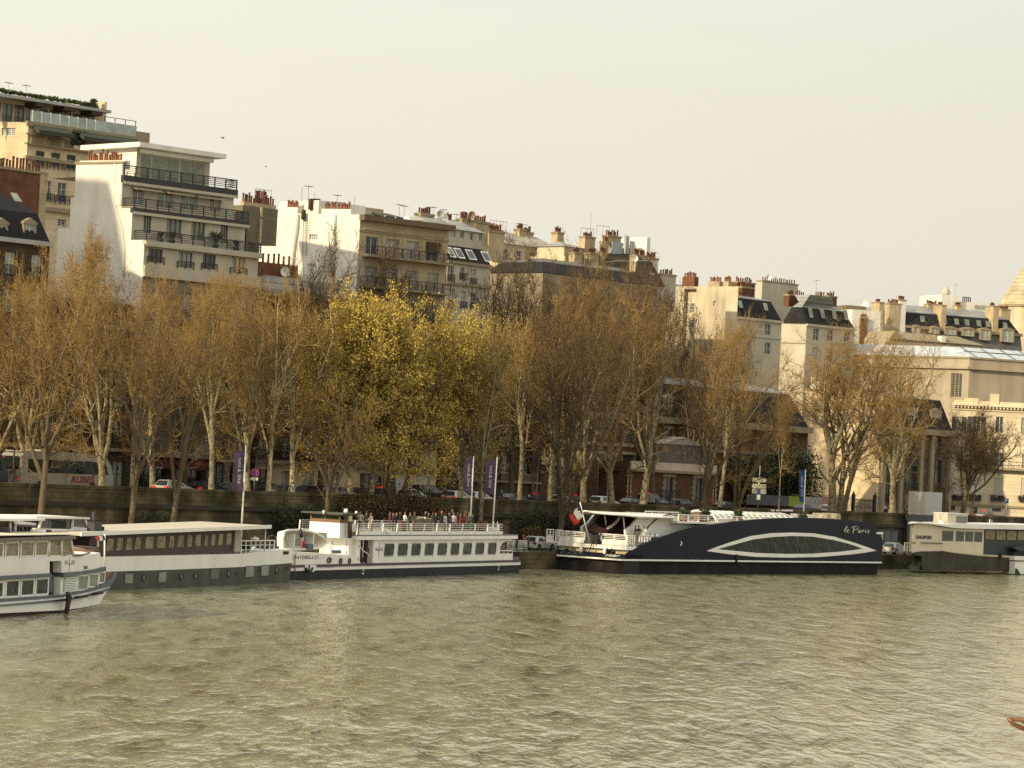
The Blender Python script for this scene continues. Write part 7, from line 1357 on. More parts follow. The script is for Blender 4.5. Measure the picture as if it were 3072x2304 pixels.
def gen_tree(seed, H=16.0, fork=.28, nl=5, spread=.55, r0=.34, up=.35, dens=1.0, tw=1.0, leaf=0, leafm=LEAFY, bark=BARKP, twig=TWIG, stub=False, oval=False, low=5):
    rnd = random.Random(seed); limbs = MB(); tv = []; lv = []
    def poly(p, d, L, n, wig, upk):
        pts = [p]; dirs = [d]
        for i in range(n):
            d = (d + _perp(d, rnd) * wig * rnd.uniform(.4, 1.2) + Vector((0, 0, upk))).normalized(); p = p + d * (L / n); pts.append(p); dirs.append(d)
        return pts, dirs
    def twigs(p, d, L, n):
        for _ in range(n):
            a = _perp(d, rnd); k = rnd.uniform(.4, 1.5); t = (d * .8 + a * k + Vector((0, 0, up * .5))).normalized(); l = L * rnd.uniform(.5, 1.35)
            m_ = p + t * l * .5; t2 = (t + _perp(t, rnd) * .35 + Vector((0, 0, up * .5))).normalized(); q_ = m_ + t2 * l * .6; tv.append((p, m_ + t2 * .05, .022 * tw)); tv.append((m_, q_, .015 * tw))
            for j in range(3):
                b_ = _perp(t, rnd); s = p + t * l * rnd.uniform(.15, .5) if j < 2 else m_ + t2 * l * .6 * rnd.uniform(.1, .9); e = s + (t * .55 + b_ * .9 + Vector((0, 0, .15))).normalized() * l * rnd.uniform(.3, .6); tv.append((s, e, .013 * tw))
                if leaf:
                    for _k in range(leaf): lv.append(s + (e - s) * rnd.uniform(.2, 1.1))
    def grow(p, d, L, r, lev):
        n = 6 if lev == 1 else 4
        pts, dirs = poly(p, d, L, n, .20 if lev == 1 else .30, up * (.16 if lev == 1 else .14))
        rs = [r * (1 - .72 * i / n) for i in range(n + 1)]
        limbs.tube(pts, rs, bark if lev < 3 else twig, 6 if lev == 1 else 4, False)
        for i in range(1, n + 1):
            f = i / n
            if lev < 3:
                if lev == 1 and f < (.3 if oval else .25): continue
                for _ in range(max(1, round((2.3 if lev == 1 else 2.2) * dens * rnd.uniform(.7, 1.3)))):
                    a = _perp(dirs[i], rnd); ang = rnd.uniform(.55, 1.15); nd = (dirs[i] * math.cos(ang) + a * math.sin(ang) + Vector((0, 0, .10 + up * .25))).normalized()
                    grow(pts[i], nd, L * rnd.uniform(.32, .56) * (1.15 - .45 * f), max(rs[i] * .58, .045 if lev == 1 else .026), lev + 1)
            else: twigs(pts[i], dirs[i], 1.0, max(1, round(1.7 * dens)))
        if lev < 3: twigs(pts[-1], dirs[-1], 1.0, 3)
    fh = H * fork
    tp, td = poly(Vector((0, 0, 0)), Vector((0, 0, 1)), fh, 4, .06, .1)
    limbs.tube([tp[0] + Vector((0, 0, -.3))] + tp, [r0 * 1.35, r0 * 1.2] + [r0 * (1 - .08 * i) for i in range(1, 5)], bark, 9, False)
    for i in range(nl):
        a = 2 * math.pi * (i + rnd.uniform(-.3, .3)) / nl; s = spread * rnd.uniform(.4, 1.2) * (.3 if i == 0 else 1); d = Vector((math.cos(a) * s, math.sin(a) * s, 1)).normalized()
        st = tp[-1] if i < (2 if oval else 3) else tp[2 + i % 3]
        grow(st, d, (H - st.z) * rnd.uniform(.72, .95), r0 * rnd.uniform(.48, .66), 1)
    for i in range(low):      # low side branches that veil the street
        s = tp[rnd.randint(3, 4)] + Vector((0, 0, rnd.uniform(0, H * .12))); a = rnd.uniform(0, 6.28); d = Vector((math.cos(a), math.sin(a), rnd.uniform(-.1, .5))).normalized(); grow(s, d, rnd.uniform(3.2, 5.2), .07, 2)
    if stub:
        for i in range(5):
            s = tp[rnd.randint(2, 4)]; a = rnd.uniform(0, 6.28); d = Vector((math.cos(a), math.sin(a), .5)).normalized(); pts, _ = poly(s, d, rnd.uniform(1.5, 3.2), 4, .3, .15); limbs.tube(pts, [.13, .12, .1, .09, .06], bark, 6)
    # twig mesh with numpy: slim three sided spikes
    n = len(tv); A = np.array([tuple(t[0]) for t in tv]); Bv = np.array([tuple(t[1]) for t in tv]); rr = np.array([t[2] for t in tv])
    D = Bv - A; D /= np.linalg.norm(D, axis=1, keepdims=True); ref = np.where(np.abs(D[:, 2:3]) > .9, np.array([[1., 0, 0]]), np.array([[0, 0, 1.]]))
    P1 = np.cross(D, ref); P1 /= np.linalg.norm(P1, axis=1, keepdims=True); P2 = np.cross(D, P1)
    V = np.zeros((n, 4, 3))
    for j in range(3): V[:, j] = A + (P1 * math.cos(2.094 * j) + P2 * math.sin(2.094 * j)) * rr[:, None]
    V[:, 3] = Bv; base = np.arange(n)[:, None] * 4
    T = np.stack([np.concatenate([base + j, base + (j + 1) % 3, base + 3], 1) for j in range(3)], 1).reshape(-1, 3)
    V = V.reshape(-1, 3); mi = np.zeros(len(T), int); allv = V; allt = T
    if leaf and lv:
        C = np.array([tuple(x) for x in lv]); m = len(C); g = np.random.default_rng(seed); sz = g.uniform(.07, .135, (m, 1)); a = g.normal(size=(m, 3)); a /= np.linalg.norm(a, axis=1, keepdims=True); b = np.cross(a, g.normal(size=(m, 3))); b /= np.linalg.norm(b, axis=1, keepdims=True)
        L4 = np.stack([C - a * sz, C + b * sz * .6, C + a * sz, C - b * sz * .6], 1).reshape(-1, 3); o = len(V); k = np.arange(m)[:, None] * 4 + o
        T2 = np.concatenate([np.concatenate([k, k + 1, k + 2], 1), np.concatenate([k, k + 2, k + 3], 1)], 0)
        allv = np.concatenate([V, L4]); allt = np.concatenate([T, T2]); mi = np.concatenate([mi, np.ones(len(T2), int)])
    me = bpy.data.meshes.new('crown'); me.vertices.add(len(allv)); me.vertices.foreach_set('co', allv.astype(np.float32).ravel()); me.loops.add(len(allt) * 3); me.loops.foreach_set('vertex_index', allt.astype(np.int32).ravel())
    me.polygons.add(len(allt)); me.polygons.foreach_set('loop_start', np.arange(0, len(allt) * 3, 3, dtype=np.int32)); me.polygons.foreach_set('loop_total', np.full(len(allt), 3, np.int32)); me.materials.append(twig); me.materials.append(leafm); me.polygons.foreach_set('material_index', mi.astype(np.int32)); me.update(calc_edges=True)
    lo = limbs.build('trunk'); lm = lo.data; bpy.data.objects.remove(lo)
    hh = np.percentile(allv[:, 2], 99.7); ww = np.percentile(np.hypot(allv[:, 0], allv[:, 1]), 96) * 2
    return dict(trunk=lm, crown=me, H=float(hh), W=float(ww))
VAR = {
 'vase': gen_tree(1, 17, .22, 7, .50, .46, .3, .86, 1.2, low=6),
 'vase2': gen_tree(12, 17, .24, 6, .52, .44, .3, .82, 1.2, low=6),
 'tall': gen_tree(2, 19, .36, 6, .34, .38, .35, .76, 1.2, oval=True, bark=BARKB, low=6),
 'tall2': gen_tree(21, 19, .40, 6, .36, .38, .35, .76, 1.2, oval=True, bark=BARKP, low=6),
 'fork': gen_tree(3, 18, .30, 5, .62, .40, .28, .84, 1.25, bark=BARKD, low=5),
 'light': gen_tree(33, 18, .30, 5, .62, .40, .28, .66, 1.15, bark=BARKD, low=3),
 'dark': gen_tree(4, 18, .22, 7, .52, .46, .35, .86, 1.4, bark=BARKD, twig=TWIGD, low=7),
 'sparse': gen_tree(5, 18, .36, 6, .45, .40, .3, .72, 1.15, stub=True, low=4),
 'yellow': gen_tree(6, 17, .24, 8, .36, .36, .6, .9, 1.0, leaf=2, oval=True, low=8),
 'yellow2': gen_tree(61, 16, .24, 6, .46, .36, .5, .86, 1.0, leaf=3, bark=BARKD, low=10),
 'olive': gen_tree(62, 17, .34, 6, .42, .36, .4, .76, 1.1, leaf=1, leafm=LEAFO, stub=True, low=5),
 'thin': gen_tree(7, 10, .35, 3, .40, .14, .4, .75, .9, low=2),
 'pollard': gen_tree(8, 12, .34, 7, .95, .34, .3, .74, 1.3, bark=BARKD, twig=TWIGD, low=2),
}
print('twigs', {k: (len(v['crown'].vertices), len(v['trunk'].vertices), round(v['H'], 1), round(v['W'], 1)) for k, v in VAR.items()})
def place_tree(name, var, bx, off, topx, topy, wpx, label, group='bare plane trees along the quay', z0=None, row=1470, wide=1.0):
    v = VAR[var]; z0 = (ZS if off > 0 else ZQ) if z0 is None else z0
    X_, Y_ = street_pt(bx / .72, off, row); P = at_y(q(topx, topy), Y_); sc = Y_ / FOC / .72 * 1.0
    h = (P.z - z0) * 1.05; lean = math.atan2(P.x - X_, h); wm_ = wpx * Y_ / (FOC * .72)
    t = bpy.data.objects.new(name, None); COL.objects.link(t); t.empty_display_size = .5; tag(t, label, 'tree', group)
    sp = random.uniform(0, 6.28); S = Matrix.Diagonal((wm_ / v['W'], wm_ / v['W'], h / v['H'] / math.cos(lean), 1)); Rm = Matrix.Rotation(lean, 4, 'Y') @ Matrix.Rotation(sp, 4, 'Z')
    kx = max(.75, min(1.45, 1.2 * wm_ / v['W'])); S = Matrix.Diagonal((kx, kx, h / v['H'], 1))
    t.matrix_world = Matrix.Translation((X_, Y_, z0)) @ Rm @ S
    for nm in ('trunk', 'crown'): o = bpy.data.objects.new(nm, v[nm]); COL.objects.link(o); o.parent = t
    return t
TREES = [
 ('vase2', -28, 2.5, -5, 575, 200, 'bare golden plane cut by the left edge of the picture'),
 ('fork', 88, -2.5, 135, 575, 250, 'dark trunked bare plane rising from the port in front of the white coach'),
 ('vase', 222, 2.5, 205, 552, 205, 'bare golden plane standing on the pavement right before the white coach side'),
 ('light', 284, -3, 345, 605, 210, 'mottled leaning plane on the port forking just above the quay wall by the coach front'),
 ('light', 374, -3, 435, 600, 190, 'leaning plane on the port in front of the red restaurant awning'),
 ('tall2', 457, 2.6, 452, 610, 150, 'thick pale trunked plane just left of the leftmost purple banner'),
 ('vase2', 535, 3.0, 545, 630, 150, 'dark stemmed bare plane directly behind the leftmost purple banner'),
 ('tall', 580, 2.4, 592, 605, 130, 'bright sunlit trunk, left one of the two straight ones right of the no parking sign'),
 ('tall', 632, 2.4, 648, 595, 150, 'bright sunlit straight trunk behind the couple at the parapet'),
 ('light', 708, -2, 735, 800, 90, 'dark bare tree rising from the port behind the wheelhouse of the white trip boat'),
 ('yellow', 757, 1.0, 752, 636, 235, 'leftmost yellow leafed tree, tallest crown of fresh yellow leaves'),
 ('yellow', 803, 1.8, 835, 655, 190, 'middle yellow leafed tree with pale slim trunk beside the street lamp'),
 ('yellow2', 836, 1.4, 898, 662, 220, 'yellow leafed tree with a dark leaning trunk above the reddish shrub'),
 ('yellow2', 870, 3.0, 940, 685, 170, 'rightmost low yellow leafed tree hanging over the cars by the brown mansion'),
 ('yellow', 995, 1.6, 1020, 688, 140, 'pale trunked plane with olive yellow tufts just left of the two purple banners'),
 ('olive', 1042, -2, 1050, 690, 140, 'dark trunked tree rising from the port between the two purple banners'),
 ('tall2', 1124, 2.6, 1120, 690, 140, 'straight pale trunk right of the two purple banners'),
 ('sparse', 1189, 2.4, 1215, 660, 140, 'pale leaning trunk beside the street lamp at the left end of the pink brick house'),
 ('dark', 1212, -2.5, 1290, 585, 230, 'big dark plane leaning right from the port behind the tricolour flag'),
 ('vase', 1262, 3.4, 1265, 600, 190, 'thick mottled trunk before the middle of the pink brick house'),
 ('sparse', 1322, 2.4, 1332, 650, 200, 'white barked plane with knobbly stubs before the tall doors of the pink brick house'),
 ('sparse', 1390, 2.4, 1415, 640, 200, 'white barked plane with knobbly stubs before the porch of the pink brick house'),
 ('dark', 1413, 12, 1395, 578, 190, 'thick brown trunk close behind the second white barked plane'),
 ('light', 1508, -2, 1598, 705, 230, 'dark bare tree leaning strongly right at the right wing of the pink brick house'),
 ('tall2', 1556, 2.6, 1585, 690, 190, 'straight grey plane between two leaning dark trunks'),
 ('light', 1572, -1.5, 1680, 780, 190, 'dark trunk leaning right in front of the direction signs'),
 ('thin', 1684, 2.2, 1690, 860, 70, 'thin pale sapling before the grey and lime hoarding'),
 ('sparse', 1800, 2.8, 1812, 702, 250, 'thick golden plane before the blank cream wall'),
 ('sparse', 1815, 2.4, 1848, 735, 170, 'slim pale stem hugging the thick golden plane before the blank cream wall'),
 ('light', 1822, 1.2, 1900, 760, 200, 'dark forked tree leaning right before the iron gate'),
 ('vase2', 1930, 6, 1940, 708, 230, 'tall golden plane before the pilasters of the grey house'),
 ('thin', 1898, 2.2, 1915, 900, 80, 'thin stem between the iron gate and the grey pilastered house'),
 ('pollard', 2078, 3, 2118, 885, 210, 'spreading bare pollard before the sunlit cream mansion'),
 ('thin', 2097, 2.5, 2135, 930, 90, 'thin stem right of the spreading pollard before the sunlit cream mansion'),
 ('dark', 690, 18, 725, 520, 150, 'dark bare tree before the white blank wall, left one of two'),
 ('dark', 850, 18.5, 850, 522, 190, 'large dark bare tree before the beige balconied facade'),
 ('dark', 1105, 18, 1112, 535, 140, 'tall dark bare tree right of the narrow pale house with tilted roof windows'),
 ('dark', 1190, 24, 1180, 640, 150, 'dark bare tree in the gap left of the pink brick house roof'),
 ('vase2', 1320, 45, 1310, 572, 220, 'broad golden brown crown under the rooftop ducts'),
 ('dark', 1465, 45, 1468, 655, 120, 'dark bare tree below the stained cream gable'),
 ('vase2', 1560, 45, 1560, 720, 120, 'rusty bare tree below the slate roofed house behind the pink brick house'),
 ('thin', 170, 20, 178, 508, 120, 'small dark bare tree in front of the white stepped block side wall'),
 ('vase', 60, 14, 60, 585, 180, 'bare golden tree right behind the white coach rear'),
 ('vase2', 330, 15, 330, 600, 170, 'bare golden tree behind the coach front'),
 ('dark', 1250, 30, 1235, 605, 210, 'dark bare tree behind the brick house left of the broad golden brown crown'),
 ('dark', 1400, 32, 1395, 590, 200, 'dark bare tree behind the brick house right of the broad golden brown crown'),
 ('dark', 1150, 20, 1150, 560, 170, 'dark bare tree with its crown before the zinc roof with three chimneys'),
 ('light', 400, 18, 400, 640, 170, 'bare tree directly before the right half of the red restaurant awning'),
 ('vase2', 580, 17, 610, 660, 160, 'bare tree close before the facade left of the bright straight trunks'),
 ('vase', 1000, 17, 960, 720, 150, 'bare tree close before the brown mansion under the olive and yellow tufts'),
 ('dark', 1500, 22, 1500, 760, 170, 'dark bare tree behind the right wing of the pink brick house'),
 ('vase', 490, 16, 495, 590, 160, 'bare golden tree before the ground floor left of the tall dark doorway'),
]
for v_, bx, off, tx, ty, w_, lab in TREES:
    place_tree('yellow_leaf_tree' if v_.startswith('yellow') else ('young_tree' if v_ == 'thin' else 'plane_tree'), v_, bx, off, tx, ty, w_, lab, {'yellow': 'yellow leafed trees along the quay', 'yellow2': 'yellow leafed trees along the quay'}.get(v_, 'bare plane trees along the quay'))
def bush(name, label, fr, w, d, h, n, mts, sz=.2, stems=True, group=None, lump=7):
    t = thing(name, label, 'shrub', fr, group=group); rnd = random.Random(hash(label) % 9999 if False else len(label) * 31 + int(w * 10))
    if stems:
        b = MB()
        for i in range(9): a = rnd.uniform(0, 6.28); b.tube([(rnd.uniform(-w * .25, w * .25), 0, 0), (rnd.uniform(-w * .35, w * .35), rnd.uniform(-d, d) * .4, h * .5), (rnd.uniform(-w * .45, w * .45), rnd.uniform(-d, d) * .45, h * rnd.uniform(.7, 1.0))], [.06, .04, .015], BARKD, 4, False)
        b.build('stems', t)
    b = MB(); C = [(rnd.uniform(-.4, .4) * w, rnd.uniform(-.3, .3) * d, rnd.uniform(.3, .8) * h, rnd.uniform(.22, .36)) for _ in range(lump)]
    for i in range(n):
        cx, cy, cz, k = C[i % lump]; v = Vector((rnd.gauss(0, 1), rnd.gauss(0, 1), rnd.gauss(0, 1))).normalized() * (rnd.random() ** .4)
        c = Vector((cx + v.x * w * k, cy + v.y * d * .5, max(.1, cz + v.z * h * k))); s = sz * rnd.uniform(.5, 1.3)
        a = Vector((rnd.uniform(-1, 1), rnd.uniform(-1, 1), rnd.uniform(-1, 1))).normalized() * s; e = a.cross(Vector((rnd.uniform(-1, 1), rnd.uniform(-1, 1), rnd.uniform(-1, 1)))).normalized() * s * .6
        b.add([tuple(c + a), tuple(c + e), tuple(c - a), tuple(c - e)], [(0, 1, 2, 3)], mts[(i // lump) % len(mts)])
    b.build('foliage', t); return t
RLEAF = mat('russet_leaf', (.085, .026, .01), .8, .5, .8); OLV = mat('dark_olive_leaf', (.036, .034, .013), .8, .5, .8); YLEAF = mat('ochre_leaf', (.15, .10, .022), .8, .4, .8)
def port_fr(px, off, z=ZQ, row=1550): return Fr(street_pt(px / .72, off, row), SH, z)
bush('russet_shrub', 'big russet and green shrub tumbling over the quay wall behind the party deck', port_fr(868, -2.0), 15, 3.5, 6.2, 15000, [RLEAF, OLV, OLV, YLEAF, OLV], .125, lump=22)
bush('ivy_bush', 'dark ivy clump hanging on the quay wall left of the white wheelhouse', port_fr(640, -1.0), 6.5, 1.6, 4.2, 5000, [OLV, EVER], .11, lump=9)
bush('ivy_bush', 'dark ivy sheet on the quay wall between the banners and the tricolour flag', port_fr(1200, -1.0), 13, 1.6, 4.4, 9000, [OLV, EVER, OLV], .12, lump=14)
bush('ochre_shrub', 'ochre leafed shrub on the port behind the person in red', port_fr(1142, -4.0), 3.0, 2.0, 2.6, 1800, [YLEAF, YLEAF, OLV], .1)
bush('ochre_shrub', 'brown leafed shrub on the port left of the big tricolour flag', port_fr(1178, -4.0), 2.4, 2.0, 2.4, 1400, [RLEAF, YLEAF, OLV], .1)
bush('evergreen_bush', 'large dark evergreen above the grey and lime hoarding', Fr(street_pt(1692 / .72, 20, 1400), SH, ZS), 13, 6, 9.5, 13000, [EVER, EVER, OLV], .19, lump=24)
bush('evergreen_bush', 'dark evergreen mass behind the direction signs', Fr(street_pt(1622 / .72, 21, 1400), SH, ZS), 9, 5, 7.5, 8000, [EVER, OLV], .19, lump=18)
bush('evergreen_bush', 'rusty green treetop behind the long pink brick house roof', Fr(street_pt(1712 / .72, 45, 1100), SH, ZS), 13, 8, 16, 12000, [OLV, RLEAF, OLV, EVER], .22, lump=20)
bush('evergreen_bush', 'ivy patch on the quay wall behind the coach roofed barge wheelhouse', port_fr(330, -1.0), 7, 1.2, 3.0, 2600, [OLV, EVER], .11, lump=8)
# ================================================================== STREET AND PORT: vehicles, people, banners, signs
import bmesh
TYRE = mat('tyre_rubber', (.015, .015, .015), .9, .1); TAIL = mat('tail_light', (.6, .02, .015), .3, 0, emit=.5); TAILOFF = mat('tail_lens', (.22, .015, .012), .3, .1)
CARG = glass('car_glass', (.03, .035, .04), 0, rough=.05)
CARP = {n: mat('car_paint_' + n, c, .25, .05, .5, metal=.2) for n, c in dict(black=(.012, .012, .014), grey=(.12, .125, .13), silver=(.42, .42, .40), white=(.66, .66, .63), blue=(.04, .055, .085), dark=(.035, .037, .042)).items()}
def car_proto(kind):
    L, hb, ht, body, cab = {'hatch': (4.1, .92, 1.50, [(0.05, .3), (0, .62), (.06, .92), (3.05, .98), (3.85, .80), (4.1, .60), (4.08, .28)], [(.12, .9), (.5, 1.42), (.9, 1.5), (1.9, 1.5), (3.1, .96)]),
        'estate': (4.6, .92, 1.52, [(0.05, .3), (0, .62), (.05, .95), (3.5, .98), (4.35, .78), (4.6, .58), (4.56, .28)], [(.08, .93), (.35, 1.42), (.6, 1.52), (2.3, 1.52), (3.5, .96)]),
        'sedan': (4.6, .92, 1.43, [(0.05, .3), (0, .62), (.08, .93), (1.0, 1.0), (3.5, .97), (4.4, .78), (4.6, .58), (4.56, .28)], [(.55, .98), (1.25, 1.38), (1.6, 1.43), (2.5, 1.43), (3.5, .96)]),
        'van': (4.8, 1.1, 1.95, [(0.05, .3), (0, .8), (.04, 1.1), (3.9, 1.1), (4.6, .95), (4.8, .7), (4.78, .28)], [(.05, 1.08), (.18, 1.85), (.5, 1.95), (2.9, 1.95), (3.95, 1.1)])}[kind]
    t = thing('parked_car', 'car', 'car')
    b = MB(); b.prism(body, 1, -.88, .88, CARP['grey']); W0, W1 = .84, .62
    zc = [(.84 - .22 * max(0, min(1, (p[1] - hb) / (ht - hb)))) for p in cab]; n = len(cab)
    vs = [(p[0], -w, p[1]) for p, w in zip(cab, zc)] + [(p[0], w, p[1]) for p, w in zip(cab, zc)]
    b.add(vs, [(i, i + 1, n + i + 1, n + i) for i in range(n - 1)] + [tuple(range(n)), tuple(range(2 * n - 1, n - 1, -1))], CARP['grey'])
    for x in (.78, L - .82):
        for s in (-1, 1): b.prism([(x + .42 * math.cos(a), .33 + .42 * math.sin(a)) for a in np.linspace(0, math.pi, 9)], 1, s * .885, s * .9, TYRE)
    b.build('body', t)
    def lerp(p, q_, f): return tuple(p[i] + (q_[i] - p[i]) * f for i in range(3))
    def glz(name, A, B_, C, D, k=.1):
        c = [sum(v[i] for v in (A, B_, C, D)) / 4 for i in range(3)]; P = [lerp(v, c, k) for v in (A, B_, C, D)]; nrm = (Vector(B_) - Vector(A)).cross(Vector(D) - Vector(A)).normalized()
        ctr = Vector((L * .45, 0, .8)); nrm = nrm if (Vector(c) - ctr).dot(nrm) > 0 else -nrm; g = MB(); g.quad(*[tuple(Vector(v) + nrm * .012) for v in P], CARG); g.build(name, t)
    m = len(cab); glz('rear_window', vs[0], vs[1], vs[n + 1], vs[n]); glz('windscreen', vs[n - 2], vs[n - 1], vs[2 * n - 1], vs[2 * n - 2])
    for s in (0, n):
        y = vs[s][1]; xm = (cab[1][0] + cab[-1][0]) / 2
        def at(x, f): z = hb + .04 + (ht - hb - .12) * f; w = .84 - .22 * (z - hb) / (ht - hb); return (x, math.copysign(w, y), z)
        glz('side_window', at(cab[0][0] + .5, 0), at(cab[1][0] + .45, 1), at(xm - .05, 1), at(xm - .05, 0), .05); glz('side_window', at(xm + .05, 0), at(xm + .05, 1), at(cab[-2][0] - .1, 1), at(cab[-1][0] - .35, 0), .05)
    for s in (-1, 1):
        g = MB(); g.box(-.02, .16, s * .86 - .05, s * .86 + .05, .62, .9, TAIL); g.box(-.02, .05, s * .68 - .16, s * .68 + .16, .68, .86, TAIL); g.build('tail_light', t)
        g = MB(); g.box(L - .28, L - .02, s * .7 - .16, s * .7 + .16, .6, .74, PAINTW); g.build('headlight', t)
    for x in (.78, L - .82):
        for s in (-1, 1):
            g = MB(); g.prism([(x + .33 * math.cos(a), .33 + .33 * math.sin(a)) for a in np.linspace(0, 6.283, 17)[:-1]], 1, s * .72, s * .905, TYRE); w_ = g.build('wheel', t); g = MB(); g.prism([(x + .2 * math.cos(a), .33 + .2 * math.sin(a)) for a in np.linspace(0, 6.283, 13)[:-1]], 1, s * .906, s * .915, STEEL); g.build('rim', w_)
    g = MB(); g.box(-.03, -.005, -.26, .26, .45, .57, PAINTW); g.build('number_plate', t)
    return t
PROTO = {}
def place_car(px, off, kind, col, label, taxi=False, z=None, rz=SH, row=1470, group='cars queuing behind the parapet', lights=True):
    if kind not in PROTO: PROTO[kind] = car_proto(kind); o = PROTO[kind]
    else: o = copy_tree(PROTO[kind])
    X_, Y_ = street_pt(px / .72, off, row); o.location = (X_, Y_, ZS - .1 if z is None else z); o.rotation_euler = (0, 0, R(rz)); o['label'] = label; o['group'] = group
    for ch in o.children:
        for i, s_ in enumerate(ch.material_slots):
            if ch.name.startswith('body') and s_.material and s_.material.name.startswith('car_paint'): s_.link = 'OBJECT'; s_.material = CARP[col]
            if not lights and s_.material == TAIL: s_.link = 'OBJECT'; s_.material = TAILOFF
            elif lights and px % 3 == 0 and False : s_.link = 'OBJECT'; s_.material = TAIL
    if taxi:
        b = MB(); zt = {'hatch': 1.5, 'estate': 1.52, 'sedan': 1.43, 'van': 1.95}[kind]; b.box(1.5, 1.75, -.3, .3, zt, zt + .17, TAIL); b.build('roof_light', o)
    return o
for a in [
 (345, 8.0, 'hatch', 'silver', 'silver hatchback below the red restaurant awning'), (418, 9.0, 'estate', 'black', 'black estate car with lit tail lights left of the thick pale trunk'), (472, 9.5, 'sedan', 'grey', 'grey saloon just right of the thick pale trunk'),
 (521, 8.5, 'hatch', 'black', 'dark hatchback peeking out right of the leftmost banner'), (556, 11.0, 'sedan', 'dark', 'dark saloon in front of the black doorway'), (588, 8.0, 'sedan', 'grey', 'grey saloon between the two bright straight trunks'),
 (640, 8.5, 'sedan', 'black', 'black saloon with a red rear light right of the couple'), (690, 11.5, 'estate', 'dark', 'dark estate car before the second pale window right of the couple'), (708, 8.2, 'hatch', 'silver', 'silver hatchback behind the dark trunk above the white wheelhouse'),
 (755, 8.5, 'sedan', 'black', 'black saloon under the leftmost yellow leafed tree'), (800, 11.5, 'sedan', 'dark', 'dark taxi with a red roof light under the middle yellow tree', True), (868, 8.5, 'hatch', 'white', 'white hatchback half hidden by the russet shrub'),
 (898, 11.5, 'van', 'dark', 'dark van behind the russet shrub'), (968, 8.5, 'hatch', 'white', 'white hatchback right of the dark clothed rider'), (1012, 8.0, 'hatch', 'white', 'white hatchback between the two right hand purple banner poles'),
 (1085, 8.5, 'sedan', 'grey', 'grey saloon just right of the rightmost purple banner'), (1140, 8.5, 'sedan', 'black', 'black taxi with red roof light left of the lamp by the pink brick house', True), (1192, 8.0, 'hatch', 'white', 'pale hatchback at the foot of the pale leaning trunk'),
 (1225, 8.5, 'sedan', 'black', 'black taxi with a red roof light under the round no parking sign', True), (1285, 7.5, 'estate', 'white', 'white estate car before the iron railing of the pink brick house'), (1345, 8.0, 'sedan', 'dark', 'dark low saloon between the two white barked planes'),
 (1385, 12.0, 'van', 'grey', 'grey people carrier with a red light behind the second white barked plane', True), (1405, 7.6, 'sedan', 'black', 'black saloon in front of the grey people carrier'), (1458, 7.6, 'estate', 'dark', 'dark estate car before the right wing of the pink brick house'),
 (1550, 8.0, 'sedan', 'black', 'black saloon between the leaning trunks left of the direction signs'), (1722, 8.5, 'sedan', 'blue', 'blue grey saloon before the white and pink hoarding'), (1782, 7.5, 'hatch', 'white', 'small white hatchback left of the iron gate'), (2118, 8.5, 'sedan', 'grey', 'grey taxi with a red roof light before the sunlit cream mansion', True)]:
    place_car(*a[:5], taxi=len(a) > 5, lights=a[0] in (345, 418, 521, 640, 755, 968, 1085, 1225, 1385))
place_car(1918, -7.6, 'hatch', 'silver', 'silver hatchback parked on the port between the navy boat and the houseboat', z=ZQ, row=1640, group='cars on the port', lights=False)
place_car(1142, -6.0, 'hatch', 'white', 'white hatchback parked on the port behind the crowd barriers', z=ZQ, row=1620, group='cars on the port', lights=False)

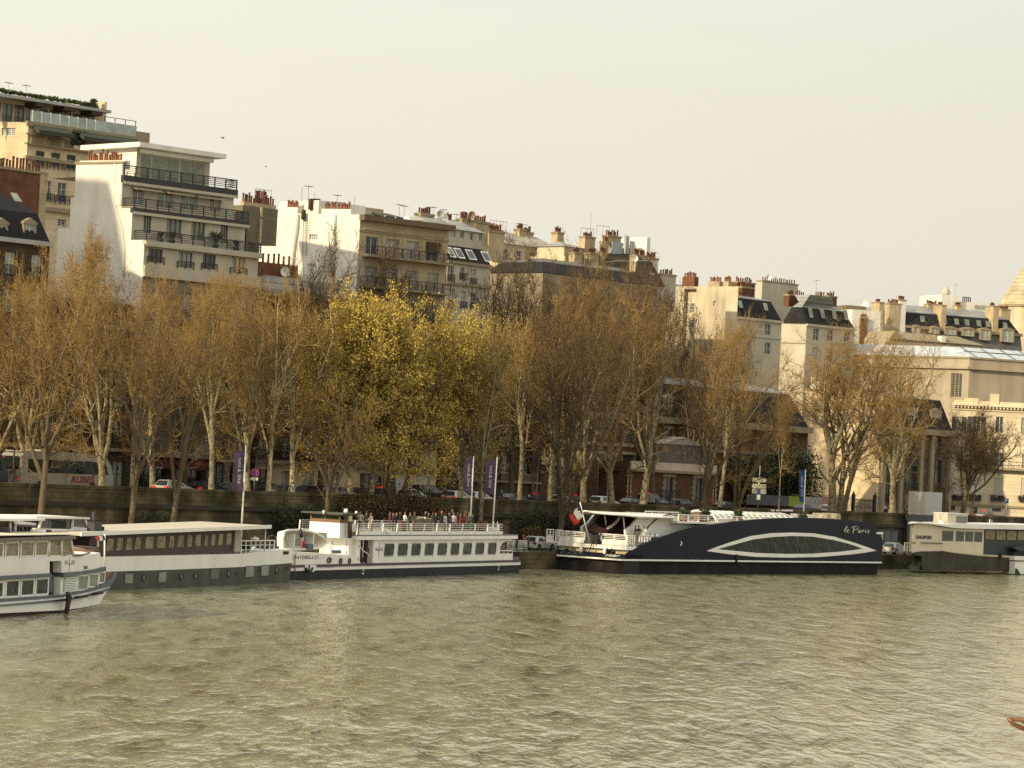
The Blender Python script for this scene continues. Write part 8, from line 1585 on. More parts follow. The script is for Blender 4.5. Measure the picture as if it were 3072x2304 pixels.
# ---- coaches
COACHW = mat('coach_white', (.27, .255, .215), .35, .08, .5); CDARK = mat('coach_dark', (.02, .02, .022), .25, .1); LETR = mat('coach_red', (.22, .015, .02), .5)  # coach white is dimmed in colour for the shade under the trees
def coach(label, X_, Y_, dark=False):
    t = thing('coach', label, 'bus', loc=(X_, Y_, ZS - .1), rz=R(SH), group='coaches stopped along the parapet'); L, W, H = 12.6, 2.5, 3.55; P = CDARK if dark else COACHW
    prof = [(0, .4), (0, 3.2), (.25, H - .1), (.8, H), (9.6, H), (11.5, H - .25), (12.2, 2.6), (12.55, 1.4), (12.6, .5), (12.4, .35), (.1, .35)]
    b = MB(); b.prism([(x, z) for x, z in prof], 1, 0, W, P); b.build('body', t)
    b = MB(); b.prism([(.9, 1.75), (.9, 2.95), (9.4, 2.95), (11.4, 2.8), (11.85, 1.75)], 1, -.012, -.004, BGLASS); o = b.build('side_window', t)
    for x in (2.6, 4.9, 7.2, 9.4): b = MB(); b.box(x, x + .07, -.02, -.0125, 1.75, 2.95, CDARK); b.build('window_post', o)
    b = MB(); b.box(-.012, -.004, .15, W - .15, 1.95, 3.15, BGLASS); b.build('rear_window', t)
    b = MB(); b.box(.2, 9.2, .2, W - .2, H + .003, H + .14, COACHW); b.build('roof_fairing', t)
    b = MB(); b.box(3.0, 5.0, .5, W - .5, H + .141, H + .3, COACHW); b.build('air_conditioner', t)
    for y in (.15, W - .35): 
        b = MB(); b.box(-.03, -.005, y, y + .2, 1.0, 1.35, TAIL); b.build('tail_light', t); b = MB(); b.box(-.03, -.013, y, y + .14, 3.0, 3.1, TAIL); b.build('marker_light', t)
    b = MB(); b.prism([(12.0, 2.6), (12.25, 2.55), (12.58, 1.3), (12.4, 1.3)], 1, .1, W - .1, CARG); b.build('windscreen', t)
    b = MB(); b.tube([(12.0, -.02, 2.9), (12.7, -.25, 2.8), (12.8, -.28, 2.3)], [.06, .06, .12], CDARK, 6); b.build('mirror', t)
    for x in (2.6, 9.7):
        b = MB(); b.prism([(x + .5 * math.cos(a), .5 + .5 * math.sin(a)) for a in np.linspace(0, 6.283, 17)[:-1]], 1, -.03, .3, TYRE); w_ = b.build('wheel', t); b = MB(); b.prism([(x + .27 * math.cos(a), .5 + .27 * math.sin(a)) for a in np.linspace(0, 6.283, 13)[:-1]], 1, -.04, -.031, STEEL); b.build('rim', w_)
    if not dark:
        lettering('RUBEŠ', 'lettering', t, LETR, .85, lambda x, y: (6.7 + x, -.016, .95 + y), width=3.3, font_shear=.2, bold=.03)
        lettering('RUBEŠ', 'lettering', t, LETR, .42, lambda x, y: (-.016, W - .55 - x, 1.52 + y), width=1.35, font_shear=.2, bold=.015)
        b = MB(); b.box(-.014, -.006, .25, W - .3, 1.33, 1.37, CDARK); b.box(-.014, -.006, .3, .9, 1.12, 1.2, GREYBL); b.box(-.014, -.006, 1.4, 2.1, 1.12, 1.2, GREYBL); b.build('rear_trim', t)
        b = MB(); n = 12; b.add([(6.2 + .2 * math.cos(6.283 * i / n), -.015, 1.55 + .2 * math.sin(6.283 * i / n)) for i in range(n)], [tuple(range(n))], mat('badge_gold', (.35, .16, .03), .5)); b.build('badge', t)
        b = MB(); b.box(5.95, 5.97, -.016, -.006, .5, 1.74, CDARK); b.box(8.0, 8.02, -.016, -.006, .5, 1.74, CDARK); b.build('hatch_seam', t)
    return t
bx, by = street_pt(44 / .72, 6.0, 1450); coach('white coach with red lettering stopped behind the parapet', bx, by)
u = STREET.u; coach('dark coach front cut off by the left edge of the picture', bx - u.x * 14.2, by - u.y * 14.2, True)

# ---- banners
BPUR = mat('banner_purple', (.075, .045, .085), .8, .1); BBLU = mat('banner_blue', (.02, .06, .17), .8, .1); BWHT = mat('banner_white', (.55, .53, .50), .7)
def banner(label, px, off, z0, ztop, cloth_px, mt, k=None):
    """cloth_px: four pixel corners (top pole, top free, bottom free, bottom pole) in the 2212 wide picture; pole foot column px"""
    X_, Y_ = street_pt(px / .72, off, 1560); f = Fr((X_, Y_), 0, z0); t = thing('banner_pole', label, 'banner', f, group='banners on white poles')
    P = [f.pl(q(*c)) for c in cloth_px]; top = f.pl(q(*ztop))
    b = MB(); b.tube([(0, 0, 0), (top[0], 0, top[1])], [.11, .06], PAINTW, 8); b.build('pole', t)
    n = 8; rows = []
    for i in range(n + 1):
        s = i / n; a = [P[0][j] + (P[3][j] - P[0][j]) * s for j in (0, 1)]; c = [P[1][j] + (P[2][j] - P[1][j]) * s for j in (0, 1)]
        rows.append([(a[0] + (c[0] - a[0]) * w, -.06 + .10 * math.sin(3 * w + 4 * s), a[1] + (c[1] - a[1]) * w) for w in (0, .25, .5, .75, 1)])
    b = MB(); b.grid(rows, mt); cl = b.build('cloth', t)
    def T(x, y):   # along the cloth: x runs down, y runs towards the pole
        s, w = x, .5 - y; a = [P[0][j] + (P[3][j] - P[0][j]) * s for j in (0, 1)]; c = [P[1][j] + (P[2][j] - P[1][j]) * s for j in (0, 1)]
        return (a[0] + (c[0] - a[0]) * w, -.10 + .10 * math.sin(3 * w + 4 * s), a[1] + (c[1] - a[1]) * w)
    lettering('PARIS', 'lettering', cl, BWHT, .36, lambda x, y: T(.18 + x, y - .10), width=.235); lettering('SEINE', 'lettering', cl, BWHT, .36, lambda x, y: T(.58 + x, y - .06), width=.235)
    b = MB()
    for a0 in (90, 210, 330):
        a = R(a0); b.add([T(.49 + .022 * math.cos(a + 1.57), .02 + .07 * math.sin(a + 1.57)), T(.49 + .065 * math.cos(a), .02 + .24 * math.sin(a)), T(.49 + .022 * math.cos(a - 1.57), .02 + .07 * math.sin(a - 1.57))], [(0, 1, 2)], BWHT)
    b.build('emblem', cl); return t
banner('leftmost purple banner above the maroon barge roof', 523, -8, ZQ, (531, 962), [(530.5, 974), (506, 972), (501, 1061), (526, 1061)], BPUR)
banner('left one of the two purple banners above the party deck', 1016, -7, ZQ, (1023, 986), [(1022, 989), (1005, 987), (1000, 1061), (1018, 1068)], BPUR)
banner('right one of the two purple banners, at the end of the party deck', 1064, -7, ZQ, (1074, 987), [(1072, 993), (1051, 991), (1044, 1066), (1066, 1068)], BPUR)
banner('blue banner behind the arched top of the navy boat', 1735, -4, ZQ, (1740, 1014), [(1738.5, 1017), (1726, 1015), (1726, 1084), (1736, 1086)], BBLU)

# ---- street lamps, signs
def lamp(label, px, off, topy, arm=1.5, side=1, z=ZS, row=1450, armz=None):
    X_, Y_ = street_pt(px / .72, off, row); t = thing('street_lamp', label, 'street lamp', Fr((X_, Y_), SH, z), group='street lamps on the quay'); P = at_y(q(px + 6, topy), Y_); h = P.z - z
    b = MB(); b.tube([(0, 0, 0), (0, 0, 1.0), (0, 0, h)], [.13, .09, .06], IRON, 8); b.build('post', t)
    az = h if armz is None else armz; b = MB(); b.tube([(0, 0, az - .9), (side * arm * .5, 0, az - .25), (side * arm, 0, az)], .045, IRON, 6); b.build('arm', t)
    b = MB(); b.lathe([(.05, .15), (.22, .05), (.26, -.1), (.15, -.22), (.02, -.25)], (side * arm, 0, az), IRON, 10); b.build('lantern', t); return t
lamp('tall black lamp post before the coaches at the left edge', 27, 1.6, 870); lamp('lamp post with a curved arm beside the round no parking sign near the dark doorway', 552, 1.6, 975, 1.6)
lamp('lamp post with a white band under the middle yellow tree', 829, 1.6, 985, .6); lamp('lamp post at the left end of the pink brick house', 1161, 1.6, 960, 1.6, -1, armz=5.6)
lamp('lamp post carrying a round no parking sign before the pink brick house', 1216, 1.6, 930, 1.3, 1, armz=5.8); lamp('lamp post with a round lantern before the sunlit cream mansion', 2050, 2.0, 940, 1.6, 1, armz=5.2)
SBLUE = mat('sign_blue', (.03, .06, .28), .5); SRED = mat('sign_red', (.45, .02, .03), .5)
def round_sign(label, px, py, r, off):
    X_, Y_ = street_pt(px / .72, off, py / .72); P = at_y(q(px, py), Y_); t = thing('traffic_sign', label, 'traffic sign', Fr((X_, Y_), 8, ZS), group='round no parking signs'); z = P.z - ZS
    def disc(rad, y, m_, nm, par): b = MB(); b.prism([(rad * math.cos(a), z + rad * math.sin(a)) for a in np.linspace(0, 6.283, 25)[:-1]], 1, y, y + .02, m_); return b.build(nm, par)
    b = MB(); b.tube([(0, .05, 0), (0, .05, z + r)], .04, STEEL, 6); b.build('post', t); d = disc(r, 0, SRED, 'sign_disc', t); disc(r * .76, -.022, SBLUE, 'blue_field', d)
    b = MB(); k = r * .62
    for s in (1, -1): b.add([(-k * .8, -.03, z - s * k * .9), (-k * .62, -.03, z - s * k * 1.0), (k * .8, -.03, z + s * k * .9), (k * .62, -.03, z + s * k * 1.0)], [(0, 1, 2, 3)], SRED)
    b.build('red_cross', d); b = MB(); b.box(-r * .8, r * .8, -.02, 0, z - r * 1.75, z - r * 1.15, PAINTW); b.box(-r * .5, r * .5, -.024, -.021, z - r * 1.55, z - r * 1.4, IRON); b.build('plate', t); return t
round_sign('round no parking sign on a post right of the leftmost purple banner', 550, 1021, .42, 1.4); round_sign('round no parking sign in front of the left part of the pink brick house', 1214, 1042, .38, 1.4)
X_, Y_ = street_pt(1640 / .72, 1.5, 1440); f = Fr((X_, Y_), 10, ZS); t = thing('direction_signpost', 'post stacked with white direction boards and a blue square sign before dark evergreens', 'sign', f)
b = MB(); a = f.pl(q(1642, 1005)); b.tube([(0, 0.06, 0), (a[0], 0.06, a[1])], .06, STEEL, 6); b.build('post', t)
for y0, y1, x0, x1 in ((1033, 1041, 1625, 1655), (1046, 1054, 1624, 1655), (1057, 1066, 1624, 1655)): a, c = f.pl(q(x0, y1)), f.pl(q(x1, y0)); b = MB(); b.box(a[0], c[0], -.03, .0, a[1], c[1], mat('board_cream', (.42, .38, .28), .6)); b.build('direction_board', t)
a, c = f.pl(q(1634, 1068)), f.pl(q(1642, 1057)); b = MB(); b.box(a[0], c[0], -.08, -.04, a[1], c[1], SBLUE); b.build('blue_sign', t); a, c = f.pl(q(1634, 1079)), f.pl(q(1642, 1069)); b = MB(); b.box(a[0], c[0], -.08, -.04, a[1], c[1], PAINTW); b.build('white_plate', t)
X_, Y_ = street_pt(2172 / .72, 2.0, 1440); f = Fr((X_, Y_), 5, ZS); t = thing('parking_sign', 'blue parking sign on a thin post before the sunlit cream mansion', 'sign', f); a, c = f.pl(kV(2050, 1408)), f.pl(kV(2085, 1372)); b = MB(); b.box(a[0], c[0], -.03, 0, a[1], c[1], SBLUE); b.build('sign_plate', t)
b = MB(); xm = (a[0] + c[0]) / 2; b.tube([(xm, .04, 0), (xm, .04, c[1])], .04, STEEL, 6); b.build('post', t); lettering('P', 'lettering', t, PAINTW, (c[1] - a[1]) * .95, lambda x, y: (xm - .22 + x, -.035, a[1] + .15 + y))
# ---- hoarding, railing, gate
X_, Y_ = street_pt(kV(40, 1430)[0], 17.8, kV(40, 1430)[1]); f = Fr((X_, Y_), 46, ZS); hd = thing('hoarding', 'row of grey, lime, white and pink hoarding panels below the evergreens', 'hoarding', f)
zt, zb = f.pl(kV(40, 1340))[1], f.pl(kV(40, 1425))[1]
for x0, x1, m_, nm in ((-90, 262, mat('hoarding_grey', (.075, .08, .085), .6), 'grey_panel'), (263, 398, mat('hoarding_lime', (.28, .33, .02), .6), 'lime_panel'), (399, 535, mat('hoarding_white', (.45, .43, .38), .6), 'white_panel'), (536, 672, mat('hoarding_pink', (.48, .19, .20), .6, .5, 1.2, col2=(.5, .4, .32), thr=(.55, .8)), 'pink_panel')):
    a, c = f.pl(kV(x0, 1400))[0], f.pl(kV(x1, 1400))[0]; b = MB(); b.box(a, c, 0, .08, zb, zt, m_); o = b.build(nm, hd)
    if nm == 'white_panel':
        b = MB()
        for i in range(7): xx = a + (c - a) * (.1 + .12 * i); b.tube([(xx, -.01, zb + .4), (xx + .25, -.01, zb + .9 + .4 * (i % 3)), (xx + .1, -.01, zb + 1.1 + .5 * (i % 2))], .035, IRON, 4)
        b.build('drawing', o)
    if nm == 'lime_panel': b = MB(); [b.box(a + .4, a + (c - a) * (.55 + .12 * (i % 2)), -.012, -.002, zb + 1.5 + i * .22 - .6, zb + 1.58 + i * .22 - .6, mat('lime_text', (.16, .2, .01), .7)) for i in range(4)]; b.build('text_lines', o)
    if nm == 'grey_panel': b = MB(); [b.box(a + (c - a) * .55, a + (c - a) * (.78 + .04 * (i % 2)), -.012, -.002, zt - .75 - i * .3, zt - .6 - i * .3, GREYBL) for i in range(3)]; b.build('text_lines', o)
X_, Y_ = street_pt(kV(700, 1450)[0], 17.8, kV(700, 1450)[1]); f = Fr((X_, Y_), 46, ZS); gt = thing('iron_gate', 'black iron double gate between spiked pillars at the foot of the blank cream wall', 'gate', f)
zt = f.pl(kV(850, 1372))[1]; x0, x1 = f.pl(kV(815, 1400))[0], f.pl(kV(965, 1400))[0]; n = int((x1 - x0) / .16)
for s in (0, 1): b = MB(); m0, m1 = (x0, (x0 + x1) / 2 - .05) if s == 0 else ((x0 + x1) / 2 + .05, x1); [b.box(m0 + (m1 - m0) * i / 14, m0 + (m1 - m0) * i / 14 + .04, 0, .04, .1, zt, IRON) for i in range(15)]; [b.box(m0, m1, .041, .09, z, z + .08, IRON) for z in (.15, 1.1, zt - .2)]; b.build('gate_leaf', gt)
for xx in (f.pl(kV(800, 1400))[0], f.pl(kV(978, 1400))[0]): b = MB(); b.box(xx - .22, xx + .22, -.1, .3, 0, zt + .5, IRON); b.lathe([(.3, 0), (.2, .15), (.05, .6)], (xx, .1, zt + .5), IRON, 8); b.build('gate_pillar', gt)
f2 = Fr(street_pt(kV(380, 1400)[0], 18.6, kV(380, 1400)[1]), 46, ZS); ft = thing('iron_fence', 'spiked black iron fence above the hoarding at the foot of the blank cream wall', 'fence', f2); xe_ = f2.pl(kV(790, 1400))[0]; zt2 = f2.pl(kV(500, 1335))[1]
b = MB(); [b.box(i * .3, i * .3 + .05, 0, .05, .2, zt2 + .1 * (i % 2), IRON) for i in range(int(xe_ / .3))]; b.build('bars', ft); b = MB(); b.box(0, xe_, .051, .1, zt2 - .4, zt2 - .32, IRON); b.box(0, xe_, .051, .1, .4, .5, IRON); b.build('rail', ft)
# translucent white board above the quay wall
X_, Y_ = street_pt(kV(1250, 1500)[0], -.9, kV(1250, 1500)[1]); f = Fr((X_, Y_), 30, 0); t = thing('white_screen', 'large white translucent screen board standing above the quay wall, streaked at its left edge', 'screen', Fr((X_, Y_), 30, ZQ))
f = Fr((X_, Y_), 30, ZQ); a, c = f.pl(kV(1252, 1500)), f.pl(kV(1536, 1322)); b = MB(); b.box(0, c[0], 0, .08, a[1], c[1], mat('screen_white', (.44, .455, .45), .5, .06, .3)); o = b.build('panel', t)
b = MB(); b.box(0, c[0], 0.001, .6, 0, a[1] - .01, mat('screen_base', (.07, .075, .075), .6)); b.build('base', t)
b = MB(); b.box(.01, (f.pl(kV(1395, 1400))[0]), -.012, -.002, a[1] + .02, c[1] - .02, mat('screen_streak', (.40, .36, .29), .5, .2, .8, col2=(.72, .70, .62), thr=(.60, .9))); b.build('peeling_film', o)
# doors in the quay wall
X_, Y_ = street_pt(kT(1085, 660)[0], -.25, kT(1085, 660)[1]); f = Fr((X_, Y_), SH, ZQ); t = thing('wall_door', 'grey metal doors set into the quay wall behind the silver car', 'door', f)
for i in range(3): b = MB(); b.box(i * 2.0 - 2.9, i * 2.0 - 1.1, 0, .1, 0, 2.7, GREYBL); b.build('door_leaf', t)
b = MB(); b.box(-3.1, 3.1, -.02, .12, 2.71, 2.9, IRON); b.build('lintel', t)
# crowd barriers on the port
for i, px in enumerate((1096, 1108, 1120)):
    X_, Y_ = street_pt(px / .72, -8.7, 1635); t = thing('crowd_barrier', ['leftmost', 'middle', 'rightmost'][i] + ' of the white crowd barriers on the port beside the navy boat stern', 'barrier', Fr((X_, Y_), SH + 8, ZQ), group='crowd barriers on the port')
    b = MB(); b.tube([(0, 0, .1), (0, 0, 1.1), (2.1, 0, 1.1), (2.1, 0, .1)], .03, PAINTW, 6); b.tube([(0, 0, .25), (2.1, 0, .25)], .025, PAINTW, 6); b.build('frame', t); b = MB(); [b.tube([(.15 + j * .15, 0, .25), (.15 + j * .15, 0, 1.1)], .014, PAINTW, 4) for j in range(13)]; b.build('bars', t); b = MB(); b.box(.2, .26, -.3, .3, 0, .05, PAINTW); b.build('foot', t); b = MB(); b.box(1.84, 1.9, -.3, .3, 0, .05, PAINTW); b.build('foot', t)

# ---- people
SKIN = mat('skin', (.38, .22, .14), .6, .08, 4); CLOTH = {}
def cloth(c):
    k = 'cloth_%02d%02d%02d' % tuple(int(v * 99) for v in c)
    return mat(k, c, .9, .15, 3)
HAIRC = {'dark': mat('dark_hair', (.02, .014, .01), .6), 'brown': mat('brown_hair', (.08, .045, .025), .6), 'grey': mat('grey_hair', (.3, .28, .25), .6), 'fair': mat('fair_hair', (.28, .19, .09), .6), 'red': mat('red_hair', (.2, .07, .02), .6)}
def person_mesh(pose):
    j = {'pel': (0, 0, .95), 'wst': (0, .0, 1.10), 'chs': (0, -.01, 1.30), 'nk0': (0, 0, 1.46), 'nk1': (0, -.01, 1.53), 'hd0': (0, -.02, 1.60), 'hd1': (0, -.02, 1.68), 'hd2': (0, -.01, 1.745)}
    arms = {'stand': [((.20, 0, 1.42), (.25, .03, 1.15), (.25, -.05, .90), (.25, -.08, .82))] * 2,
            'drink': [((.20, 0, 1.42), (.27, -.02, 1.16), (.14, -.24, 1.28), (.10, -.30, 1.36)), ((.20, 0, 1.42), (.25, .05, 1.15), (.22, -.1, .92), (.21, -.14, .85))],
            'talk': [((.20, 0, 1.42), (.28, -.04, 1.17), (.20, -.28, 1.14), (.17, -.36, 1.17)), ((.20, 0, 1.42), (.28, -.02, 1.17), (.08, -.22, 1.10), (.0, -.24, 1.12))],
            'lean': [((.20, -.06, 1.38), (.27, -.2, 1.16), (.16, -.40, 1.06), (.10, -.46, 1.06)), ((.20, -.06, 1.38), (.27, -.2, 1.16), (.16, -.40, 1.06), (.10, -.46, 1.06))]}[pose]
    if pose == 'lean':
        for k in ('chs', 'nk0', 'nk1', 'hd0', 'hd1', 'hd2'): x, y, z = j[k]; j[k] = (x, y - .12 * (z - 1.0) / .5, z - .03)
    V = []; E = []; Rr = []
    def v(p, r): V.append(Vector(p)); Rr.append(r); return len(V) - 1
    pel = v(j['pel'], (.155, .115)); w_ = v(j['wst'], (.135, .10)); c_ = v(j['chs'], (.165, .115)); n0 = v(j['nk0'], (.075, .065)); n1 = v(j['nk1'], (.052, .052)); h0 = v(j['hd0'], (.065, .075)); h1 = v(j['hd1'], (.078, .09)); h2 = v(j['hd2'], (.055, .065)); E += [(pel, w_), (w_, c_), (c_, n0), (n0, n1), (n1, h0), (h0, h1), (h1, h2)]
    hands = []
    for s, A in zip((1, -1), arms):
        p = [(s * a[0], a[1], a[2]) for a in A]; k = [v(p[0], (.062, .062)), v(p[1], (.043, .043)), v(p[2], (.031, .031)), v(p[3], (.038, .024))]; E += [(c_, k[0]), (k[0], k[1]), (k[1], k[2]), (k[2], k[3])]; hands.append((Vector(p[2]), Vector(p[3]), s))
        st = .03 if (pose in ('talk', 'lean') and s > 0) else 0
        L_ = [v((s * .10, 0, .86), (.095, .095)), v((s * .11, -.02 - st, .48), (.062, .062)), v((s * .115, .02 - st, .10), (.042, .042)), v((s * .125, -.12 - st, .045), (.042, .034))]; E += [(pel, L_[0]), (L_[0], L_[1]), (L_[1], L_[2]), (L_[2], L_[3])]
    bm = bmesh.new(); lay = bm.verts.layers.skin.verify(); bv = []
    for p, r in zip(V, Rr): x = bm.verts.new(p); x[lay].radius = r; bv.append(x)
    bv[0][lay].use_root = True
    for a, c in E: bm.edges.new((bv[a], bv[c]))
    me = bpy.data.meshes.new('body'); bm.to_mesh(me); bm.free(); ob = bpy.data.objects.new('body', me); COL.objects.link(ob); ob.modifiers.new('s', 'SKIN'); ss = ob.modifiers.new('u', 'SUBSURF'); ss.levels = 1; ss.render_levels = 1
    dg = bpy.context.evaluated_depsgraph_get(); dg.update(); ev = ob.evaluated_get(dg); m2 = bpy.data.meshes.new_from_object(ev); vs = [tuple(x.co) for x in m2.vertices]; fs = [tuple(p.vertices) for p in m2.polygons]; bpy.data.objects.remove(ob); bpy.data.meshes.remove(m2)
    b = MB(); mts = [SKIN, cloth((.1, .1, .1)), cloth((.03, .03, .04)), IRON]
    for m_ in mts: b.m(m_)
    groups = {0: [], 1: [], 2: [], 3: []}
    for f_ in fs:
        c = sum((Vector(vs[i]) for i in f_), Vector()) / len(f_); arm_ = abs(c.x) > .14 and c.z > .7 or c.y < -.17 and c.z > .8
        hand = any((c - (h[1])).length < .075 for h in hands)
        g = 0 if (c.z > 1.49 and not arm_) or hand else (3 if c.z < .09 else (2 if c.z < .93 and not arm_ else 1)); groups[g].append(f_)
    b.v = list(vs)
    for g, L_ in groups.items():
        for f_ in L_: b.f.append(list(f_)); b.mi.append(g); b.sm.append(True)
    for wr, hn, s in hands:        # four fingers and a thumb, each its own tapered bent chain
        d = (hn - wr).normalized(); side = d.cross(Vector((0, 0, 1)) if abs(d.z) < .8 else Vector((0, 1, 0))).normalized(); nn = side.cross(d)
        for i, l in enumerate((.065, .075, .07, .055)): o = hn + side * (i - 1.5) * .019 + d * .015; b.tube([o, o + d * l * .5, o + d * l * .85 - nn * l * .35], [.009, .008, .006], SKIN, 5)
        o = hn - side * .03 - d * .02; b.tube([o, o - side * .022 + d * .03, o - side * .02 + d * .055], [.010, .009, .007], SKIN, 5)
    hc = Vector(j['hd1']); body = b.build('body')
    fb = MB(); 
    for s in (1, -1): fb.lathe([(.001, -.008), (.009, 0), (.001, .008)], (hc.x + s * .03, hc.y - .083, hc.z - .005), IRON, 6); fb.lathe([(.004, -.03), (.014, 0), (.004, .03)], (hc.x + s * .082, hc.y + .0, hc.z - .01), SKIN, 6)
    fb.tube([(hc.x, hc.y - .085, hc.z + .0), (hc.x, hc.y - .105, hc.z - .03), (hc.x, hc.y - .088, hc.z - .038)], [.008, .013, .008], SKIN, 5); fb.box(hc.x - .024, hc.x + .024, hc.y - .088, hc.y - .078, hc.z - .066, hc.z - .059, mat('lips', (.35, .12, .1), .6)); face = fb.build('face')
    hb_ = MB(); rows = []
    for i in range(6):
        t = i / 5 * 1.75; rows.append([(hc.x + .092 * math.sin(t) * math.cos(a), hc.y + .012 + .105 * math.sin(t) * math.sin(a) * (1 if math.sin(a) > 0 else .80), hc.z + .012 + .085 * math.cos(t) - (.05 if math.sin(a) > .2 and i > 3 else 0) + (.045 if math.sin(a) < -.3 and i > 3 else 0)) for a in np.linspace(0, 6.283, 15)])
    hb_.grid(rows, HAIRC['dark']); hair = hb_.build('hair')
    lb = MB(); lb.grid([[(hc.x + .10 * math.cos(a), hc.y + .02 + .10 * math.sin(a), hc.z + .05 - k * .10) for a in np.linspace(-.25, 3.39, 11)] for k in range(4)], HAIRC['dark']); lh = lb.build('hair')
    out = {'body': body.data, 'face': face.data, 'hair': hair.data, 'long': lh.data}
    for o in (body, face, hair, lh): bpy.data.objects.remove(o)
    return out
PM = {p: person_mesh(p) for p in ('stand', 'drink', 'talk', 'lean')}
print('person', {k: (len(v['body'].vertices), tuple(round(c, 2) for c in v['body'].vertices[0].co)) for k, v in PM.items()})
def person(label, loc, rz, pose, top, legs, hair='dark', long=False, bald=False, sc=1.0, group=None):
    t = thing('person', label, 'person', loc=tuple(loc), rz=rz, group=group); t.scale = (sc, sc, sc); m = PM[pose]
    o = bpy.data.objects.new('body', m['body']); COL.objects.link(o); o.parent = t
    for i, mm in ((1, cloth(top)), (2, cloth(legs))): o.material_slots[i].link = 'OBJECT'; o.material_slots[i].material = mm
    o = bpy.data.objects.new('face', m['face']); COL.objects.link(o); o.parent = t
    if not bald:
        for nm in (['hair', 'long'] if long else ['hair']): o = bpy.data.objects.new('hair', m[nm]); COL.objects.link(o); o.parent = t; o.material_slots[0].link = 'OBJECT'; o.material_slots[0].material = HAIRC[hair]
    return t
f = MO
def deck_person(label, px, y, rz, *a, **k):
    y += (px * 7 % 5) * .28 - .3; loc = MO.w(mx(px, kM, y, 200), y, ZDK); k.setdefault('sc', .95 + (px * 13 % 11) * .011); return person(label, loc, R(MO.h) + rz + (px % 7 - 3) * .2, *a, group='guests on the upper deck of the white trip boat', **k)
BLK = (.02, .02, .022); WHT = (.6, .57, .52); DNM = (.05, .06, .09); RD = (.16, .02, .022)
deck_person('guest in a pale shirt with crossed arms right behind the funnel', 300, .9, 1.2, 'talk', (.5, .45, .43), DNM, 'dark')
deck_person('guest in dark clothes between the two pale shirted guests near the funnel', 365, 2.2, 2.5, 'stand', BLK, BLK, 'dark')
deck_person('guest in a cream top seen from behind near the funnel', 430, .8, 3.1, 'lean', (.42, .36, .28), (.2, .08, .03), 'red', True)
deck_person('woman in plum dress leftmost of the main group', 625, 1.0, .8, 'drink', (.14, .03, .06), (.14, .03, .06), 'brown', True)
deck_person('guest in black between the plum dress and the bald man', 660, 1.8, .6, 'talk', BLK, BLK, 'red')
deck_person('bald man in a dark suit with a white shirt collar', 695, .8, .3, 'stand', BLK, BLK, bald=True)
deck_person('guest in black with long dark hair right of the bald man', 740, 2.0, 3.0, 'stand', BLK, BLK, 'dark', True)
deck_person('man in an open dark jacket over a white shirt', 790, 1.2, .4, 'talk', WHT, BLK, 'brown')
deck_person('guest in a dark green coat with brown hair', 850, .8, 2.7, 'stand', (.03, .05, .04), BLK, 'brown')
deck_person('guest in a brown top just left of the olive bar', 895, 1.6, -.6, 'drink', (.14, .07, .04), BLK, 'dark', True)
deck_person('barman leaning over the left of the bar in black', 1000, 2.6, .2, 'lean', BLK, BLK, 'grey')
deck_person('grey jacketed guest bending over the middle of the bar', 1035, 2.4, -.2, 'lean', (.10, .095, .085), BLK, 'grey')
deck_person('guest in a dark jacket leaning at the right of the bar', 1082, 2.2, .4, 'lean', (.06, .06, .065), BLK, 'dark')
deck_person('guest in black standing right at the end of the bar', 1130, 1.4, -.4, 'drink', BLK, BLK, 'brown')
hat = deck_person('guest in black wearing a bright pink hat', 1197, 1.2, 2.9, 'stand', BLK, BLK, 'dark')
b = MB(); b.lathe([(.17, -.01), (.12, .02), (.115, .12), (.06, .16)], (0, -.01, 1.70), mat('pink_hat', (.6, .09, .17), .7), 12); b.build('hat', hat)
deck_person('woman in a silver grey top right of the pink hat', 1235, .9, .9, 'talk', (.30, .34, .32), BLK, 'dark', True)
deck_person('man in a black suit and white shirt turned to the silver top', 1280, 1.0, -1.2, 'talk', BLK, BLK, 'brown')
deck_person('tall man in black rising above the others', 1310, 3.6, .2, 'stand', BLK, BLK, 'brown', sc=1.18)
deck_person('man in a lilac shirt near the railing', 1330, .6, -1.0, 'stand', (.42, .38, .48), BLK, 'dark')
deck_person('woman in a red dress left of the orange one', 1368, 1.8, .4, 'drink', RD, RD, 'dark', True)
deck_person('woman in a rust orange dress', 1405, .9, .2, 'talk', (.15, .05, .02), (.12, .04, .02), 'red', True)
deck_person('woman in a bright red jacket', 1447, .9, -.5, 'stand', (.2, .02, .03), BLK, 'fair', True)
deck_person('woman with raised head in dark red behind the red jacket', 1462, 2.6, .0, 'drink', (.2, .05, .05), BLK, 'red', True, sc=1.08)
deck_person('grey haired guest in an olive coat before the left banner pole', 1500, .9, -1.0, 'stand', (.06, .065, .045), BLK, 'grey')
deck_person('guest in a dark teal coat rightmost of the main group', 1540, 1.3, -1.4, 'stand', (.02, .03, .035), BLK, 'dark')
X0, X1 = mx(930, kM, .9, 250), mx(1140, kM, .9, 250); bar = thing('bar_counter', 'olive covered bar counter with a white cloth thrown over it on the party deck', 'bar', Fr(MO.w((X0 + X1) / 2, 1.7)[:2], MO.h, ZDK)); w_ = (X1 - X0) / 2
b = MB(); b.box(-w_, w_, -.4, .4, 0, 1.15, mat('olive_cover', (.14, .13, .09), .8)); b.build('counter', bar); b = MB(); b.box(-w_ - .05, w_ + .05, -.45, .45, 1.151, 1.2, CREAM); b.build('bar_top', bar)
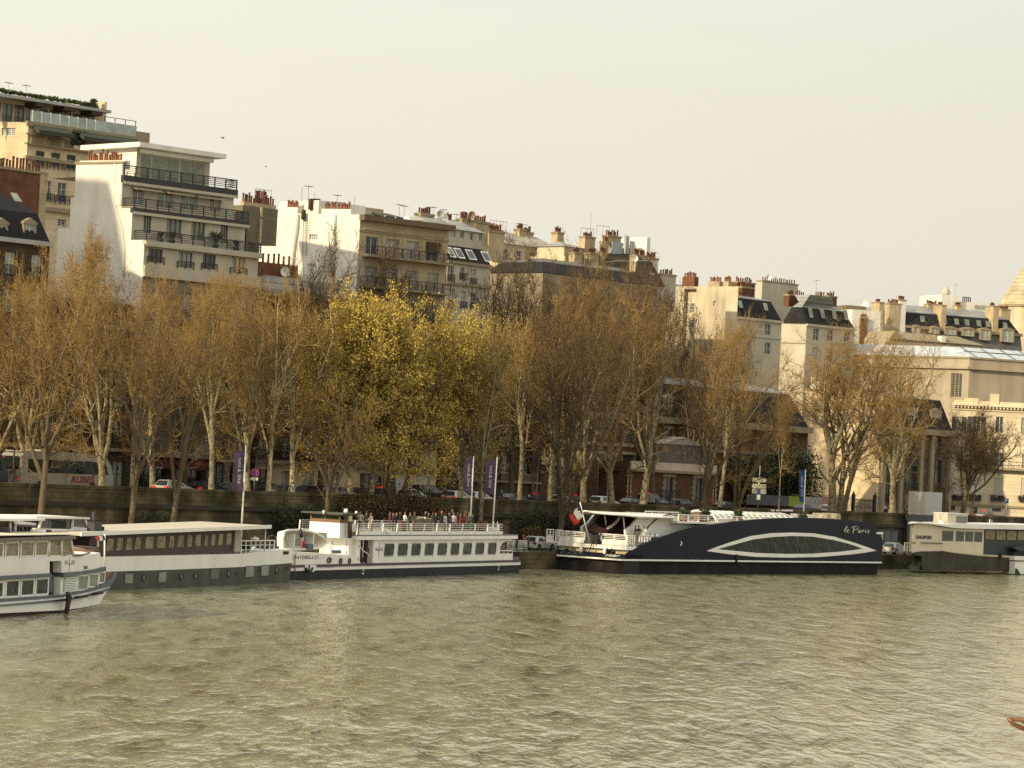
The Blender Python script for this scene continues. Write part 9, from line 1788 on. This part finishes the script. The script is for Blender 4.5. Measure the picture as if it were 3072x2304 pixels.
b = MB(); b.grid([[(-w_ * .3 + .25 * i, -.55 + .25 * k_, 1.25 + .12 * math.sin(i * 1.7 + k_)) for i in range(7)] for k_ in range(5)], mat('cream_cloth', (.6, .52, .4), .9)); o = tag(b.build('draped_cloth'), 'crumpled cream cloth thrown over the bar counter', 'cloth'); o.location = bar.location; o.rotation_euler = bar.rotation_euler
for i, px in enumerate((745, 1645)):
    b = MB(); b.box(-.5, .5, -.35, .35, 0, 1.0, RED); o = tag(b.build('red_cooler'), ['red drinks cabinet behind the railing left of the bar', 'red drinks cabinet behind the railing under the right banner pole'][i], 'cabinet'); o.location = MO.w(mx(px, kM, .6, 300), .6, ZDK); o.rotation_euler = (0, 0, R(MO.h))
# people on the navy boat
def lp_person(label, p, y, rz, *a, **k):
    x, zt_ = LPF.pl(kQ(p[0], p[1]), y); s = k.pop('sc', 1.0); return person(label, LPF.w(x, y, zt_ - 1.76 * s), R(LPF.h) + rz, *a, sc=s, group='people at the stern of the navy boat', **k)
lp_person('leftmost dark haired person in black behind the olive screen on the navy boat', (1585, 425), 1.3, .6, 'talk', BLK, BLK, 'dark', sc=1.1)
lp_person('middle person in black with hands raised behind the olive screen', (1640, 422), 1.1, -.3, 'drink', (.04, .02, .02), BLK, 'dark', sc=1.1)
lp_person('man in a white shirt standing by the side rail of the navy boat', (1728, 428), .8, -1.3, 'talk', (.72, .70, .66), (.02, .03, .07), 'red', sc=1.12)
lp_person('person in a white jacket crouched by the black box at the stern', (965, 530), 4.2, .5, 'lean', WHT, BLK, 'red', sc=1.0)
# people on the port and the street
def st_person(label, px, off, rz, z, pose, *a, row=1600, **k): return person(label, (*street_pt(px / .72, off, row), z), R(SH) + rz, pose, *a, **k)
st_person('person in a red jacket standing on the port beside the crowd barriers', 1131, -8.2, .5, ZQ, 'drink', (.45, .02, .025), BLK, 'brown')
st_person('person in an olive coat just right of the red jacket on the port', 1142, -7.6, -.4, ZQ, 'stand', (.09, .08, .04), BLK, 'dark')
st_person('person in dark blue boarding at the stern of the white trip boat', 1117, -8.7, 1.2, ZQ, 'stand', (.05, .07, .10), DNM, 'grey')
st_person('left one of the couple at the parapet, in a grey green coat', 626, 1.3, .3, ZS, 'lean', (.10, .11, .09), BLK, 'dark', row=1450)
st_person('right one of the couple at the parapet, in a white top', 633, 1.3, .9, ZS, 'talk', (.6, .55, .5), (.4, .3, .2), 'red', row=1450)
st_person('pedestrian in dark clothes beside the white hatchback and brown mansion', 961, 2.5, .2, ZS, 'stand', (.015, .02, .03), BLK, 'dark', row=1480)
st_person('pedestrian in black right of the rightmost purple banner', 1084, 3.0, .2, ZS, 'stand', BLK, BLK, 'dark', row=1480)
st_person('pedestrian in a pale blue shirt left of the right wing of the pink brick house', 1456, 4.5, .8, ZS, 'stand', (.20, .24, .28), DNM, 'dark', row=1490)
st_person('pedestrian in red at the right end of the pink brick house', 1533, 5.0, .1, ZS, 'stand', (.25, .02, .03), BLK, 'brown', row=1490)
r1 = st_person('helmeted rider in black passing before the pilasters of the grey house', 1913, 4.0, -.6, ZS - .35, 'lean', BLK, BLK, bald=True, row=1490)
b = MB(); b.lathe([(.10, -.10), (.135, 0), (.12, .1), (.05, .16)], (0, -.11, 1.67), PAINTW, 12); b.build('helmet', r1)
# two birds in the sky
for i, (px, py, s) in enumerate(((481, 298, .34), (574, 360, .2))):
    P = at_y(q(px, py), 240); t = thing('bird', ['gull gliding in the sky above the gap right of the white stepped block', 'tiny faint bird right of and below the gull'][i], 'bird', loc=tuple(P), rz=.4); b = MB(); BIRD = mat('bird_grey', (.10, .09, .08), .8)
    b.lathe([(.01, -.5 * s), (.12 * s, -.2 * s), (.13 * s, .1 * s), (.07 * s, .35 * s), (.01, .5 * s)], (0, 0, 0), BIRD, 8); b.v = [(v[2], v[1], v[0]) for v in b.v]; b.add([(-.15 * s, 0, .03), (.2 * s, 0, .03), (.1 * s, 1.0 * s, .35 * s), (-.1 * s, 1.5 * s, .2 * s)], [(0, 1, 2, 3)], BIRD); b.add([(-.15 * s, 0, .03), (.2 * s, 0, .03), (.1 * s, -1.0 * s, .35 * s), (-.1 * s, -1.5 * s, .2 * s)], [(0, 1, 2, 3)], BIRD); b.build('body', t)
